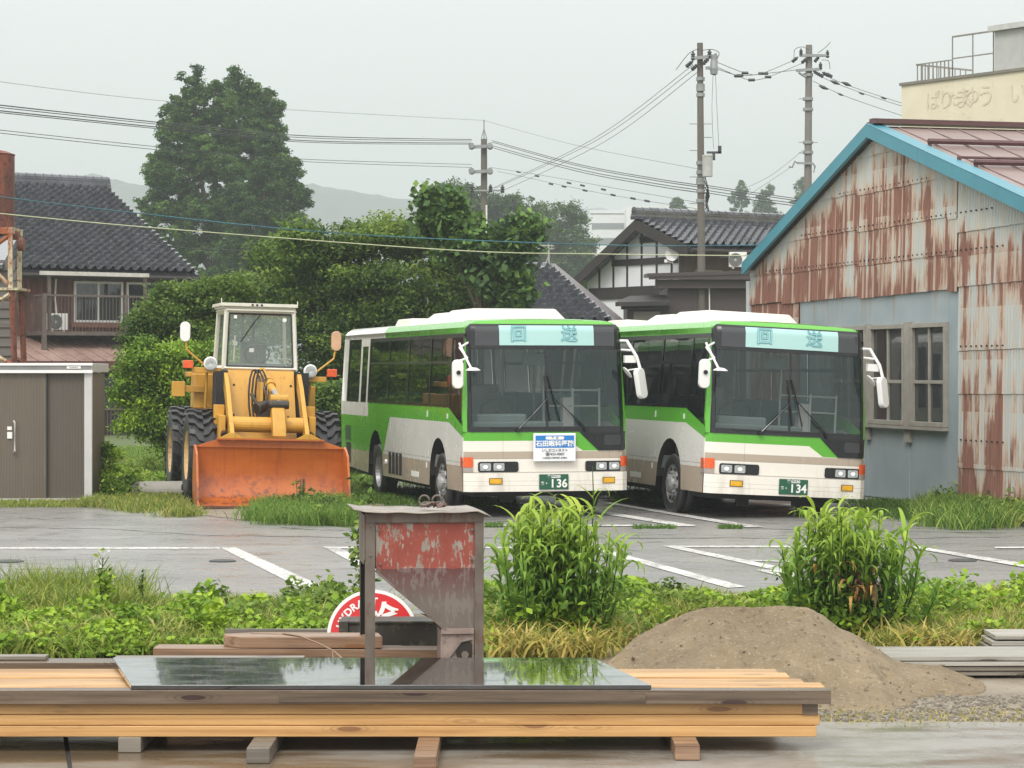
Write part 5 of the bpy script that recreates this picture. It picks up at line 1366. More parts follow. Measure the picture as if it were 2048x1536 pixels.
# front frame: wide yellow plate leaning back between the arms
mb = MB(); mb._add([(-.50, .95, .95), (.50, .95, .95), (.50, 1.45, 1.97), (-.50, 1.45, 1.97), (-.50, 1.75, .75), (.50, 1.75, .75), (.50, 1.75, 1.97), (-.50, 1.75, 1.97)], [(0, 1, 2, 3), (7, 6, 5, 4), (0, 4, 5, 1), (1, 5, 6, 2), (2, 6, 7, 3), (3, 7, 4, 0)])
mb.bb(-.38, .38, .8, 2.4, .45, .95); mb.build("front_frame", M_yel, LO, bev=.01)
mb = MB(); mb.bb(-.70, -.52, 1.25, 1.7, .9, 1.95); mb.bb(.52, .70, 1.25, 1.7, .9, 1.95); build_each(mb, "frame_recess", M_under, LO)
for sgn in (-1, 1):
    mb = MB(); pr = [(.16, .95), (.30, 1.12), (.60, 1.38), (.95, 1.72), (1.25, 1.93), (1.38, 1.90), (1.36, 1.76), (1.05, 1.52), (.70, 1.15), (.42, .92), (.26, .85)]
    mb.prism(pr, 'x', sgn * .52, sgn * .585); mb.build("lift_arm", M_yel, LO, bev=.008)
    mb = MB(); mb.bb(sgn * .62, sgn * .72, .55, .95, .95, 1.30); mb.bb(sgn * .60, sgn * .76, .9, 1.0, .95, 1.45); mb.build("arm_bracket", M_yel, LO, bev=.01)
    mb = MB(); mb.cyl((sgn * .64, .45, 1.0), (sgn * .64, 1.2, 1.2), .055, n=10); mb.build("lift_cylinder", M_black, LO)
mb = MB(); mb.cyl((-.53, .55, 1.17), (.53, .55, 1.17), .115, n=20); mb.build("cross_tube", M_yel, LO)
mb = MB(); mb.prism([(.20, 1.0), (.36, 1.0), (.60, 1.32), (.60, 1.46), (.48, 1.46), (.24, 1.15)], 'x', .04, .24); mb.build("tilt_lever", M_yel, LO, bev=.02)
mb = MB(); mb.cyl((.17, .62, 1.53), (.09, 1.0, 1.73), .062, n=16); mb.cyl((.09, 1.0, 1.73), (.0, 1.45, 1.94), .085, n=16); mb.cyl((.04, .62, 1.55), (.3, .62, 1.55), .07, n=12); mb.cyl((.05, 1.08, 1.77), (.02, 1.2, 1.82), .105, n=16); mb.build("tilt_cylinder", M_yel, LO)
mb = MB(); mb.cyl((.18, .48, 1.44), (.11, .80, 1.66), .045, n=14); mb.build("tilt_rod", M_steel, LO)
mb = MB(); mb.cyl((.0, .50, 1.47), (.30, .50, 1.47), .065, n=14); mb.build("lever_pin", M_grease, LO)
mb = MB(); mb.cyl((-.16, .66, 1.40), (.02, .78, 1.46), .09, n=12); mb.box((-.02, .76, 1.34), (.22, .16, .12)); mb.cyl((-.12, .7, 1.42), (-.2, .95, 1.62), .03, n=8); mb.build("valve_block", M_grease, LO, bev=.01)
for (x_, z_) in ((-.42, 1.75), (.44, 1.75), (-.30, 1.15), (.38, 1.28), (-.44, 1.30)):
    mb = MB(); y_ = .95 + (z_ - .95) * .49; mb.cyl((x_, y_ - .015, z_), (x_, y_ + .01, z_), .018, n=8); mb.build("bolt", M_grease, LO)
for k in range(3):
    o_ = -.22 + k * .05; mb = MB(); mb.tube([(o_, .86, 1.28), (o_ - .02, .90, 1.45), (o_ - .02, .97, 1.65), (o_ + .01, 1.08, 1.85), (o_ + .05, 1.17, 1.96), (o_ + .10, 1.14, 1.98), (o_ + .14, 1.05, 1.88), (o_ + .16, .95, 1.70), (o_ + .15, .85, 1.52)], .015, 7); mb.build("hydraulic_hose", M_black, LO)
mb = MB(); mb.bb(-.28, -.08, .88, .93, 1.24, 1.29); mb.bb(-.10, -.06, .70, 1.0, 1.5, 1.8); mb.build("hose_bracket", M_yel, LO)
# rear body, fenders, side boxes
mb = MB(); mb.bb(-.62, .62, 2.4, 5.2, .85, 1.75); mb.bb(-.95, -.62, 1.95, 2.35, 1.30, 1.38); mb.bb(-.95, -.66, 2.0, 2.5, 1.38, 1.90); mb.bb(.66, .92, 2.0, 2.5, 1.2, 1.75); mb.bb(-1.0, 1.0, 2.5, 3.0, 1.85, 1.93); mb.build("rear_body", M_yel, LO, bev=.015)
mb = MB(); mb.bb(-1.02, -.60, 1.55, 1.70, 1.92, 2.0); mb.bb(.60, 1.02, 1.55, 1.70, 1.82, 1.90); mb.bb(-1.22, -.80, 1.9, 1.98, 1.62, 1.72); mb.bb(-1.30, -1.10, 1.86, 1.92, 1.55, 1.78); build_each(mb, "lamp_bracket", M_yel, LO, bev=.008)
mb = MB(); mb.tube([(-.80, 1.62, 1.95), (-.80, 1.75, 1.35)], .02, 6); mb.tube([(.78, 1.62, 1.85), (.76, 1.8, 1.2)], .02, 6); build_each(mb, "stay", M_yel, LO)
for sgn, zc in ((-1, 2.06), (1, 1.98)):
    mb = MB(); mb.lathe([(0, -.02), (.06, -.035), (.095, -.03), (.105, -.01), (.10, .04), (.05, .10), (0, .11)], (sgn * .76, 1.52, zc), 'y', 24); hl = mb.build("headlight", M_white, LO)
    mb = MB(); mb.lathe([(0, -.03), (.05, -.036), (.082, -.036)], (sgn * .76, 1.515, zc), 'y', 24); mb.build("lens", pm("clear_lamp_glass", (.50, .52, .50), .08, .4, .25, 20), hl)
    mb = MB(); mb.bb(sgn * 1.02, sgn * 1.17, 1.50, 1.58, zc - .08, zc + .04); mb.build("turn_signal", M_orange, LO, bev=.01)
    mb = MB(); mb.tube([(sgn * .85, 1.58, zc - .02), (sgn * 1.12, 1.55, zc + .20), (sgn * 1.14, 1.55, zc + .34)], .016, 6); ma_ = mb.build("mirror_arm", M_yel, LO)
    mb = MB(); mb.M = Matrix.Translation((sgn * 1.15, 1.53, zc + .47)); mb.prism(rrect(-.075, .075, -.15, .15, .07), 'y', -.02, .03); mb.build("mirror", M_white if sgn < 0 else pm("sun_faded_mirror", (.60, .36, .22), .5), ma_, bev=.01)
# cab
M_cabw = pm("cab_cream", (.66, .64, .55), .4, var=.05, dirt=(.3, .2, .12), dirt_lo=.70)
cz0, cz1, cy0, cy1, cw0, cw1 = 1.98, 2.92, 1.62, 2.85, .55, .51
def cabp(sx_, y_, z_): t_ = (z_ - cz0) / (cz1 - cz0); return (sx_ * (cw0 + (cw1 - cw0) * t_), y_ + .10 * t_ * (1 if y_ == cy0 else -.3), z_)
mb = MB()
for y_ in (cy0, cy1):
    for sgn in (-1, 1): mb.tube([cabp(sgn, y_, cz0), cabp(sgn, y_, cz1)], .038, 4)
    mb.tube([cabp(-1, y_, cz0 + .02), cabp(1, y_, cz0 + .02)], .04, 4); mb.tube([cabp(-1, y_, cz1 - .04), cabp(1, y_, cz1 - .04)], .055, 4)
for sgn in (-1, 1): mb.tube([cabp(sgn, cy0, cz0 + .02), cabp(sgn, cy1, cz0 + .02)], .04, 4); mb.tube([cabp(sgn, cy0, cz1 - .04), cabp(sgn, cy1, cz1 - .04)], .05, 4)
mb.build("cab_frame", M_cabw, LO)
mb = MB(); mb.bb(-.60, .56, 1.64, 2.95, cz1 + .02, cz1 + .07); mb.bb(-.57, .53, 1.70, 2.9, cz1 - .01, cz1 + .02); mb.tube([(-.60, 1.66, cz1 + .02), (-.60, 1.66, cz1 + .14)], .01, 5); mb.tube([(.56, 1.66, cz1 + .02), (.56, 1.66, cz1 + .12)], .01, 5)
mb.build("cab_roof", M_cabw, LO, bev=.01)
M_cabg = glassmat("cab_glass", (.35, .42, .38), .28, .04, .8)
def cabq(a, b, c, d, nm): mb = MB(); mb._add([a, b, c, d], [(0, 1, 2, 3)]); mb.build(nm, M_cabg, LO)
cabq(cabp(-.93, cy0, cz0 + .05), cabp(.93, cy0, cz0 + .05), cabp(.93, cy0, cz1 - .09), cabp(-.93, cy0, cz1 - .09), "windscreen")
cabq(cabp(-.93, cy1, cz0 + .05), cabp(.93, cy1, cz0 + .05), cabp(.93, cy1, cz1 - .09), cabp(-.93, cy1, cz1 - .09), "rear_window")
for sgn in (-1, 1): cabq(cabp(sgn, cy0 + .0001, cz0 + .05), cabp(sgn, cy1, cz0 + .05), cabp(sgn, cy1, cz1 - .09), cabp(sgn, cy0 + .0001, cz1 - .09), "side_window")
mb = MB(); zz_ = (.06, .04)
for a, b in ((cabp(-.92, cy0, cz0 + .05), cabp(.92, cy0, cz0 + .05)), (cabp(-.92, cy0, cz1 - .09), cabp(.92, cy0, cz1 - .09)), (cabp(-.92, cy0, cz0 + .05), cabp(-.92, cy0, cz1 - .09)), (cabp(.92, cy0, cz0 + .05), cabp(.92, cy0, cz1 - .09))):
    a = (a[0], a[1] - .02, a[2]); b = (b[0], b[1] - .02, b[2]); mb.tube([a, b], .012, 4)
mb.build("window_seal", M_black, LO)
mb = MB()
for x_ in (-.14, .04): mb.bb(x_ - .02, x_ + .02, cy1 - .06, cy1 - .02, cz0, cz1 - .05)
mb.bb(-.45, .45, 2.0, 2.6, 1.80, 2.08); mb.bb(-.2, .2, 2.45, 2.55, 2.0, 2.42); mb.bb(-.5, .5, 1.72, 1.9, 1.95, 2.06); mb.build("cab_interior", pm("cab_dark", (.10, .12, .11), .7), LO, bev=.02)
mb = MB(); mb.M = Matrix.Translation((.0, 2.0, 2.22)) @ Matrix.Rotation(R(-50), 4, 'X'); mb.tube([(.19 * math.cos(a_), .19 * math.sin(a_), 0) for a_ in np.linspace(0, 2 * math.pi, 21)], .013, 6); mb.M = Matrix.Identity(4); mb.tube([(0, 2.0, 2.22), (0, 1.85, 2.0)], .02, 6); mb.build("steering_wheel", M_black, LO)
mb = MB(); mb.tube([(-.38, 1.80, 2.1), (-.36, 1.85, 2.5)], .012, 5); mb.box((-.36, 1.83, 2.38), (.06, .05, .06)); mb.build("lever", M_cabw, LO)
mb = MB(); mb.tube([(.0, cy0 + .06, cz1 - .10), (-.12, cy0 + .02, cz1 - .25), (-.30, cy0 - .01, cz0 + .42)], .010, 5); mb.build("wiper", M_black, LO)
mb = MB(); mb.box((-.38, cy0 + .07, cz1 - .14), (.05, .006, .05)); mb.lathe([(0, -.002), (.032, -.002)], (.37, cy0 + .072, cz1 - .17), 'y', 14); mb.box((-.12, 1.72, cz0 + .2 + .10), (.07, .01, .06)); mb.build("sticker", M_white, LO)
mb = MB(); [mb.box((x_, 1.635, cz1 + .045), (.03, .006, .03)) for x_ in (-.13, -.06, .01)]; mb.build("roof_mark", M_under, LO)
# ================================================================ UTILITY POLES AND WIRES
M_conc = pm("pole_concrete", (.19, .178, .162), .8, var=.14, sc=1.2, stretch=(2, 2, .3), dirt=(.12, .11, .10), dirt_lo=.56)
M_concd = pm("dark_pole_concrete", (.13, .115, .10), .8, var=.2, sc=1.2, stretch=(2, 2, .3))
M_gal = pm("galvanised_steel", (.30, .31, .31), .5, .4, .15)
M_ins = pm("insulator_dark", (.055, .06, .065), .4)
M_wire = pm("wire_black", (.03, .032, .035), .6)
def pole(name, label, pxt, pyt, pxb, Y, r0, r1, mat):
    top = P(pxt, pyt, Y); b = Vector(((pxb - 1024) * Y / F, Y, 0))
    t = thing(name, label, "utility pole", b, group="utility poles")
    MB().cyl((0, 0, 0), top - b, r0, r1, 16).build("shaft", mat, t)
    return t, b
def arm(t, b, Y, x0, y0, x1, y1, w=.09, nm="cross_arm", mat=None, dy=-.18):
    mb = MB(); a = P(x0, y0, Y + dy) - b; c = P(x1, y1, Y + dy) - b; L_ = (c - a).length
    mb.M = Matrix.Translation((a + c) / 2) @ (c - a).to_track_quat('X', 'Z').to_matrix().to_4x4(); mb.box((0, 0, 0), (L_, w, w)); return mb.build(nm, mat or M_gal, t)
def insul(t, b, Y, spots, nm="insulator", r=.07, h=.26, dy=-.18, tilt=None):
    for k, (px, py) in enumerate(spots):
        mb = MB(); c = P(px, py, Y + dy) - b; tl = tilt[k] if tilt else 0
        mb.M = Matrix.Translation(c) @ Matrix.Rotation(tl, 4, 'Y')
        mb.lathe([(0, -h / 2), (r * .6, -h / 2), (r, -h * .3), (r * .6, -h * .2), (r, -h * .05), (r * .6, h * .05), (r, h * .2), (r * .5, h * .32), (r * .4, h / 2), (0, h / 2)], (0, 0, 0), 'z', 10); mb.build(nm, M_ins, t)
PA, ba = pole("utility_pole", "tall dark utility pole with a grey transformer can standing between the two buses' roofs", 1400, 86, 1405, 72, .135, .085, M_concd)
arm(PA, ba, 72, 1383, 117, 1432, 112)
insul(PA, ba, 72, [(1386, 112), (1419, 108), (1431, 116), (1379, 128), (1390, 134), (1412, 122), (1425, 128)], tilt=[0, 0, 0, R(50), R(50), R(45), 0])
mb = MB(); c = P(1428, 136, 71.8) - ba; mb.bb(c.x - .24, c.x + .10, c.y - .05, c.y + .05, c.z - .04, c.z + .04); mb.lathe([(0, -.20), (.10, -.16), (.12, .0), (.09, .25), (.10, .4), (0, .42)], (c.x, c.y, c.z - .02), 'z', 12); mb.build("cutout_switch", M_gal, PA)
mb = MB(); c = P(1415, 333, 71.6) - ba; mb.lathe([(0, -.30), (.145, -.29), (.15, .28), (.16, .29), (.155, .33), (0, .35)], (c.x, c.y, c.z), 'z', 20); mb.build("transformer", pm("transformer_grey", (.42, .42, .40), .5, dirt=(.2, .18, .15), dirt_lo=.66), PA)
mb = MB(); c = P(1424, 305, 71.7) - ba; mb.bb(c.x - .15, c.x + .25, c.y - .04, c.y + .04, c.z - .03, c.z + .03); mb.box((c.x + .22, c.y, c.z + .08), (.10, .08, .22)); mb.box((c.x + .05, c.y, c.z - .12), (.08, .08, .2)); mb.build("bushing", M_ins, PA)
def steps_rings(t, b, Y, cx, steps, bands, r=.14):
    mb = MB()
    for py, s_ in steps: c = P(cx, py, Y) - b; mb.tube([(c.x, c.y - .05, c.z), (c.x + s_ * .32, c.y - .05, c.z)], .014, 5)
    build_each(mb, "climbing_step", M_gal, t)
    mb = MB()
    for py in bands: c = P(cx, py, Y) - b; mb.lathe([(r, -.05), (r + .02, -.05), (r + .02, .05), (r, .05)], (c.x, c.y, c.z), 'z', 14)
    build_each(mb, "steel_band", M_gal, t)
steps_rings(PA, ba, 72, 1401, [(248, 1), (248, -1), (275, 1), (301, -1), (354, -1), (407, -1)], [158, 172, 179, 190, 326, 345, 360, 366, 382, 402], .105)
mb = MB()
for k in range(4):
    a = [P(1409, 350 + k * 12, 71.7) - ba, P(1416 + k, 375 + k * 5, 71.6) - ba, P(1411, 395 + k * 8, 71.7) - ba, P(1418, 422, 71.6) - ba]; mb.tube(a, .018, 5)
mb.build("service_cable", M_wire, PA)
PB, bb_ = pole("utility_pole", "pale concrete utility pole rising behind the warehouse roof", 1618, 90, 1612, 85, .17, .11, M_conc)
arm(PB, bb_, 85, 1599, 111, 1657, 111); arm(PB, bb_, 85, 1592, 141, 1643, 138); arm(PB, bb_, 85, 1594, 326, 1626, 327, .07)
insul(PB, bb_, 85, [(1602, 105), (1655, 108), (1590, 119), (1609, 121), (1634, 118), (1641, 132), (1633, 146), (1640, 150), (1651, 148), (1658, 150)], tilt=[0, 0, R(50), R(50), R(40), 0, R(-60), R(-60), R(-60), R(-60)])
steps_rings(PB, bb_, 85, 1616, [(198, -1), (285, 1), (285, -1), (306, -1)], [150, 198, 219, 285, 305], .155)
mb = MB(); mb.tube([P(1594, 326, 84.8) - bb_, P(1590, 322, 84.8) - bb_, P(1584, 335, 84.8) - bb_, P(1578, 333, 84.8) - bb_], .035, 5); mb.tube([P(1626, 327, 84.8) - bb_, P(1630, 333, 84.8) - bb_, P(1627, 345, 84.8) - bb_], .035, 5); mb.tube([P(1597, 145, 84.8) - bb_, P(1612, 155, 84.8) - bb_], .04, 5); build_each(mb, "arm_brace", M_gal, PB)
PC, bc = pole("utility_pole", "grey concrete utility pole with a steel spike behind the trees", 968, 278, 969, 110, .18, .135, M_concd)
mb = MB(); mb.tube([P(968, 278, 110) - bc, P(968, 240, 110) - bc], .03, 6)
for s_ in (-8, 8): mb.tube([P(968 + s_ * .7, 278, 110) - bc, P(968, 256, 110) - bc], .02, 5)
mb.build("ground_wire_spike", M_gal, PC)
for py in (293, 343):
    arm(PC, bc, 110, 940, py + 1, 985, py - 1, .14, dy=-.3)
    for px in (943, 980):
        mb = MB(); c = P(px, py - 1, 109.6) - bc; mb.cyl(c - Vector((0, .3, 0)), c + Vector((0, .5, 0)), .13, .13, 10); mb.build("spool_insulator", M_gal, PC)
arm(PC, bc, 110, 940, 381, 1008, 381, .07, dy=-.3); insul(PC, bc, 110, [(944, 377), (981, 377), (1005, 378)], r=.10, h=.35, dy=-.3)
mb = MB(); mb.tube([P(973, 410, 109.7) - bc, P(973, 470, 109.7) - bc], .035, 5); mb.build("conduit", M_white, PC)
def wire(label, pts, r, mat=None, name="power_line", group="overhead wires", n=10):
    """pts: (px,py,Y) control points, smoothed"""
    W3 = [P(*p) for p in pts]; out_ = []
    for i in range(len(W3) - 1):
        p0, p1, p2, p3 = [W3[min(len(W3) - 1, max(0, i + d_3))] for d_3 in (-1, 0, 1, 2)]
        for k in range(n):
            t_ = k / n; out_.append(.5 * ((2 * p1) + (p2 - p0) * t_ + (2 * p0 - 5 * p1 + 4 * p2 - p3) * t_ ** 2 + (3 * p1 - p0 - 3 * p2 + p3) * t_ ** 3))
    out_.append(W3[-1])
    o = MB().tube(out_, r, 5).build(name, mat or M_wire); return tag(o, label, "wire", group)
for k, dy in enumerate((0, 5, 12, 16)):
    wire(["uppermost of the four thick wires running left from the spiked pole", "second of the four thick wires left of the spiked pole", "third of the four thick wires left of the spiked pole", "lowest of the four thick wires left of the spiked pole"][k], [(-30, 207 + dy * .95, 62), (330, 246 + dy * .8, 76), (620, 272 + dy * .8, 90), (943, 279 + dy * .6, 109.6)], .016 if k % 2 == 0 else .012)
for k, dy in enumerate((0, 6)):
    wire(["upper of the two thin wires crossing the tall tree at mid height", "lower of the two thin wires crossing the tall tree at mid height"][k], [(-30, 257 + dy, 66), (330, 295 + dy, 80), (600, 318 + dy * .8, 92), (943, 329 + dy, 109.6)], .010)
wire("faint topmost wire running from the left to the spike of the pole", [(-30, 160, 66), (400, 208, 84), (968, 241, 110)], .006)
wire("faint wire sagging right from the spike of the pole", [(968, 241, 110), (1150, 290, 96), (1397, 338, 72.4)], .006)
for k, (a, b) in enumerate(((281, 370), (284, 374), (291, 380), (295, 385))):
    wire(["uppermost of the thick wires between the spiked pole and the transformer pole", "second of the thick wires between the spiked pole and the transformer pole", "third of the thick wires between the spiked pole and the transformer pole", "lowest of the thick wires between the spiked pole and the transformer pole"][k], [(984, a, 109.6), (1150, a + (b - a) * .47 + 4, 97), (1300, a + (b - a) * .80 + 3, 82), (1398, b, 72.2)], .014)
    wire(["upper thick wire from the transformer pole to the warehouse roof", "second thick wire from the transformer pole to the warehouse roof", "third thick wire from the transformer pole to the warehouse roof", "lowest thick wire from the transformer pole to the warehouse roof"][k], [(1409, b, 72), (1500, b + 14, 68), (1600, b + 28, 62)], .011)
for k, (pts, sl_) in enumerate((([(982, 335, 109.6), (1080, 350, 103), (1250, 380, 88), (1397, 405, 72.2)], ((1037, 344), (1074, 352), (1138, 366), (1165, 371), (1207, 379))), ([(995, 343, 109), (1030, 350, 106), (1200, 386, 92), (1397, 418, 72.2)], ((1102, 368), (1128, 373), (1170, 381), (1226, 390), (1266, 397), (1294, 402))))):
    w_ = wire(["upper thin wire with small black sleeves between the two poles", "lower thin wire with small black sleeves between the two poles"][k], pts, .007)
    for (px, py) in sl_:
        Y_ = 110 - (px - 985) / 412 * 38; mb = MB(); c = P(px, py, Y_); mb.tube([c - Vector((.09, 0, -.02)), c + Vector((.09, 0, -.02))], .04, 6); mb.build("sleeve", M_ins, w_)
for k, (x0, y0, x1, y1) in enumerate(((978, 380, 1386, 130), (992, 376, 1391, 136), (1009, 380, 1397, 143))):
    wire(["topmost of the three slanting wires rising to the transformer pole", "middle of the three slanting wires rising to the transformer pole", "lowest of the three slanting wires rising to the transformer pole"][k], [(x0, y0, 109.6), ((x0 + x1) / 2 + 6, (y0 + y1) / 2 + 22, 92), (x1, y1, 72)], .009)
for k, pts in enumerate(([(1433, 124, 72), (1490, 146, 76), (1523, 147, 78), (1586, 121, 85)], [(1434, 134, 72), (1475, 152, 75), (1503, 160, 77), (1536, 154, 80), (1606, 126, 85)], [(1434, 138, 72), (1480, 151, 76), (1530, 147, 80), (1592, 140, 85)])):
    w_ = wire(["upper sagging jumper wire between the two tall poles", "lowest sagging jumper wire between the two tall poles", "middle sagging jumper wire between the two tall poles"][k], pts, .010)
    for (px, py, Y_) in pts[1:-1]: mb = MB(); c = P(px, py, Y_); mb.tube([c - Vector((.10, 0, 0)), c + Vector((.10, 0, 0))], .05, 6); mb.build("sleeve", M_ins, w_)
for k, (pts, sl_) in enumerate((([(1643, 148, 85), (1700, 172, 84), (1800, 205, 81), (1930, 243, 78)], ((1693, 168), (1767, 196))), ([(1636, 150, 85), (1680, 170, 84), (1800, 211, 81), (1930, 247, 78)], ((1670, 165), (1723, 187))), ([(1626, 162, 85), (1680, 188, 84), (1740, 210, 83), (1840, 243, 80)], ((1647, 175), (1681, 189))))):
    w_ = wire(["upper wire running from the pale pole down behind the cream building", "middle wire running from the pale pole down behind the cream building", "lowest wire running from the pale pole to the warehouse ridge"][k], pts, .009)
    for j, (px, py) in enumerate(sl_): mb = MB(); c = P(px, py, 84 if j == 0 else 82); q_ = .16 if j == 0 else .09; mb.tube([c + Vector((-q_, 0, q_ * .4)), c, c + Vector((q_, 0, -q_ * .4))], .05, 6, 0, True, [.02, .07 if j == 0 else .04, .02]); mb.build("sleeve", M_ins, w_)
for k, pts in enumerate(([(1607, 300, 85), (1540, 352, 82), (1470, 385, 80)], [(1585, 332, 85), (1540, 362, 82), (1490, 395, 80)])):
    wire(["upper thin stay wire falling left from the pale pole", "lower thin stay wire falling left from the pale pole"][k], pts, .006)
for k, pts in enumerate(([(1426, 152, 71.8), (1424, 220, 71.7), (1427, 297, 71.6)], [(1431, 150, 71.8), (1434, 220, 71.7), (1438, 297, 71.6)])):
    wire(["left of the two thin drop wires hanging beside the transformer pole", "right of the two thin drop wires hanging beside the transformer pole"][k], pts, .006)
for k, pts in enumerate(([(1352, 140, 72), (1377, 108, 71.9), (1398, 97, 71.9)], [(1402, 101, 71.9), (1425, 99, 71.9), (1438, 106, 71.9), (1434, 118, 71.9)], [(1588, 118, 84.8), (1590, 99, 84.8), (1605, 94, 84.8), (1618, 100, 84.8)], [(1636, 106, 84.8), (1652, 94, 84.8), (1661, 84, 84.8)], [(1643, 120, 84.8), (1657, 122, 84.8), (1660, 138, 84.8)])):
    wire(["short jumper loop left of the transformer pole's head", "short jumper loop right of the transformer pole's head", "short jumper loop left of the pale pole's head", "short tail wire pointing up at the pale pole's head", "short jumper loop right of the pale pole's lower arm"][k], pts, .010)
M_tealw = pm("teal_cable", (.02, .11, .14), .5, var=.5, sc=.7); M_yelw = pm("pale_yellow_cable", (.42, .44, .27), .5, var=.15)
wire("teal insulated cable strung low across the house roof and the trees", [(-20, 391, 46), (290, 428, 45), (700, 468, 45), (1215, 490, 45), (1535, 490, 44.6)], .0095, M_tealw)
wire("pale yellow cable strung low from the left to the warehouse eave", [(-20, 425, 46), (300, 455, 45), (900, 500, 45), (1200, 508, 45), (1540, 512, 44.4)], .0095, M_yelw)
wire("thin dark cable crossing behind the bushes right of the wooden house", [(300, 485, 60), (380, 497, 60), (520, 503, 60)], .012)
wire("thin black lead from the warehouse corner towards the annex", [(1535, 505, 44), (1515, 506, 44), (1480, 512, 50), (1440, 515, 60)], .008)
mb = MB(); mb.tube([P(1522, 506, 44), P(1531, 503, 44), P(1545, 505, 43.9), P(1550, 510, 43.9)], .025, 6); tag(mb.build("wire_hook", M_white), "white hook insulator at the left corner of the warehouse gable", "insulator")

# ================================================================ TREES
L_dark = leafmat("conifer_leaf", [(.024, .060, .016), (.066, .142, .030), (.125, .225, .048), (.19, .30, .065)], trans=.3)
L_mid = leafmat("broad_leaf", [(.032, .070, .016), (.095, .165, .032), (.185, .28, .05), (.32, .41, .075)], trans=.38)
L_lime = leafmat("lime_leaf", [(.055, .12, .016), (.15, .26, .028), (.27, .41, .038), (.42, .55, .055)], trans=.3)
L_far = leafmat("distant_leaf", [(.035, .07, .02), (.08, .14, .035), (.14, .22, .055)], trans=.2)
M_bark = pm("bark", (.09, .07, .05), .85, var=.3, sc=3, bump=.4)
def blobs_px(lst, Y, base, depth=.8, jit=0.):
    o = []
    for (px, py, rx, rz) in lst:
        c = P(px, py, Y + random.uniform(-jit, jit)) - base; k = Y / F
        o.append((c.x, c.y, c.z, rx * k, max(rx, rz * .6) * k * depth, rz * k))
    return o
def tree(name, label, cat, lst, Y, n, size, mat, clump=.4, per=36, basepx=None, flat=.35, group=None, depth=.8, r0=.25, jit=0., aspect=.6, droop=0., trunk=True, tips=6, zs=.62):
    xs = [b[0] for b in lst]; bx = basepx if basepx else sum(xs) / len(xs)
    base = Vector(((bx - 1024) * Y / F, Y, 0))
    t = thing(name, label, cat, base, group=group)
    B = blobs_px(lst, Y, base, depth, jit)
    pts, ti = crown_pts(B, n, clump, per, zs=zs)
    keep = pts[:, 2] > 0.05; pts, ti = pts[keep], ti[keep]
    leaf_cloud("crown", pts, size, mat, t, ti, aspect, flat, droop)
    if trunk:
        mb = MB(); zt = max(b[2] for b in B); zm = min(b[2] for b in B)
        mb.tube([(0, 0, 0), (random.uniform(-.1, .1), 0, zm * .6), (0, 0, zm), (0, 0, zt * .9)], r0, 9, 0, True, [r0, r0 * .8, r0 * .65, r0 * .15])
        for b in random.sample(B, min(tips, len(B))): limbs(mb, (0, 0, min(zm, b[2] * .6)), [(b[0], b[1], b[2])], r0 * .5)
        mb.build("trunk", M_bark, t)
    return t
tree("conifer_tree", "tall dark conifer with several pointed tops, left part of the big tree clump", "tree",
     [(390, 142, 9, 26), (383, 180, 20, 34), (392, 215, 26, 34), (372, 240, 42, 42), (360, 290, 46, 44), (345, 340, 45, 48), (335, 395, 46, 50), (330, 440, 46, 42), (345, 490, 48, 42), (425, 255, 40, 46), (430, 310, 60, 60), (430, 380, 75, 65), (432, 205, 24, 30), (428, 178, 16, 24), (446, 220, 32, 34), (430, 450, 85, 60), (440, 520, 90, 50), (350, 255, 28, 22), (318, 355, 30, 26), (308, 410, 26, 36)], 160, 150000, .18, L_dark, .20, 80, 430, r0=.45, depth=.9)
tree("conifer_tree", "second tall dark conifer whose blunt tops lean right of the first", "tree",
     [(468, 152, 15, 22), (470, 200, 28, 38), (528, 190, 16, 18), (505, 225, 32, 30), (545, 225, 20, 26), (520, 275, 46, 40), (550, 262, 18, 16), (545, 340, 48, 50), (583, 335, 17, 20), (560, 400, 48, 50), (580, 450, 38, 34), (560, 500, 60, 40), (500, 300, 50, 60), (590, 400, 22, 30), (500, 180, 20, 22)], 164, 110000, .18, L_dark, .19, 80, 520, r0=.4, depth=.9)
tree("conifer_tree", "smaller brighter green conical tree in front of the tall dark conifers", "tree",
     [(530, 295, 16, 28), (525, 340, 30, 34), (515, 390, 42, 38), (510, 440, 52, 40), (480, 400, 30, 30), (500, 500, 70, 40)], 152, 36000, .14, leafmat("bright_conifer_leaf", [(.03, .06, .018), (.055, .11, .03), (.085, .165, .045)], trans=.25), .18, 70, 520, r0=.25)
tree("round_tree", "large rounded tree fading in the mist behind the spiked pole", "tree",
     [(905, 395, 55, 26), (985, 425, 60, 38), (930, 440, 60, 45), (1050, 420, 45, 32), (1100, 440, 55, 42), (1060, 480, 85, 48), (1130, 480, 55, 46), (1000, 510, 90, 50), (1120, 535, 75, 40), (1165, 500, 30, 45), (1180, 540, 25, 34), (890, 385, 22, 16), (1150, 430, 24, 22)], 250, 80000, .26, L_far, .42, 60, 1040, r0=.5)
for k, (lst, lb) in enumerate((([(1355, 402, 9, 9), (1354, 412, 14, 12), (1354, 426, 16, 14)], "small hazy conifer above the ridge of the white gabled house"),
                  ([(1483, 378, 12, 14), (1480, 400, 19, 18), (1482, 424, 22, 20), (1492, 440, 16, 14)], "largest hazy conifer between the two tall poles"),
                  ([(1524, 396, 9, 14), (1540, 382, 9, 12), (1530, 415, 22, 16), (1540, 430, 20, 16)], "ragged hazy conifer just right of the largest one between the poles"),
                  ([(1605, 366, 8, 12), (1603, 385, 13, 20), (1604, 410, 18, 20)], "hazy conifer partly hidden behind the pale utility pole"))):
    tree("distant_conifer", lb, "tree", lst, 420, 9000, .26, L_far, .22, 40, group="hazy conifers behind the houses", r0=.3)
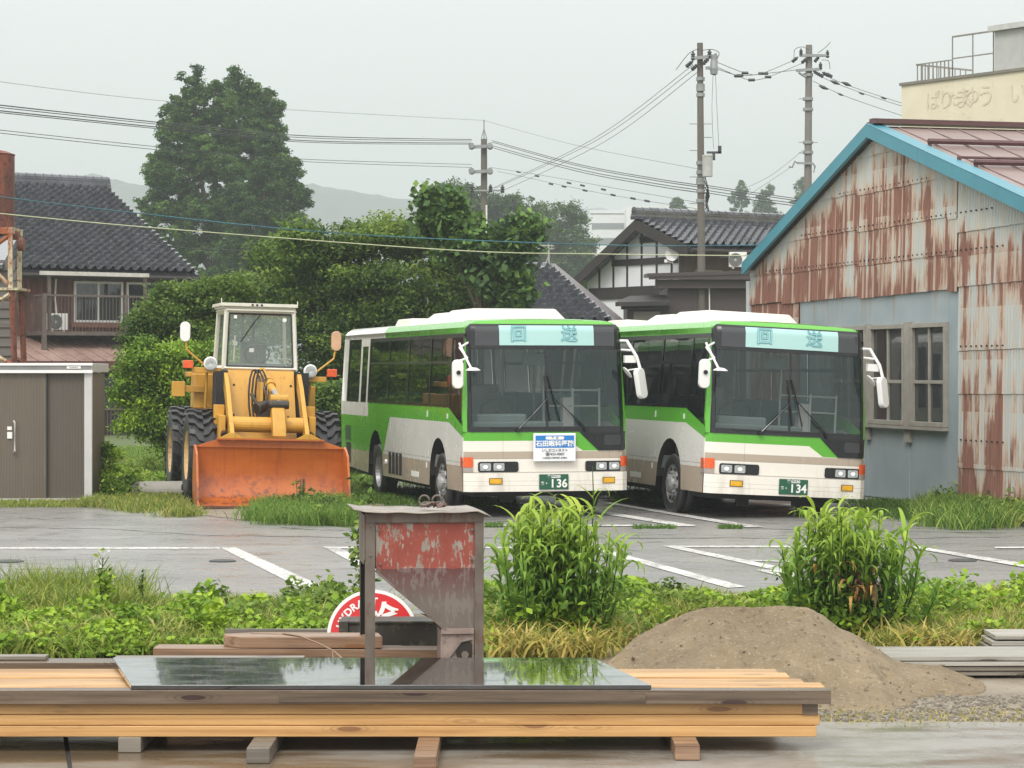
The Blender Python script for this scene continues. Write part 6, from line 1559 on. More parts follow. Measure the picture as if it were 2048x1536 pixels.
tree("broad_tree", "broad dark green tree filling the middle behind the first bus", "tree",
     [(760, 480, 60, 40), (700, 480, 60, 36), (830, 490, 60, 38), (640, 500, 55, 40), (900, 520, 70, 42), (945, 560, 48, 36), (590, 520, 50, 40), (560, 575, 60, 50), (660, 580, 80, 60), (770, 580, 90, 60), (880, 600, 80, 50), (925, 605, 50, 30), (620, 660, 70, 60), (720, 660, 90, 50), (640, 750, 60, 70), (650, 840, 60, 60), (820, 640, 90, 40), (540, 640, 50, 50), (600, 460, 30, 22), (770, 450, 26, 16), (545, 500, 30, 24)], 56, 100000, .090, L_mid, .27, 70, 720, zs=.32, r0=.3, depth=.9, jit=.8, droop=.2)
tree("leafy_bush", "dark bush with olive tips left of the loader cab below the house balcony", "bush",
     [(370, 600, 50, 26), (320, 625, 52, 32), (420, 600, 60, 34), (290, 655, 40, 30), (400, 660, 80, 45), (470, 640, 60, 50), (470, 585, 50, 25), (330, 700, 60, 30), (440, 740, 60, 50)], 50, 55000, .075, L_mid, .20, 70, 400, zs=.36, r0=.12, depth=.9)
tree("leafy_bush", "light green climbing bush spilling down behind the loader's left wheels", "bush",
     [(300, 720, 55, 28), (360, 715, 60, 26), (265, 765, 36, 45), (330, 780, 60, 55), (400, 770, 60, 60), (290, 840, 50, 45), (350, 860, 60, 40), (400, 850, 60, 50), (245, 800, 14, 30), (430, 720, 40, 30)], 47, 60000, .07, L_lime, .14, 60, 340, r0=.1, depth=.9, droop=.5)
tree("broadleaf_sapling", "large leaved sapling with a bright top rising above the broad tree", "tree",
     [(878, 395, 28, 22), (890, 425, 30, 30), (865, 440, 26, 28), (940, 465, 40, 28), (935, 500, 40, 24), (1045, 460, 28, 22), (1030, 490, 36, 26), (1000, 510, 40, 30), (1022, 555, 34, 36), (985, 540, 44, 30), (1012, 602, 20, 20), (1010, 590, 40, 30)], 54, 11000, .15, leafmat("big_leaf", [(.035, .07, .028), (.075, .14, .045), (.13, .24, .055), (.24, .37, .075)], trans=.3), .20, 16, 960, r0=.09, aspect=.85, depth=.9, droop=.6)
tree("low_shrub", "dark shrubs in the gap between the loader's right wheel and the bus", "bush",
     [(660, 800, 30, 40), (650, 860, 40, 45), (690, 850, 20, 50), (640, 910, 50, 30), (690, 930, 25, 25)], 46, 12000, .09, L_mid, .17, 26, r0=.08)

# ---- ground vegetation
def scatter(poly_px, n, z=0.0):
    """random ground points inside a pixel quad (bilinear)"""
    q_ = [G(*p) for p in poly_px]; u, v = rng.random(n), rng.random(n)
    A = np.array([tuple(p) for p in q_]); pts = (A[0][None] * ((1 - u) * (1 - v))[:, None] + A[1][None] * (u * (1 - v))[:, None] + A[2][None] * (u * v)[:, None] + A[3][None] * ((1 - u) * v)[:, None])
    pts[:, 2] = z; return pts
Gr_g = leafmat("grass_green", [(.06, .12, .022), (.12, .22, .038), (.20, .32, .055), (.36, .42, .11)], trans=.35)
Gr_y = leafmat("grass_yellow", [(.17, .21, .05), (.34, .33, .07), (.50, .41, .10), (.55, .43, .16)], trans=.35)
Gr_m = leafmat("grass_mixed", [(.08, .14, .022), (.18, .27, .045), (.34, .36, .07), (.46, .40, .16)], trans=.35)
def stuff(o, label=None): return tag(o, label, None, None, "stuff")
def clumpy(pts, k, s_):
    c = pts[rng.integers(0, len(pts), k)]; return c[rng.integers(0, k, len(pts))] + np.concatenate([rng.normal(size=(len(pts), 2)) * s_, np.zeros((len(pts), 1))], 1)
# lawn and weeds at the back left
stuff(blades("grass", scatter([(180, 1008), (340, 1000), (345, 900), (185, 900)], 22000), .16, .012, Gr_g, spread=.5, tint=rng.random(22000) * .8 + .2))
stuff(blades("grass", scatter([(560, 1000), (760, 985), (700, 920), (560, 920)], 16000), .16, .012, Gr_g, spread=.5))
stuff(blades("grass", clumpy(scatter([(500, 1050), (705, 1054), (700, 1015), (540, 1008)], 9000), 70, .12), .25, .009, Gr_g, spread=.5, tint=rng.random(9000) * .7 + .1))
stuff(blades("grass", clumpy(scatter([(180, 1014), (385, 1040), (360, 1000), (180, 998)], 8000), 60, .13), .17, .009, Gr_m, spread=.5))
stuff(blades("grass", scatter([(0, 1016), (185, 1016), (185, 1005), (0, 1005)], 2600), .10, .008, Gr_m, spread=.6))
stuff(blades("grass", clumpy(scatter([(1840, 1058), (2048, 1062), (2048, 1010), (1890, 1010)], 11000), 55, .16), .30, .011, Gr_g, spread=.5))
stuff(blades("grass", clumpy(scatter([(1740, 1028), (1860, 1045), (1890, 1012), (1740, 1005)], 6000), 60, .2), .12, .010, Gr_g, spread=.6, tint=rng.random(6000) * .4))
stuff(blades("grass", clumpy(scatter([(730, 1010), (1000, 1018), (900, 985), (700, 985)], 7000), 80, .2), .12, .010, Gr_g, spread=.6, tint=rng.random(7000) * .6))
stuff(blades("grass", scatter([(1225, 1006), (1330, 1006), (1330, 992), (1225, 992)], 5000), .14, .012, Gr_g, spread=.6, tint=rng.random(5000) * .3 + .6))
stuff(blades("grass", scatter([(700, 985), (1900, 985), (1900, 940), (700, 940)], 9000), .10, .014, Gr_g, spread=.6))
for (x0, y0, x1, y1) in ((1266, 1059, 1352, 1053), (1438, 1059, 1484, 1054), (970, 1056, 1005, 1049)):
    stuff(blades("grass", scatter([(x0, y0), (x1, y0), (x1, y1), (x0, y1)], 900), .055, .008, Gr_g, spread=.9, tint=rng.random(900) * .4))
def weed_plant(name, label, px, py, h, n, size, mat, w=.25, group=None, pts=None, cat="plant"):
    b = G(px, py); t = thing(name, label, cat, b, group=group)
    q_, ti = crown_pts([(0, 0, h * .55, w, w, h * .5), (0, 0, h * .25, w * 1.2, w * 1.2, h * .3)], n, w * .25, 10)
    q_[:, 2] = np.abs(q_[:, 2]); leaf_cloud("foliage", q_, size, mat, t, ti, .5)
    mb = MB()
    for _ in range(5): mb.tube([(random.uniform(-.04, .04), random.uniform(-.04, .04), 0), (random.uniform(-w, w) * .7, random.uniform(-w, w) * .7, h * .9)], .006, 4)
    mb.build("stem", M_bark, t); return t
weed_plant("weed_plant", "bright lime green weed standing right of the brown shed", 208, 998, .82, 2600, .07, L_lime, .19, "weeds by the shed")
weed_plant("weed_plant", "low lime weed between the shed and the loader's wheels", 262, 1000, .45, 1800, .06, L_lime, .20, "weeds by the shed")
weed_plant("weed_plant", "round lime weed at the foot of the shed's right corner", 225, 1004, .40, 1400, .06, L_lime, .16, "weeds by the shed")
weed_plant("weed_plant", "tall thin weed in front of the orange bucket", 600, 1024, .52, 420, .045, L_mid, .10)
weed_plant("weed_plant", "low bushy weed against the middle of the orange bucket", 640, 1036, .30, 1500, .04, L_mid, .28)
t = thing("concrete_pipe", "short grey concrete pipe lying behind the weeds left of the loader", "pipe", G(310, 1000)); t.location.z = .13
mb = MB(); mb.M = Matrix.Rotation(R(8), 4, 'Z'); mb.lathe([(.10, -.35), (.16, -.35), (.16, .45), (.10, .45), (.10, -.35)], (0, 0, 0), 'x', 20); mb.build("pipe_body", pm("old_concrete", (.30, .28, .25), .8, var=.2), t)

# ---- the weed strip between yard and lot
def veg_strip(poly, nb, nl, h, lab=None, seed=0, yel=.3, leaf=.06, hl=.30):
    p_ = clumpy(scatter(poly, nb), max(10, nb // 40), .10); tint = rng.random(nb) * .6
    stuff(blades("grass", p_, h, .010, Gr_m, spread=.55, droop=1.2, tint=tint + yel * rng.random(nb)), lab)
    m_ = scatter(poly, nl); cl = clumpy(m_, max(8, nl // 30), .08); cl[:, 2] = hl * (rng.random(len(cl)) ** 1.2) * (.5 + .5 * np.sin(cl[:, 0] * 5) * np.cos(cl[:, 1] * 4 + 1)) + .03
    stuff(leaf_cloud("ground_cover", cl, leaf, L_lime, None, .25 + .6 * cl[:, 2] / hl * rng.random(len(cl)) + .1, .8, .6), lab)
def lumps(poly, n, h0, h1, rad, per, mat, leaf=.05):
    c_ = scatter(poly, n); P_ = []; T_ = []
    for c in c_:
        h_ = h0 + (h1 - h0) * rng.random() ** 1.6; r_ = rad * (.6 + .8 * rng.random()); k = int(per * (.5 + h_ / h1)); tn = rng.random() * .5
        d_6 = unit(k); d_6[:, 2] = np.abs(d_6[:, 2]); rr = (.55 + .5 * rng.random((k, 1)))
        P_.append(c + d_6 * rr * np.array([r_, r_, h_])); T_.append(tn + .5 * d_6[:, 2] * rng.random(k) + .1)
    stuff(leaf_cloud("ground_cover", np.concatenate(P_), leaf, mat, None, np.concatenate(T_), .85, .5))
    p_ = c_[rng.integers(0, n, n * 26)] + np.concatenate([rng.normal(size=(n * 26, 2)) * rad * .8, np.zeros((n * 26, 1))], 1)
    stuff(blades("grass", p_, h1 * .72, .010, Gr_m, spread=.5, droop=1.3))
lumps([(-30, 1312), (700, 1300), (720, 1240), (-30, 1244)], 120, .12, .36, .17, 150, L_lime)
lumps([(400, 1290), (720, 1260), (720, 1222), (380, 1232)], 36, .14, .34, .17, 150, L_mid)
lumps([(960, 1290), (1440, 1236), (1440, 1218), (960, 1216)], 60, .12, .34, .17, 150, L_mid)
lumps([(1180, 1262), (1500, 1226), (1500, 1215), (1180, 1215)], 26, .10, .26, .16, 130, L_lime)
lumps([(1780, 1296), (2090, 1270), (2090, 1212), (1780, 1220)], 60, .12, .40, .18, 150, L_lime)
lumps([(990, 1300), (1235, 1290), (1225, 1268), (1000, 1270)], 26, .25, .52, .16, 260, L_lime)
lumps([(1570, 1296), (1810, 1290), (1800, 1266), (1580, 1270)], 24, .25, .50, .16, 260, L_lime)
lumps([(-30, 1218), (200, 1214), (200, 1196), (-30, 1192)], 14, .08, .20, .14, 60, L_mid, .04)
veg_strip([(-30, 1322), (640, 1310), (720, 1262), (-30, 1276)], 16000, 24000, .20, leaf=.045, hl=.20)
veg_strip([(-30, 1276), (500, 1272), (720, 1236), (-30, 1240)], 12000, 7000, .17, leaf=.045, hl=.14)
stuff(blades("grass", clumpy(scatter([(-30, 1222), (310, 1216), (240, 1196), (-30, 1188)], 1200), 34, .12), .36, .007, Gr_m, spread=.4, droop=.8, tint=rng.random(1200) * .6 + .1))
veg_strip([(-30, 1240), (300, 1236), (260, 1216), (-30, 1206)], 4500, 1200, .28, yel=.3, hl=.08)
veg_strip([(250, 1236), (760, 1232), (760, 1214), (250, 1222)], 5000, 2500, .17, yel=.35, leaf=.045, hl=.13)
veg_strip([(960, 1320), (1420, 1240), (1440, 1218), (960, 1205)], 14000, 13000, .22, yel=.5, leaf=.045, hl=.20)
veg_strip([(1780, 1318), (2090, 1290), (2090, 1210), (1760, 1218)], 16000, 8000, .24, leaf=.045, hl=.22, yel=.75)
veg_strip([(1350, 1225), (1620, 1240), (1600, 1215), (1420, 1214)], 2500, 2000, .14, hl=.15)
veg_strip([(960, 1230), (1440, 1226), (1400, 1212), (960, 1205)], 4000, 3500, .22, hl=.25)
lumps([(1850, 1052), (2060, 1056), (2060, 1012), (1900, 1010)], 30, .12, .45, .2, 130, L_mid, .045)
lumps([(185, 1006), (330, 1000), (340, 930), (190, 930)], 40, .12, .40, .22, 130, L_lime, .05)
lumps([(540, 1046), (690, 1052), (690, 1020), (560, 1018)], 26, .08, .30, .16, 110, L_mid, .04)
# yellowed long-leaved tufts in front
def tuft(name, label, px, py, n, h, w, mat, group, r=.10, droop=1.5, tint=None):
    b = G(px, py); t = thing(name, label, "grass tuft", b, group=group)
    p_ = np.concatenate([rng.normal(size=(n, 2)) * r, np.zeros((n, 1))], 1)
    blades("blade_cluster", p_, h, w, mat, t, droop, tint, 7, .45); return t
spots = [(985, 1312), (1020, 1320), (1060, 1316), (1105, 1322), (1150, 1318), (1190, 1314), (1235, 1292), (1000, 1298), (1080, 1300), (1165, 1298)]
spots += [(1800, 1312), (1835, 1316), (1870, 1310), (1905, 1314), (1940, 1300), (1820, 1290), (1890, 1288), (1960, 1270), (2010, 1262), (2040, 1250), (1850, 1270), (1775, 1300), (1990, 1240)]
spots += [(95, 1300), (130, 1296), (60, 1306), (150, 1280), (320, 1300), (345, 1296)]
ORD = "first second third fourth fifth sixth seventh eighth ninth tenth eleventh twelfth thirteenth".split()
spots = sorted(spots[:10]) + sorted(spots[10:23]) + sorted(spots[23:])
for i, (px, py) in enumerate(spots):
    lab = "yellowing grass tuft, %s to the right of the red hopper" % ORD[i] if i < 10 else ("yellow grass tuft, %s to the right beyond the dead-leaved reed clump" % ORD[i - 10] if i < 23 else "pale grass tuft in the leafy weeds, %s from the frame's left edge" % ORD[i - 23])
    grp = ("yellow tufts by the hopper", "yellow tufts by the sand heap", "pale tufts on the left")[0 if i < 10 else (1 if i < 23 else 2)]
    tuft("grass_tuft", lab, px, py, 75, .30, .016, Gr_y if i < 23 else Gr_m, grp, .085)
# the two tall reed clumps
def reed_clump(label, px, py, h, w, n, dead=0, seed=1):
    b = G(px, py); t = thing("reed_clump", label, "reed clump", b, group="tall reed clumps at the lot's edge")
    # arching leaves leave upright stems at many heights
    ns = 72; sx_ = rng.normal(size=ns) * w * .42; sy_ = rng.normal(size=ns) * w * .30
    hs = h * np.sqrt(np.clip(1.05 - .55 * (sx_ / w) ** 2, .25, 1)) * .97 * (.72 + .33 * rng.random(ns)); mb = MB(); base_ = []; hh = []; tt = []
    for i in range(ns):
        lx = sx_[i] * .80; topp = Vector((sx_[i] * 1.25, sy_[i] * 1.2, hs[i])); bot = Vector((lx, sy_[i] * .3, 0)); mid = bot.lerp(topp, .5) + Vector((sx_[i] * .1, 0, .03))
        mb.tube([bot, mid, topp], .006, 4, 0, True, [.008, .006, .003])
        for k in range(n):
            f_ = .22 + .78 * (k + rng.random()) / n; p_ = bot.lerp(mid, f_ * 2) if f_ < .5 else mid.lerp(topp, f_ * 2 - 1)
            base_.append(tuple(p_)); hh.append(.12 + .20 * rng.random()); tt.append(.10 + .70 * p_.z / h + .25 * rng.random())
    mb.build("stem", Gr_g, t)
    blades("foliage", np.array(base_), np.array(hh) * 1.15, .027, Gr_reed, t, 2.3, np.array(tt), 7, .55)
    m_ = rng.normal(size=(1300, 3)) * np.array([w * .50, w * .35, h * .14]) + np.array([0, 0, h * .18]); m_[:, 2] = np.abs(m_[:, 2])
    leaf_cloud("vine_leaves", m_, .050, L_lime, t, .1 + .7 * rng.random(1300), .8)
    if dead:
        p_ = np.stack([rng.normal(size=dead) * w * .22 + w * .15, -w * .50 + rng.normal(size=dead) * .03, h * (.32 + .22 * rng.random(dead))], 1)
        blades("dead_leaves", p_, .26, .022, leafmat("dead_reed", [(.06, .035, .025), (.12, .06, .04), (.42, .24, .07), (.50, .32, .10)], trans=.2), t, 2.6, rng.random(dead), 6, .8, np.full(dead, -np.pi / 2) + rng.normal(size=dead) * .7)
    return t
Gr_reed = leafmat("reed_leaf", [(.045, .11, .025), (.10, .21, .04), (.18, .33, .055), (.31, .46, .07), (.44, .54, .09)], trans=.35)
reed_clump("tall dense green reed clump right of the red hopper", 1112, 1292, 1.0, .43, 18)
reed_clump("tall reed clump with brown dead leaves behind the sand heap", 1690, 1290, 1.0, .45, 18, 26)
mb = MB(); b = G(1160, 1290); pts_ = [(0, 0, 0), (.06, 0, .5), (.10, -.02, 1.0), (.09, -.02, 1.30)]
t = thing("single_reed", "single tall reed with arching leaves rising in front of the number plate", "reed", b)
mb.tube(pts_, .008, 5, 0, True, [.01, .008, .006, .003]); mb.build("stem", Gr_m, t)
blades("foliage", np.array([(.10, -.02, .85), (.10, -.02, .92), (.10, -.02, 1.0), (.10, -.02, 1.06), (.09, -.02, 1.08), (.08, 0, .8), (.08, 0, .75)]), np.array([.34, .32, .34, .28, .3, .3, .3]), .022, Gr_reed, t, 2.0, np.array([.6, .8, .7, .9, .8, .6, .6]), 8, .5, np.array([.1, 3.0, .5, 3.4, 0, -.3, 3.3]))
# flowering stalk on the left
b = G(206, 1240); t = thing("flowering_weed", "tall weed with small white flowers sticking up on the left", "weed", b)
mb = MB(); mb.tube([(0, 0, 0), (-.02, 0, .25), (.0, 0, .50)], .006, 5)
for k in range(8): mb.tube([(0, 0, .25 + k * .03), (random.uniform(-.07, .08), random.uniform(-.05, .05), .33 + k * .03)], .003, 4)
mb.build("stem", Gr_m, t)
q_ = rng.normal(size=(70, 3)) * np.array([.035, .03, .06]) + np.array([0, 0, .47]); leaf_cloud("blossom", q_, .020, leafmat("white_petal", [(.7, .68, .6), (.8, .8, .76)]), t)
q_ = rng.normal(size=(150, 3)) * np.array([.04, .03, .12]) + np.array([0, 0, .22]); leaf_cloud("foliage", q_, .055, L_lime, t)
for (px, lb) in ((283, "thin dark seed stalk standing left of the timber"), (662, "dark topped weed stalk left of the hopper")):
    b = G(px, 1235); t = thing("seed_stalk", lb, "weed", b); mb = MB(); mb.tube([(0, 0, 0), (.01, 0, .33)], .004, 4); mb.build("stem", Gr_g, t)
    q_ = rng.normal(size=(60, 3)) * np.array([.014, .014, .045]) + np.array([0, 0, .27]); leaf_cloud("seed_head", q_, .035, L_mid, t)
b = G(722, 1236); t = thing("climbing_vine", "green vine climbing the hopper's left edge", "vine", b)
q_ = rng.normal(size=(420, 3)) * np.array([.05, .06, .25]) + np.array([.02, 0, .55]); q_[:, 2] = np.abs(q_[:, 2]); leaf_cloud("foliage", q_, .06, L_mid, t); mb = MB(); mb.tube([(0, 0, 0), (.03, 0, .4), (.0, 0, .85)], .006, 4); mb.build("stem", Gr_g, t)
# ================================================================ FOREGROUND: SAND, TIMBER, HOPPER
def sand():
    zr_x = [(1150, 1345), (1190, 1332), (1230, 1304), (1265, 1283), (1300, 1266), (1340, 1246), (1390, 1233), (1440, 1226), (1490, 1220), (1560, 1211), (1615, 1216), (1648, 1236), (1680, 1260), (1720, 1276), (1750, 1296), (1790, 1326), (1830, 1332), (1870, 1331), (1910, 1343), (1950, 1362), (1990, 1372), (2060, 1386), (2150, 1392)]
    Yr = 16.0
    xs = [(p[0] - 1024) * Yr / F for p in zr_x]; zs = [EYE - (p[1] - HOR) * Yr / F for p in zr_x]
    n2 = rng.normal(size=(60, 60))
    def sm(a, b):  # value noise
        i, j = int(math.floor(a)), int(math.floor(b)); fa, fb = a - i, b - j; fa = fa * fa * (3 - 2 * fa); fb = fb * fb * (3 - 2 * fb)
        g = lambda p, q: n2[p % 60, q % 60]
        return (g(i, j) * (1 - fa) + g(i + 1, j) * fa) * (1 - fb) + (g(i, j + 1) * (1 - fa) + g(i + 1, j + 1) * fa) * fb
    def fn(u, v):
        X = xs[0] - .35 + (xs[-1] - xs[0] + .3) * u; Y = 14.15 + (17.6 - 14.15) * v
        zr_ = max(0, float(np.interp(X, xs, zs))); wx = .16 * sm(X * 2.2, Y * 2.2)
        d = (Y - Yr + wx); w_ = (1.55 if d < 0 else 1.1) * (.35 + .65 * min(1, zr_ / .3)); q_ = max(0, 1 - abs(d) / w_)
        sh = q_ ** 1.12
        gul = .050 * sm(X * 3.1 + 3, Y * 1.1) + .026 * sm(X * 7, Y * 4) + .006 * sm(X * 19, Y * 13) + .003 * sm(X * 43, Y * 37)
        z = zr_ * sh + gul * min(1, sh * 3) * min(1, zr_ * 5) * min(1.0, .22 + .9 * abs(d))
        return (X, Y, max(z, .0) + (.012 if z > .003 else -.02))
    o = MB().grid(fn, 260, 170).build("sand_heap", M_sand, smooth=True)
    return tag(o, "heap of wet brown sand with a second low hump on its right", "sand heap")
sand()
mb = MB()   # clods and small stones on the heap
_hp = bpy.data.objects["sand_heap"].data; _vs = [v.co.copy() for v in _hp.vertices if v.co.z > .02 and v.co.y < 16.2]
for k in range(260):
    p = random.choice(_vs); s_ = random.uniform(.004, .013) * (2.0 if random.random() < .06 else 1)
    mb.box((p.x + random.uniform(-.02, .02), p.y, p.z + s_ * .2), (s_ * 1.5, s_, s_), rot=Matrix.Rotation(random.random() * 3, 3, (random.random(), random.random(), random.random())), taper=.6)
stuff(mb.build("sand_clod", soil_mat("sand_clods", (.17, .13, .085), (.27, .22, .15), 9)))
# thin dry weeds along the slab edge
stuff(blades("dry_weeds", clumpy(scatter([(1640, 1452), (2060, 1450), (2060, 1425), (1640, 1425)], 1000), 60, .14), .05, .004, Gr_y, spread=.9, droop=1.2))
# pebbles on the gravel
mb = MB()
for k in range(900):
    p = G(random.uniform(1630, 2048), random.uniform(1395, 1446)); s_ = random.uniform(.006, .018); mb.box((p.x, p.y, .012 + s_ * .3), (s_ * 1.4, s_, s_ * .8), rot=('Z', random.random() * 3))
stuff(mb.build("pebble", pm("pebble_grey", (.25, .22, .18), .7, var=.4, sc=20)))

def lumber_mat(name, a, b, knot=(.22, .10, .04), wet=.35, ringy=1.0):
    g = NG(name)
    oi = g.n("ShaderNodeObjectInfo"); x, y, z = g.xyz()
    off = g.m('MULTIPLY', oi.outputs['Random'], 37.0)
    cv = g.n("ShaderNodeCombineXYZ"); g._in(cv, 0, g.m('ADD', x, off)); g._in(cv, 1, g.m('ADD', y, off)); g._in(cv, 2, z); v = cv.outputs[0]
    gr = g.noise(1, 5, .6, g.scale((.9, 14, 34), v), dist=.6); big = g.noise(1, 3, .5, g.scale((.8, 3, 5), v))
    col = g.mix(g.ramp(gr, .35, .65), a, b)
    col = g.mix(g.ramp(big, .55, .78, 0, .55), col, tuple(q * .62 for q in a))
    vo = g.n("ShaderNodeTexVoronoi"); vo.feature = 'F1'; vo.inputs['Scale'].default_value = 1.0; vo.inputs['Randomness'].default_value = 1.0
    g._in(vo, 0, g.scale((1.9, 6, 9), v)); d = vo.outputs['Distance']
    rings = g.m('SINE', g.m('MULTIPLY', d, 75))
    halo = g.ramp(d, .15, .34, 1, 0)
    col = g.mix(g.m('MULTIPLY', halo, g.ramp(rings, -.2, .8, .10, .5)), col, knot)
    col = g.mix(g.ramp(d, .11, .15, .9, 0), col, knot)
    st = g.noise(1, 5, .7, g.scale((1.6, 4, 7), v)); col = g.mix(g.ramp(st, .60, .74, 0, .55), col, tuple(q * .45 for q in a))
    rv = g.m('MULTIPLY_ADD', oi.outputs['Random'], .42, .76); hs = g.n("ShaderNodeHueSaturation"); g._in(hs, 'Value', rv); g._in(hs, 'Color', col)
    g.set(color=hs.outputs[0], rough=g.ramp(big, .3, .7, wet * .8, wet * 1.3)); return g.mat
M_pine = lumber_mat("fresh_pine", (.38, .20, .068), (.58, .345, .138))
M_plank = lumber_mat("wet_grey_plank", (.095, .066, .045), (.19, .140, .098), wet=.25, knot=(.04, .02, .02))
M_beam = lumber_mat("brown_beam", (.15, .078, .042), (.40, .26, .165), wet=.35)
M_old = lumber_mat("old_grey_board", (.15, .13, .105), (.27, .24, .20), wet=.4, knot=(.08, .06, .05))
def board(name, label, x0, x1, y0, y1, z0, z1, mat, group=None, cat="board", rz=0., bev=.004):
    o = MB().box((0, 0, (z1 - z0) / 2), (x1 - x0, y1 - y0, z1 - z0)).build(name, mat, bev=bev)
    o.location = ((x0 + x1) / 2, (y0 + y1) / 2, z0); o.rotation_euler = (0, R(rz), 0); return tag(o, label, cat, group)
Yf = 13.0
X_ = lambda px, Y=Yf: (px - 1024) * Y / F
Z_ = lambda py, Y=Yf: EYE - (py - HOR) * Y / F
# bearers under the stack
for (px, y0, y1, lb, w) in ((259, 12.98, 14.0, "square end of the leftmost timber block under the lumber stack", 46), (516, 12.62, 14.0, "chipped timber block under the lumber stack left of the slab's dry patch", 47), (850, 12.36, 14.0, "longest reddish timber block under the middle of the lumber stack", 46), (1375, 12.72, 14.0, "short reddish timber block under the right end of the lumber stack", 50)):
    board("timber_block", lb, X_(px - w / 2, y0), X_(px + w / 2, y0), y0, y1, .0125, .092, M_old if px < 600 else M_beam, "timber blocks under the lumber stack", "timber block", bev=.006)
zb = .0925; tb = .0560
ys = [Yf, Yf + .21, Yf + .42, Yf + .63, Yf + .84]
rowend = [[1633, 1640, 1612], [1600, 1606, 1600], [1580, 1590, 1585], [1560, 1570, 1575], [1550, 1556, 1560]]
rown = ["front", "second", "third", "fourth", "rear"]
for r_ in range(5):
    for l_ in range(3):
        if 0 < r_ < 4 and l_ < 2 and r_ != 1: continue
        xe = X_(rowend[r_][l_], ys[r_]); z0 = zb + l_ * (tb + .0024)
        lb = {(0, 0): "lowest long pine board at the front of the lumber stack", (0, 1): "middle long pine board at the front of the lumber stack", (0, 2): "topmost long pine board on the front face of the lumber stack, under the dark plank"}.get((r_, l_), "pine board in the %s row of the lumber stack, %s layer" % (rown[r_], ["lowest", "middle", "top"][l_]))
        board("pine_board", lb, -4.2, xe, ys[r_] + (0.0, .012, .004)[l_], ys[r_] + .205, z0, z0 + tb, M_pine, "pine boards in the lumber stack")
z2 = zb + 3 * (tb + .0024)
# top layer
board("dark_plank", "dark wet brown plank lying along the front edge on top of the lumber stack", -4.2, X_(1660), Yf - .045, Yf + .065, z2, z2 + .072, M_plank, bev=.003, cat="plank")
board("dark_plank", "short dark block end tucked under the plank at the stack's right end", X_(1605), X_(1636), Yf + .0, Yf + .07, z2 - .062, z2 - .002, M_plank, cat="plank")
for k, (ya, yb, xe, m_, lb) in enumerate(((Yf + .08, Yf + .20, 1645, M_beam, "reddish pine plank next behind the dark wet plank on the stack"), (Yf + .21, Yf + .40, 1650, M_pine, "yellow plank on the top layer just behind the reddish one"), (Yf + .42, Yf + .62, 1610, M_pine, "yellow plank in the middle of the stack's top layer"), (Yf + .64, Yf + .84, 1580, M_pine, "yellow plank near the back of the stack's top layer"), (Yf + .86, Yf + 1.06, 1558, M_pine, "rearmost yellow plank on the stack's top layer"))):
    board("pine_board", lb, -4.2, X_(xe, ya), ya, yb, z2, z2 + .052 + (.006 if k % 2 else 0), m_, "pine boards in the lumber stack")
zs_ = z2 + .0725
# wet black sheet
def sheet_mat():
    g = NG("wet_black_sheet"); a = g.noise(3, 5, .6, g.scale((1, 2.5, 1))); b = g.noise(1.1, 3, .5)
    g.set(color=g.mix(g.ramp(a, .4, .7), (.012, .013, .014), (.035, .036, .038)), rough=g.ramp(g.m('ADD', a, g.m('MULTIPLY_ADD', b, .6, -.3)), .46, .66, .02, .26), spec=.9, coat=1.0)
    g.bsdf.inputs['Coat Roughness'].default_value = .02; g.bsdf.inputs['Coat IOR'].default_value = 1.6
    g.bump(g.noise(2.2, 3, .5, g.scale((2, 9, 1))), .10, .008); return g.mat
Ysb = 14.22; zt = zs_ + .024
mb = MB()
c4 = [(X_(262, 12.98), 12.98), (X_(1303, 12.98), 12.98), (X_(1187, Ysb), Ysb), (X_(225, Ysb), Ysb)]
mb.prism(c4, 'z', zs_ + .001, zt); o = mb.build("wet_sheet", sheet_mat(), bev=.003)
tag(o, "glossy black wet plywood sheet lying on the lumber stack, mirroring the hopper", "sheet")
board("lath", "thin dark lath under the front edge of the black sheet", X_(560), X_(1290), Yf - .052, Yf - .046, z2 + .012, z2 + .058, M_plank, cat="lath", bev=0)
# boards and beams behind
Yb = 14.6
board("dark_plank", "long dark brown plank behind the lumber stack on the left", -3.6, X_(640, Yb), Yb, Yb + .22, .21, Z_(1325, Yb), M_plank, cat="plank")
board("grey_lath", "thin grey lath on the dark plank left of the hopper", X_(225, Yb), X_(606, Yb), Yb + .06, Yb + .16, Z_(1324, Yb), Z_(1317, Yb), M_old, cat="lath")
board("grey_lath", "short pale lath at the far left behind the yellow boards", X_(-40, Yb), X_(85, Yb), Yb + .10, Yb + .20, Z_(1324, Yb), Z_(1316, Yb), M_old, cat="lath")
Yc = 15.35
board("timber_beam", "split brown timber beam lying behind the hopper's left leg", X_(306, Yc), X_(880, Yc), Yc, Yc + .22, .15, Z_(1298, Yc), M_beam, cat="beam", rz=.35)
board("timber_beam", "dark rotten timber under the split beam", X_(310, Yc), X_(860, Yc), Yc - .02, Yc + .16, .012, .149, M_plank, cat="beam")
o = MB().prism([(X_(442, Yc) - 0, Yc + .20), (X_(442, Yc), Yc + .14), (X_(480, Yc), Yc + .01), (X_(765, Yc), Yc + .01), (X_(752, Yc), Yc + .26), (X_(500, Yc), Yc + .28)], 'z', Z_(1297, Yc), Z_(1274, Yc)).build("pointed_beam", M_beam, bev=.005)
tag(o, "reddish timber beam with a pointed left end on top of the split beam", "beam")
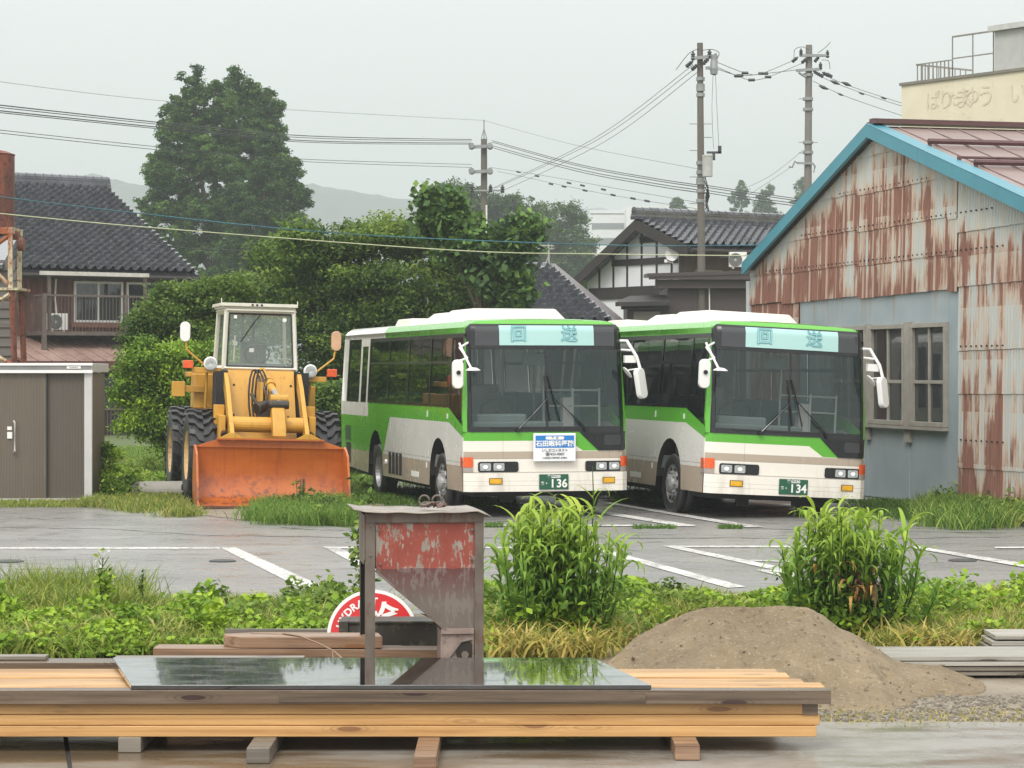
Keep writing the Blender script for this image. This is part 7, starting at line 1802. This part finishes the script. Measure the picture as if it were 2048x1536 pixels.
mb = MB(); mb.tube([P(565, 1266, 15.3), P(600, 1272, 15.28), P(640, 1288, 15.25), P(668, 1302, 15.2), P(690, 1322, 15.0)], .006, 5); mb.tube([P(665, 1300, 15.2), P(667, 1322, 15.1)], .004, 4); mb.tube([P(500, 1266, 15.4), P(560, 1268, 15.3), P(610, 1275, 15.3)], .003, 4)
tag(mb.build("dry_vine", pm("dry_stem", (.30, .20, .13), .7)), "dry brown vine draped over the pointed beam", "vine")
Yd = 16.4
board("pale_board", "pale board edge behind the pointed beam", X_(450, Yd), X_(662, Yd), Yd, Yd + .03, .1, Z_(1258, Yd), M_old, cat="board")
# dark concrete channel under the round sign
t = thing("steel_trough", "dark weathered trough on its side below the red round sign", "trough", (X_(690, 15.8), 15.9, 0))
Ye = 15.9; mb = MB()
def xr(px): return X_(px, Ye) - t.location.x
mb.bb(xr(696), xr(905), 0, .03, Z_(1345, Ye), Z_(1247, Ye)); mb.bb(xr(678), xr(697), -.02, .30, Z_(1345, Ye), Z_(1242, Ye)); mb.bb(xr(697), xr(905), -.015, .30, Z_(1247, Ye), Z_(1242, Ye))
mb.build("panel", pm("mouldy_steel", (.055, .05, .04), .6, var=.4, sc=3, dirt=(.16, .14, .10), dirt_lo=.55), t, bev=.004)
board("grey_lath", "small grey lath between the trough and the hopper leg", X_(745, 15.6), X_(802, 15.6), 15.55, 15.7, Z_(1301, 15.6), Z_(1294, 15.6), M_old, cat="lath")
# round fire hydrant sign
Ys = 16.35; c_ = Vector((X_(745, Ys), Ys, Z_(1270, Ys))); rs = 91 * Ys / F
t = thing("round_sign", "round red sign with white rim and white characters leaning behind the hopper", "sign", c_, rot=(R(-12), 0, 0))
mb = MB(); mb.lathe([(0, -.002), (rs, -.002), (rs, .004), (0, .004)], (0, 0, 0), 'y', 64); mb.build("sign_plate", M_white, t)
mb = MB(); mb.lathe([(0, -.0045), (rs * .925, -.0045), (rs * .925, -.0025)], (0, 0, 0), 'y', 64); mb.build("red_disc", pm("sign_red", (.60, .018, .022), .35, var=.06, sc=3), t)
Mx = Matrix.Translation((.075, -.0058, .085)) @ Matrix.Rotation(R(-18), 4, 'Y') @ FACE
text("lettering", "栓", .23, M_white, t, Mx, .0005, offset=.006)
Mx = Matrix.Translation((.16, -.0058, -.04)) @ Matrix.Rotation(R(-18), 4, 'Y') @ FACE
text("lettering", "火", .16, M_white, t, Mx, .0005, offset=.006)
for i, ch in enumerate("HYDRANT"):
    a = R(-72 + i * 12.5); rr = rs * .73
    text("small_lettering", ch, .068, M_white, t, Matrix.Translation((math.sin(a) * rr, -.0058, math.cos(a) * rr)) @ Matrix.Rotation(a, 4, 'Y') @ FACE, .0004, offset=.002)
# stacked grey planks / pipes at the right
M_pale = lumber_mat("pale_grey_plank", (.26, .245, .21), (.42, .40, .35), wet=.4, knot=(.12, .10, .08))
for k in range(4):
    z0 = .028 + k * .0325; lb = ["lowest", "second lowest", "second from the top", "topmost"][k] + " grey plank in the long low stack behind the sand heap"
    board("grey_plank", lb, X_(1730 + k * 4, 16.15), X_(2130, 16.15), 16.12 + random.uniform(-.02, .02), 16.62 + (0 if k < 3 else .10), z0, z0 + .026, M_pale if k > 1 else M_old, "grey planks stacked behind the sand heap", "plank", rz=-.12, bev=.002)
board("timber_block", "dark packing block under the grey plank stack", X_(2020, 16.2), X_(2045, 16.2), 16.2, 16.5, .0, .0279, M_plank, cat="timber block")
for k in range(4):
    z0 = .03 + k * .042; board("grey_plank", ["lowest", "second", "third", "topmost"][k] + " plank in the short grey stack at the right edge behind the yellow weeds", X_(1972 + k * 6, 17.1), X_(2140, 17.1), 17.1, 17.5, z0, z0 + .030, M_pale if k > 1 else M_old, "grey planks stacked at the right edge", "plank", bev=.002)
t = thing("perforated_plate", "pale steel plate with round holes beside the grey planks", "steel plate", P(2000, 1285, 17.3)); mb = MB()
mb.M = Matrix.Rotation(R(20), 4, 'Y'); mb.prism(rrect(-.07, .07, -.05, .05, .03), 'y', 0, .012); mb.build("plate", M_gal, t); mb = MB()
for (x_, z_) in ((-.03, .015), (.03, -.01), (.045, .02)): mb.lathe([(0, -.002), (.012, -.002)], (x_, 0, z_), 'y', 10)
mb.build("hole", M_under, t)

# ================================================================ HOPPER
Yh = 15.0
def hop_mat():
    g = NG("flaking_red_paint"); x, y, z = g.xyz(); a = g.noise(4.5, 6, .68); b = g.noise(1, 6, .7, g.scale((30, 8, 9))); c = g.noise(1, 5, .6, g.scale((14, 8, 1.6)))
    red = g.mix(g.ramp(a, .35, .65), (.25, .050, .034), (.33, .075, .050))
    bare = g.mix(g.ramp(c, .4, .6), (.26, .23, .19), (.36, .32, .27))
    flake = g.ramp(g.m('ADD', g.m('MULTIPLY', b, .6), g.m('MULTIPLY', a, .5)), .565, .590)
    up = g.mix(flake, red, bare)
    edge = g.m('MULTIPLY_ADD', a, .03, ZRED - .015)
    low_f = g.ramp(z, ZRED, ZRED - .22, 0.0, 1.0)
    low = g.mix(g.m('ADD', low_f, g.m('MULTIPLY_ADD', c, .8, -.4)), (.12, .040, .036), (.15, .125, .105))
    low = g.mix(g.m('MULTIPLY', flake, .5), low, (.22, .19, .165))
    col = g.mix(g.lt(z, edge), up, low)
    g.set(color=col, rough=g.ramp(a, .3, .7, .35, .6)); g.bump(flake, .3, .004); return g.mat
zh = lambda py: Z_(py, Yh)
ZRED = zh(1137)
M_hop = hop_mat()
M_hrust = pm("rusty_angle_iron", (.12, .095, .075), .6, var=.3, sc=4, c2=(.22, .18, .15), dirt=(.13, .055, .035), dirt_lo=.52, stretch=(1, 1, .5))
M_hblk = pm("wet_dark_iron", (.03, .025, .022), .35, var=.4)
H = thing("steel_hopper", "flaking red steel hopper on angle iron legs with a slanted chute side", "hopper", (X_(848, Yh), Yh, 0), R(7))
hx = lambda px: X_(px, Yh) - X_(848, Yh)
D = .56
mb = MB(); plate = [(hx(751), zh(1044)), (hx(952), zh(1044)), (hx(952), zh(1262)), (hx(893), zh(1262)), (hx(882), zh(1250)), (hx(752), zh(1142))]
mb.prism(plate, 'y', .010, .016); mb.build("front_plate", M_hop, H)
mb = MB(); mb.prism(plate, 'y', D - .016, D - .010); mb.bb(hx(951), hx(954), .016, D - .016, zh(1262), zh(1044)); mb.bb(hx(738), hx(741), .016, D - .016, zh(1135), zh(1044))
mb._add([(hx(744), .016, zh(1138)), (hx(886), .016, zh(1255)), (hx(886), D - .016, zh(1255)), (hx(744), D - .016, zh(1138))], [(0, 1, 2, 3)]); mb.build("chute_plate", M_hrust, H)
mb = MB(); a_ = Vector((hx(752), -.0, zh(1140))); b_ = Vector((hx(893), 0, zh(1259))); d_5 = (b_ - a_).normalized(); n_5 = Vector((-d_5.z, 0, d_5.x)) * .012
mb._add([tuple(a_ - n_5 - Vector((0, .02, 0))), tuple(b_ - n_5 - Vector((0, .02, 0))), tuple(b_ + n_5 * .2 - Vector((0, .02, 0))), tuple(a_ + n_5 * .2 - Vector((0, .02, 0))), tuple(a_ - n_5 + Vector((0, .012, 0))), tuple(b_ - n_5 + Vector((0, .012, 0))), tuple(b_ + n_5 * .2 + Vector((0, .012, 0))), tuple(a_ + n_5 * .2 + Vector((0, .012, 0)))],
        [(0, 1, 2, 3), (7, 6, 5, 4), (0, 4, 5, 1), (1, 5, 6, 2), (2, 6, 7, 3), (3, 7, 4, 0)]); mb.build("chute_rib", M_hrust, H)
def angle(px0, px1, y0, y1, zlo, zhi, mat, nm="leg"):
    mb = MB(); x0, x1 = hx(px0), hx(px1)
    mb.bb(x0, x1, y0 - .006, y0, zlo, zhi); xx = x0 if px0 < 848 else x1 - .006
    mb.bb(xx, xx + .006, y0, y1, zlo, zhi); return mb.build(nm, mat, H)
angle(731, 750, 0, .055, .012, zh(1028), M_hrust); angle(950, 968, 0, .055, .012, zh(1028), M_hrust)
mb = MB(); mb.bb(hx(731), hx(750), D, D + .006, .012, zh(1028)); mb.bb(hx(731), hx(731) + .006, D - .05, D, .012, zh(1028)); mb.build("leg", M_hblk, H)
mb = MB(); mb.bb(hx(950), hx(968), D, D + .006, .012, zh(1028)); mb.bb(hx(968) - .006, hx(968), D - .05, D, .012, zh(1028)); mb.build("leg", M_hblk, H)
mb = MB(); mb.prism([(0.0, zh(1030)), (D, zh(1030)), (D, zh(1110)), (.40, zh(1130)), (.08, zh(1130)), (0.0, zh(1118))], 'x', hx(729), hx(730.5)); mb.build("side_plate", M_hrust, H)
mb = MB()
mb.bb(hx(731), hx(968), -.013, -.0065, zh(1044), zh(1026)); mb.bb(hx(731), hx(968), D + .0065, D + .012, zh(1044), zh(1026)); mb.bb(hx(750.5), hx(949.5), -.004, .009, zh(1046), zh(1040)); build_each(mb, "top_frame", M_hrust, H)
mb = MB()
def lid(u, v):
    x0, x1 = hx(706), hx(982); x_ = x0 + (x1 - x0) * u; return (x_, -.07 + (D + .12) * v, zh(1024) + .004 + .003 * math.sin(u * 7 + 1) - .03 * max(0, u - .9) / .1 + .018 * max(0, .08 - u) / .08 + .0025 * math.sin(u * 23 + v * 5))
mb.grid(lid, 60, 8); o = mb.build("lid_sheet", pm("bent_lid_steel", (.30, .26, .22), .45, .3, .3, 4, dirt=(.14, .08, .055), dirt_lo=.54), H, smooth=True); md = o.modifiers.new('t', 'SOLIDIFY'); md.thickness = .006
# outlet with gate
mb = MB(); mb.prism([(hx(882), zh(1262)), (hx(948), zh(1262)), (hx(948), zh(1330)), (hx(882), zh(1330))], 'y', -.002, .008); mb.bb(hx(882), hx(886), .008, .25, zh(1330), zh(1262))
mb.bb(hx(882), hx(948), -.018, -.002, zh(1268), zh(1257)); mb.build("outlet_plate", pm("pinkish_worn_steel", (.24, .17, .15), .5, c2=(.32, .25, .22), var=.15, sc=8, dirt=(.08, .045, .035), dirt_lo=.56), H)
mb = MB(); o_ = [(hx(930) + .055 * math.cos(a), zh(1302) + .065 * math.sin(a) * (1.2 if math.sin(a) < 0 else 1)) for a in np.linspace(0, 2 * math.pi, 21)[:-1]]
mb.prism([(min(x_, hx(945)), z_) for x_, z_ in o_], 'y', -.006, -.0025); mb.build("outlet_hole", M_hblk, H)
mb = MB(); mb.tube([(hx(888), -.012, zh(1328)), (hx(906), -.012, zh(1306)), (hx(922), -.012, zh(1284)), (hx(944), -.012, zh(1280))], .008, 5); mb.cyl((hx(930), -.02, zh(1310)), (hx(930), .0, zh(1310)), .022, n=12); mb.build("gate_lever", M_hrust, H)
# grime streak plate: rust patch on the chute
mb = MB(); mb.prism([(hx(838), zh(1225)), (hx(862), zh(1232)), (hx(910), zh(1275)), (hx(892), zh(1262)), (hx(866), zh(1240))], 'y', .006, .0095); mb.build("mud_patch", M_hblk, H)
mb = MB()
for (px, py) in ((757, 1060), (760, 1128), (944, 1060), (945, 1120), (741, 1110), (741, 1052)): mb.lathe([(0, -.012), (.008, -.010), (.009, .012)], (hx(px), 0, zh(py)), 'y', 10)
mb.build("rivet", M_hrust, H)
# shackles and chain on the lid
t = thing("lifting_chain", "rusty chain with two lifting shackles lying on the hopper lid", "chain", (X_(865, 15.1), 15.15, zh(1022) + .012))
for k, px in enumerate((848, 874)):
    mb = MB(); x_ = X_(px, 15.1) - X_(865, 15.1); mb.tube([(x_ - .018, 0, .0)] + [(x_ + .030 * math.cos(a), 0, .042 + .032 * math.sin(a)) for a in np.linspace(math.pi * 1.15, -math.pi * .15, 13)] + [(x_ + .018, 0, 0)], .006, 7); mb.build("shackle", M_hrust, t)
for k in range(11):
    mb = MB(); cx, cy = -.06 + k * .013, random.uniform(-.05, .03); a0 = random.random() * 3
    mb.tube([(cx + .02 * math.cos(a) * math.cos(a0) - .012 * math.sin(a) * math.sin(a0), cy + .02 * math.cos(a) * math.sin(a0) + .012 * math.sin(a) * math.cos(a0), .014 + .012 * (k % 2) + .008 * math.sin(a + k)) for a in np.linspace(0, 2 * math.pi, 9)], .006, 5); mb.build("link", M_hrust, t)

# ================================================================ HAZE
mb = MB(); mb.bb(-1800, 1800, -40, 2950, -1.0, 230.0); hz = mb.build("haze", None)
hz.data.materials.clear(); hm = bpy.data.materials.new("haze_air"); hm.use_nodes = True; n_ = hm.node_tree
for x in list(n_.nodes):
    if x.type != 'OUTPUT_MATERIAL': n_.nodes.remove(x)
pv = n_.nodes.new("ShaderNodeVolumePrincipled"); pv.inputs['Density'].default_value = .0007; pv.inputs['Color'].default_value = (.69, .735, .765, 1); pv.inputs['Anisotropy'].default_value = 0.0
n_.links.new(pv.outputs[0], n_.nodes['Material Output'].inputs['Volume']); hz.data.materials.append(hm); hz['kind'] = 'stuff'
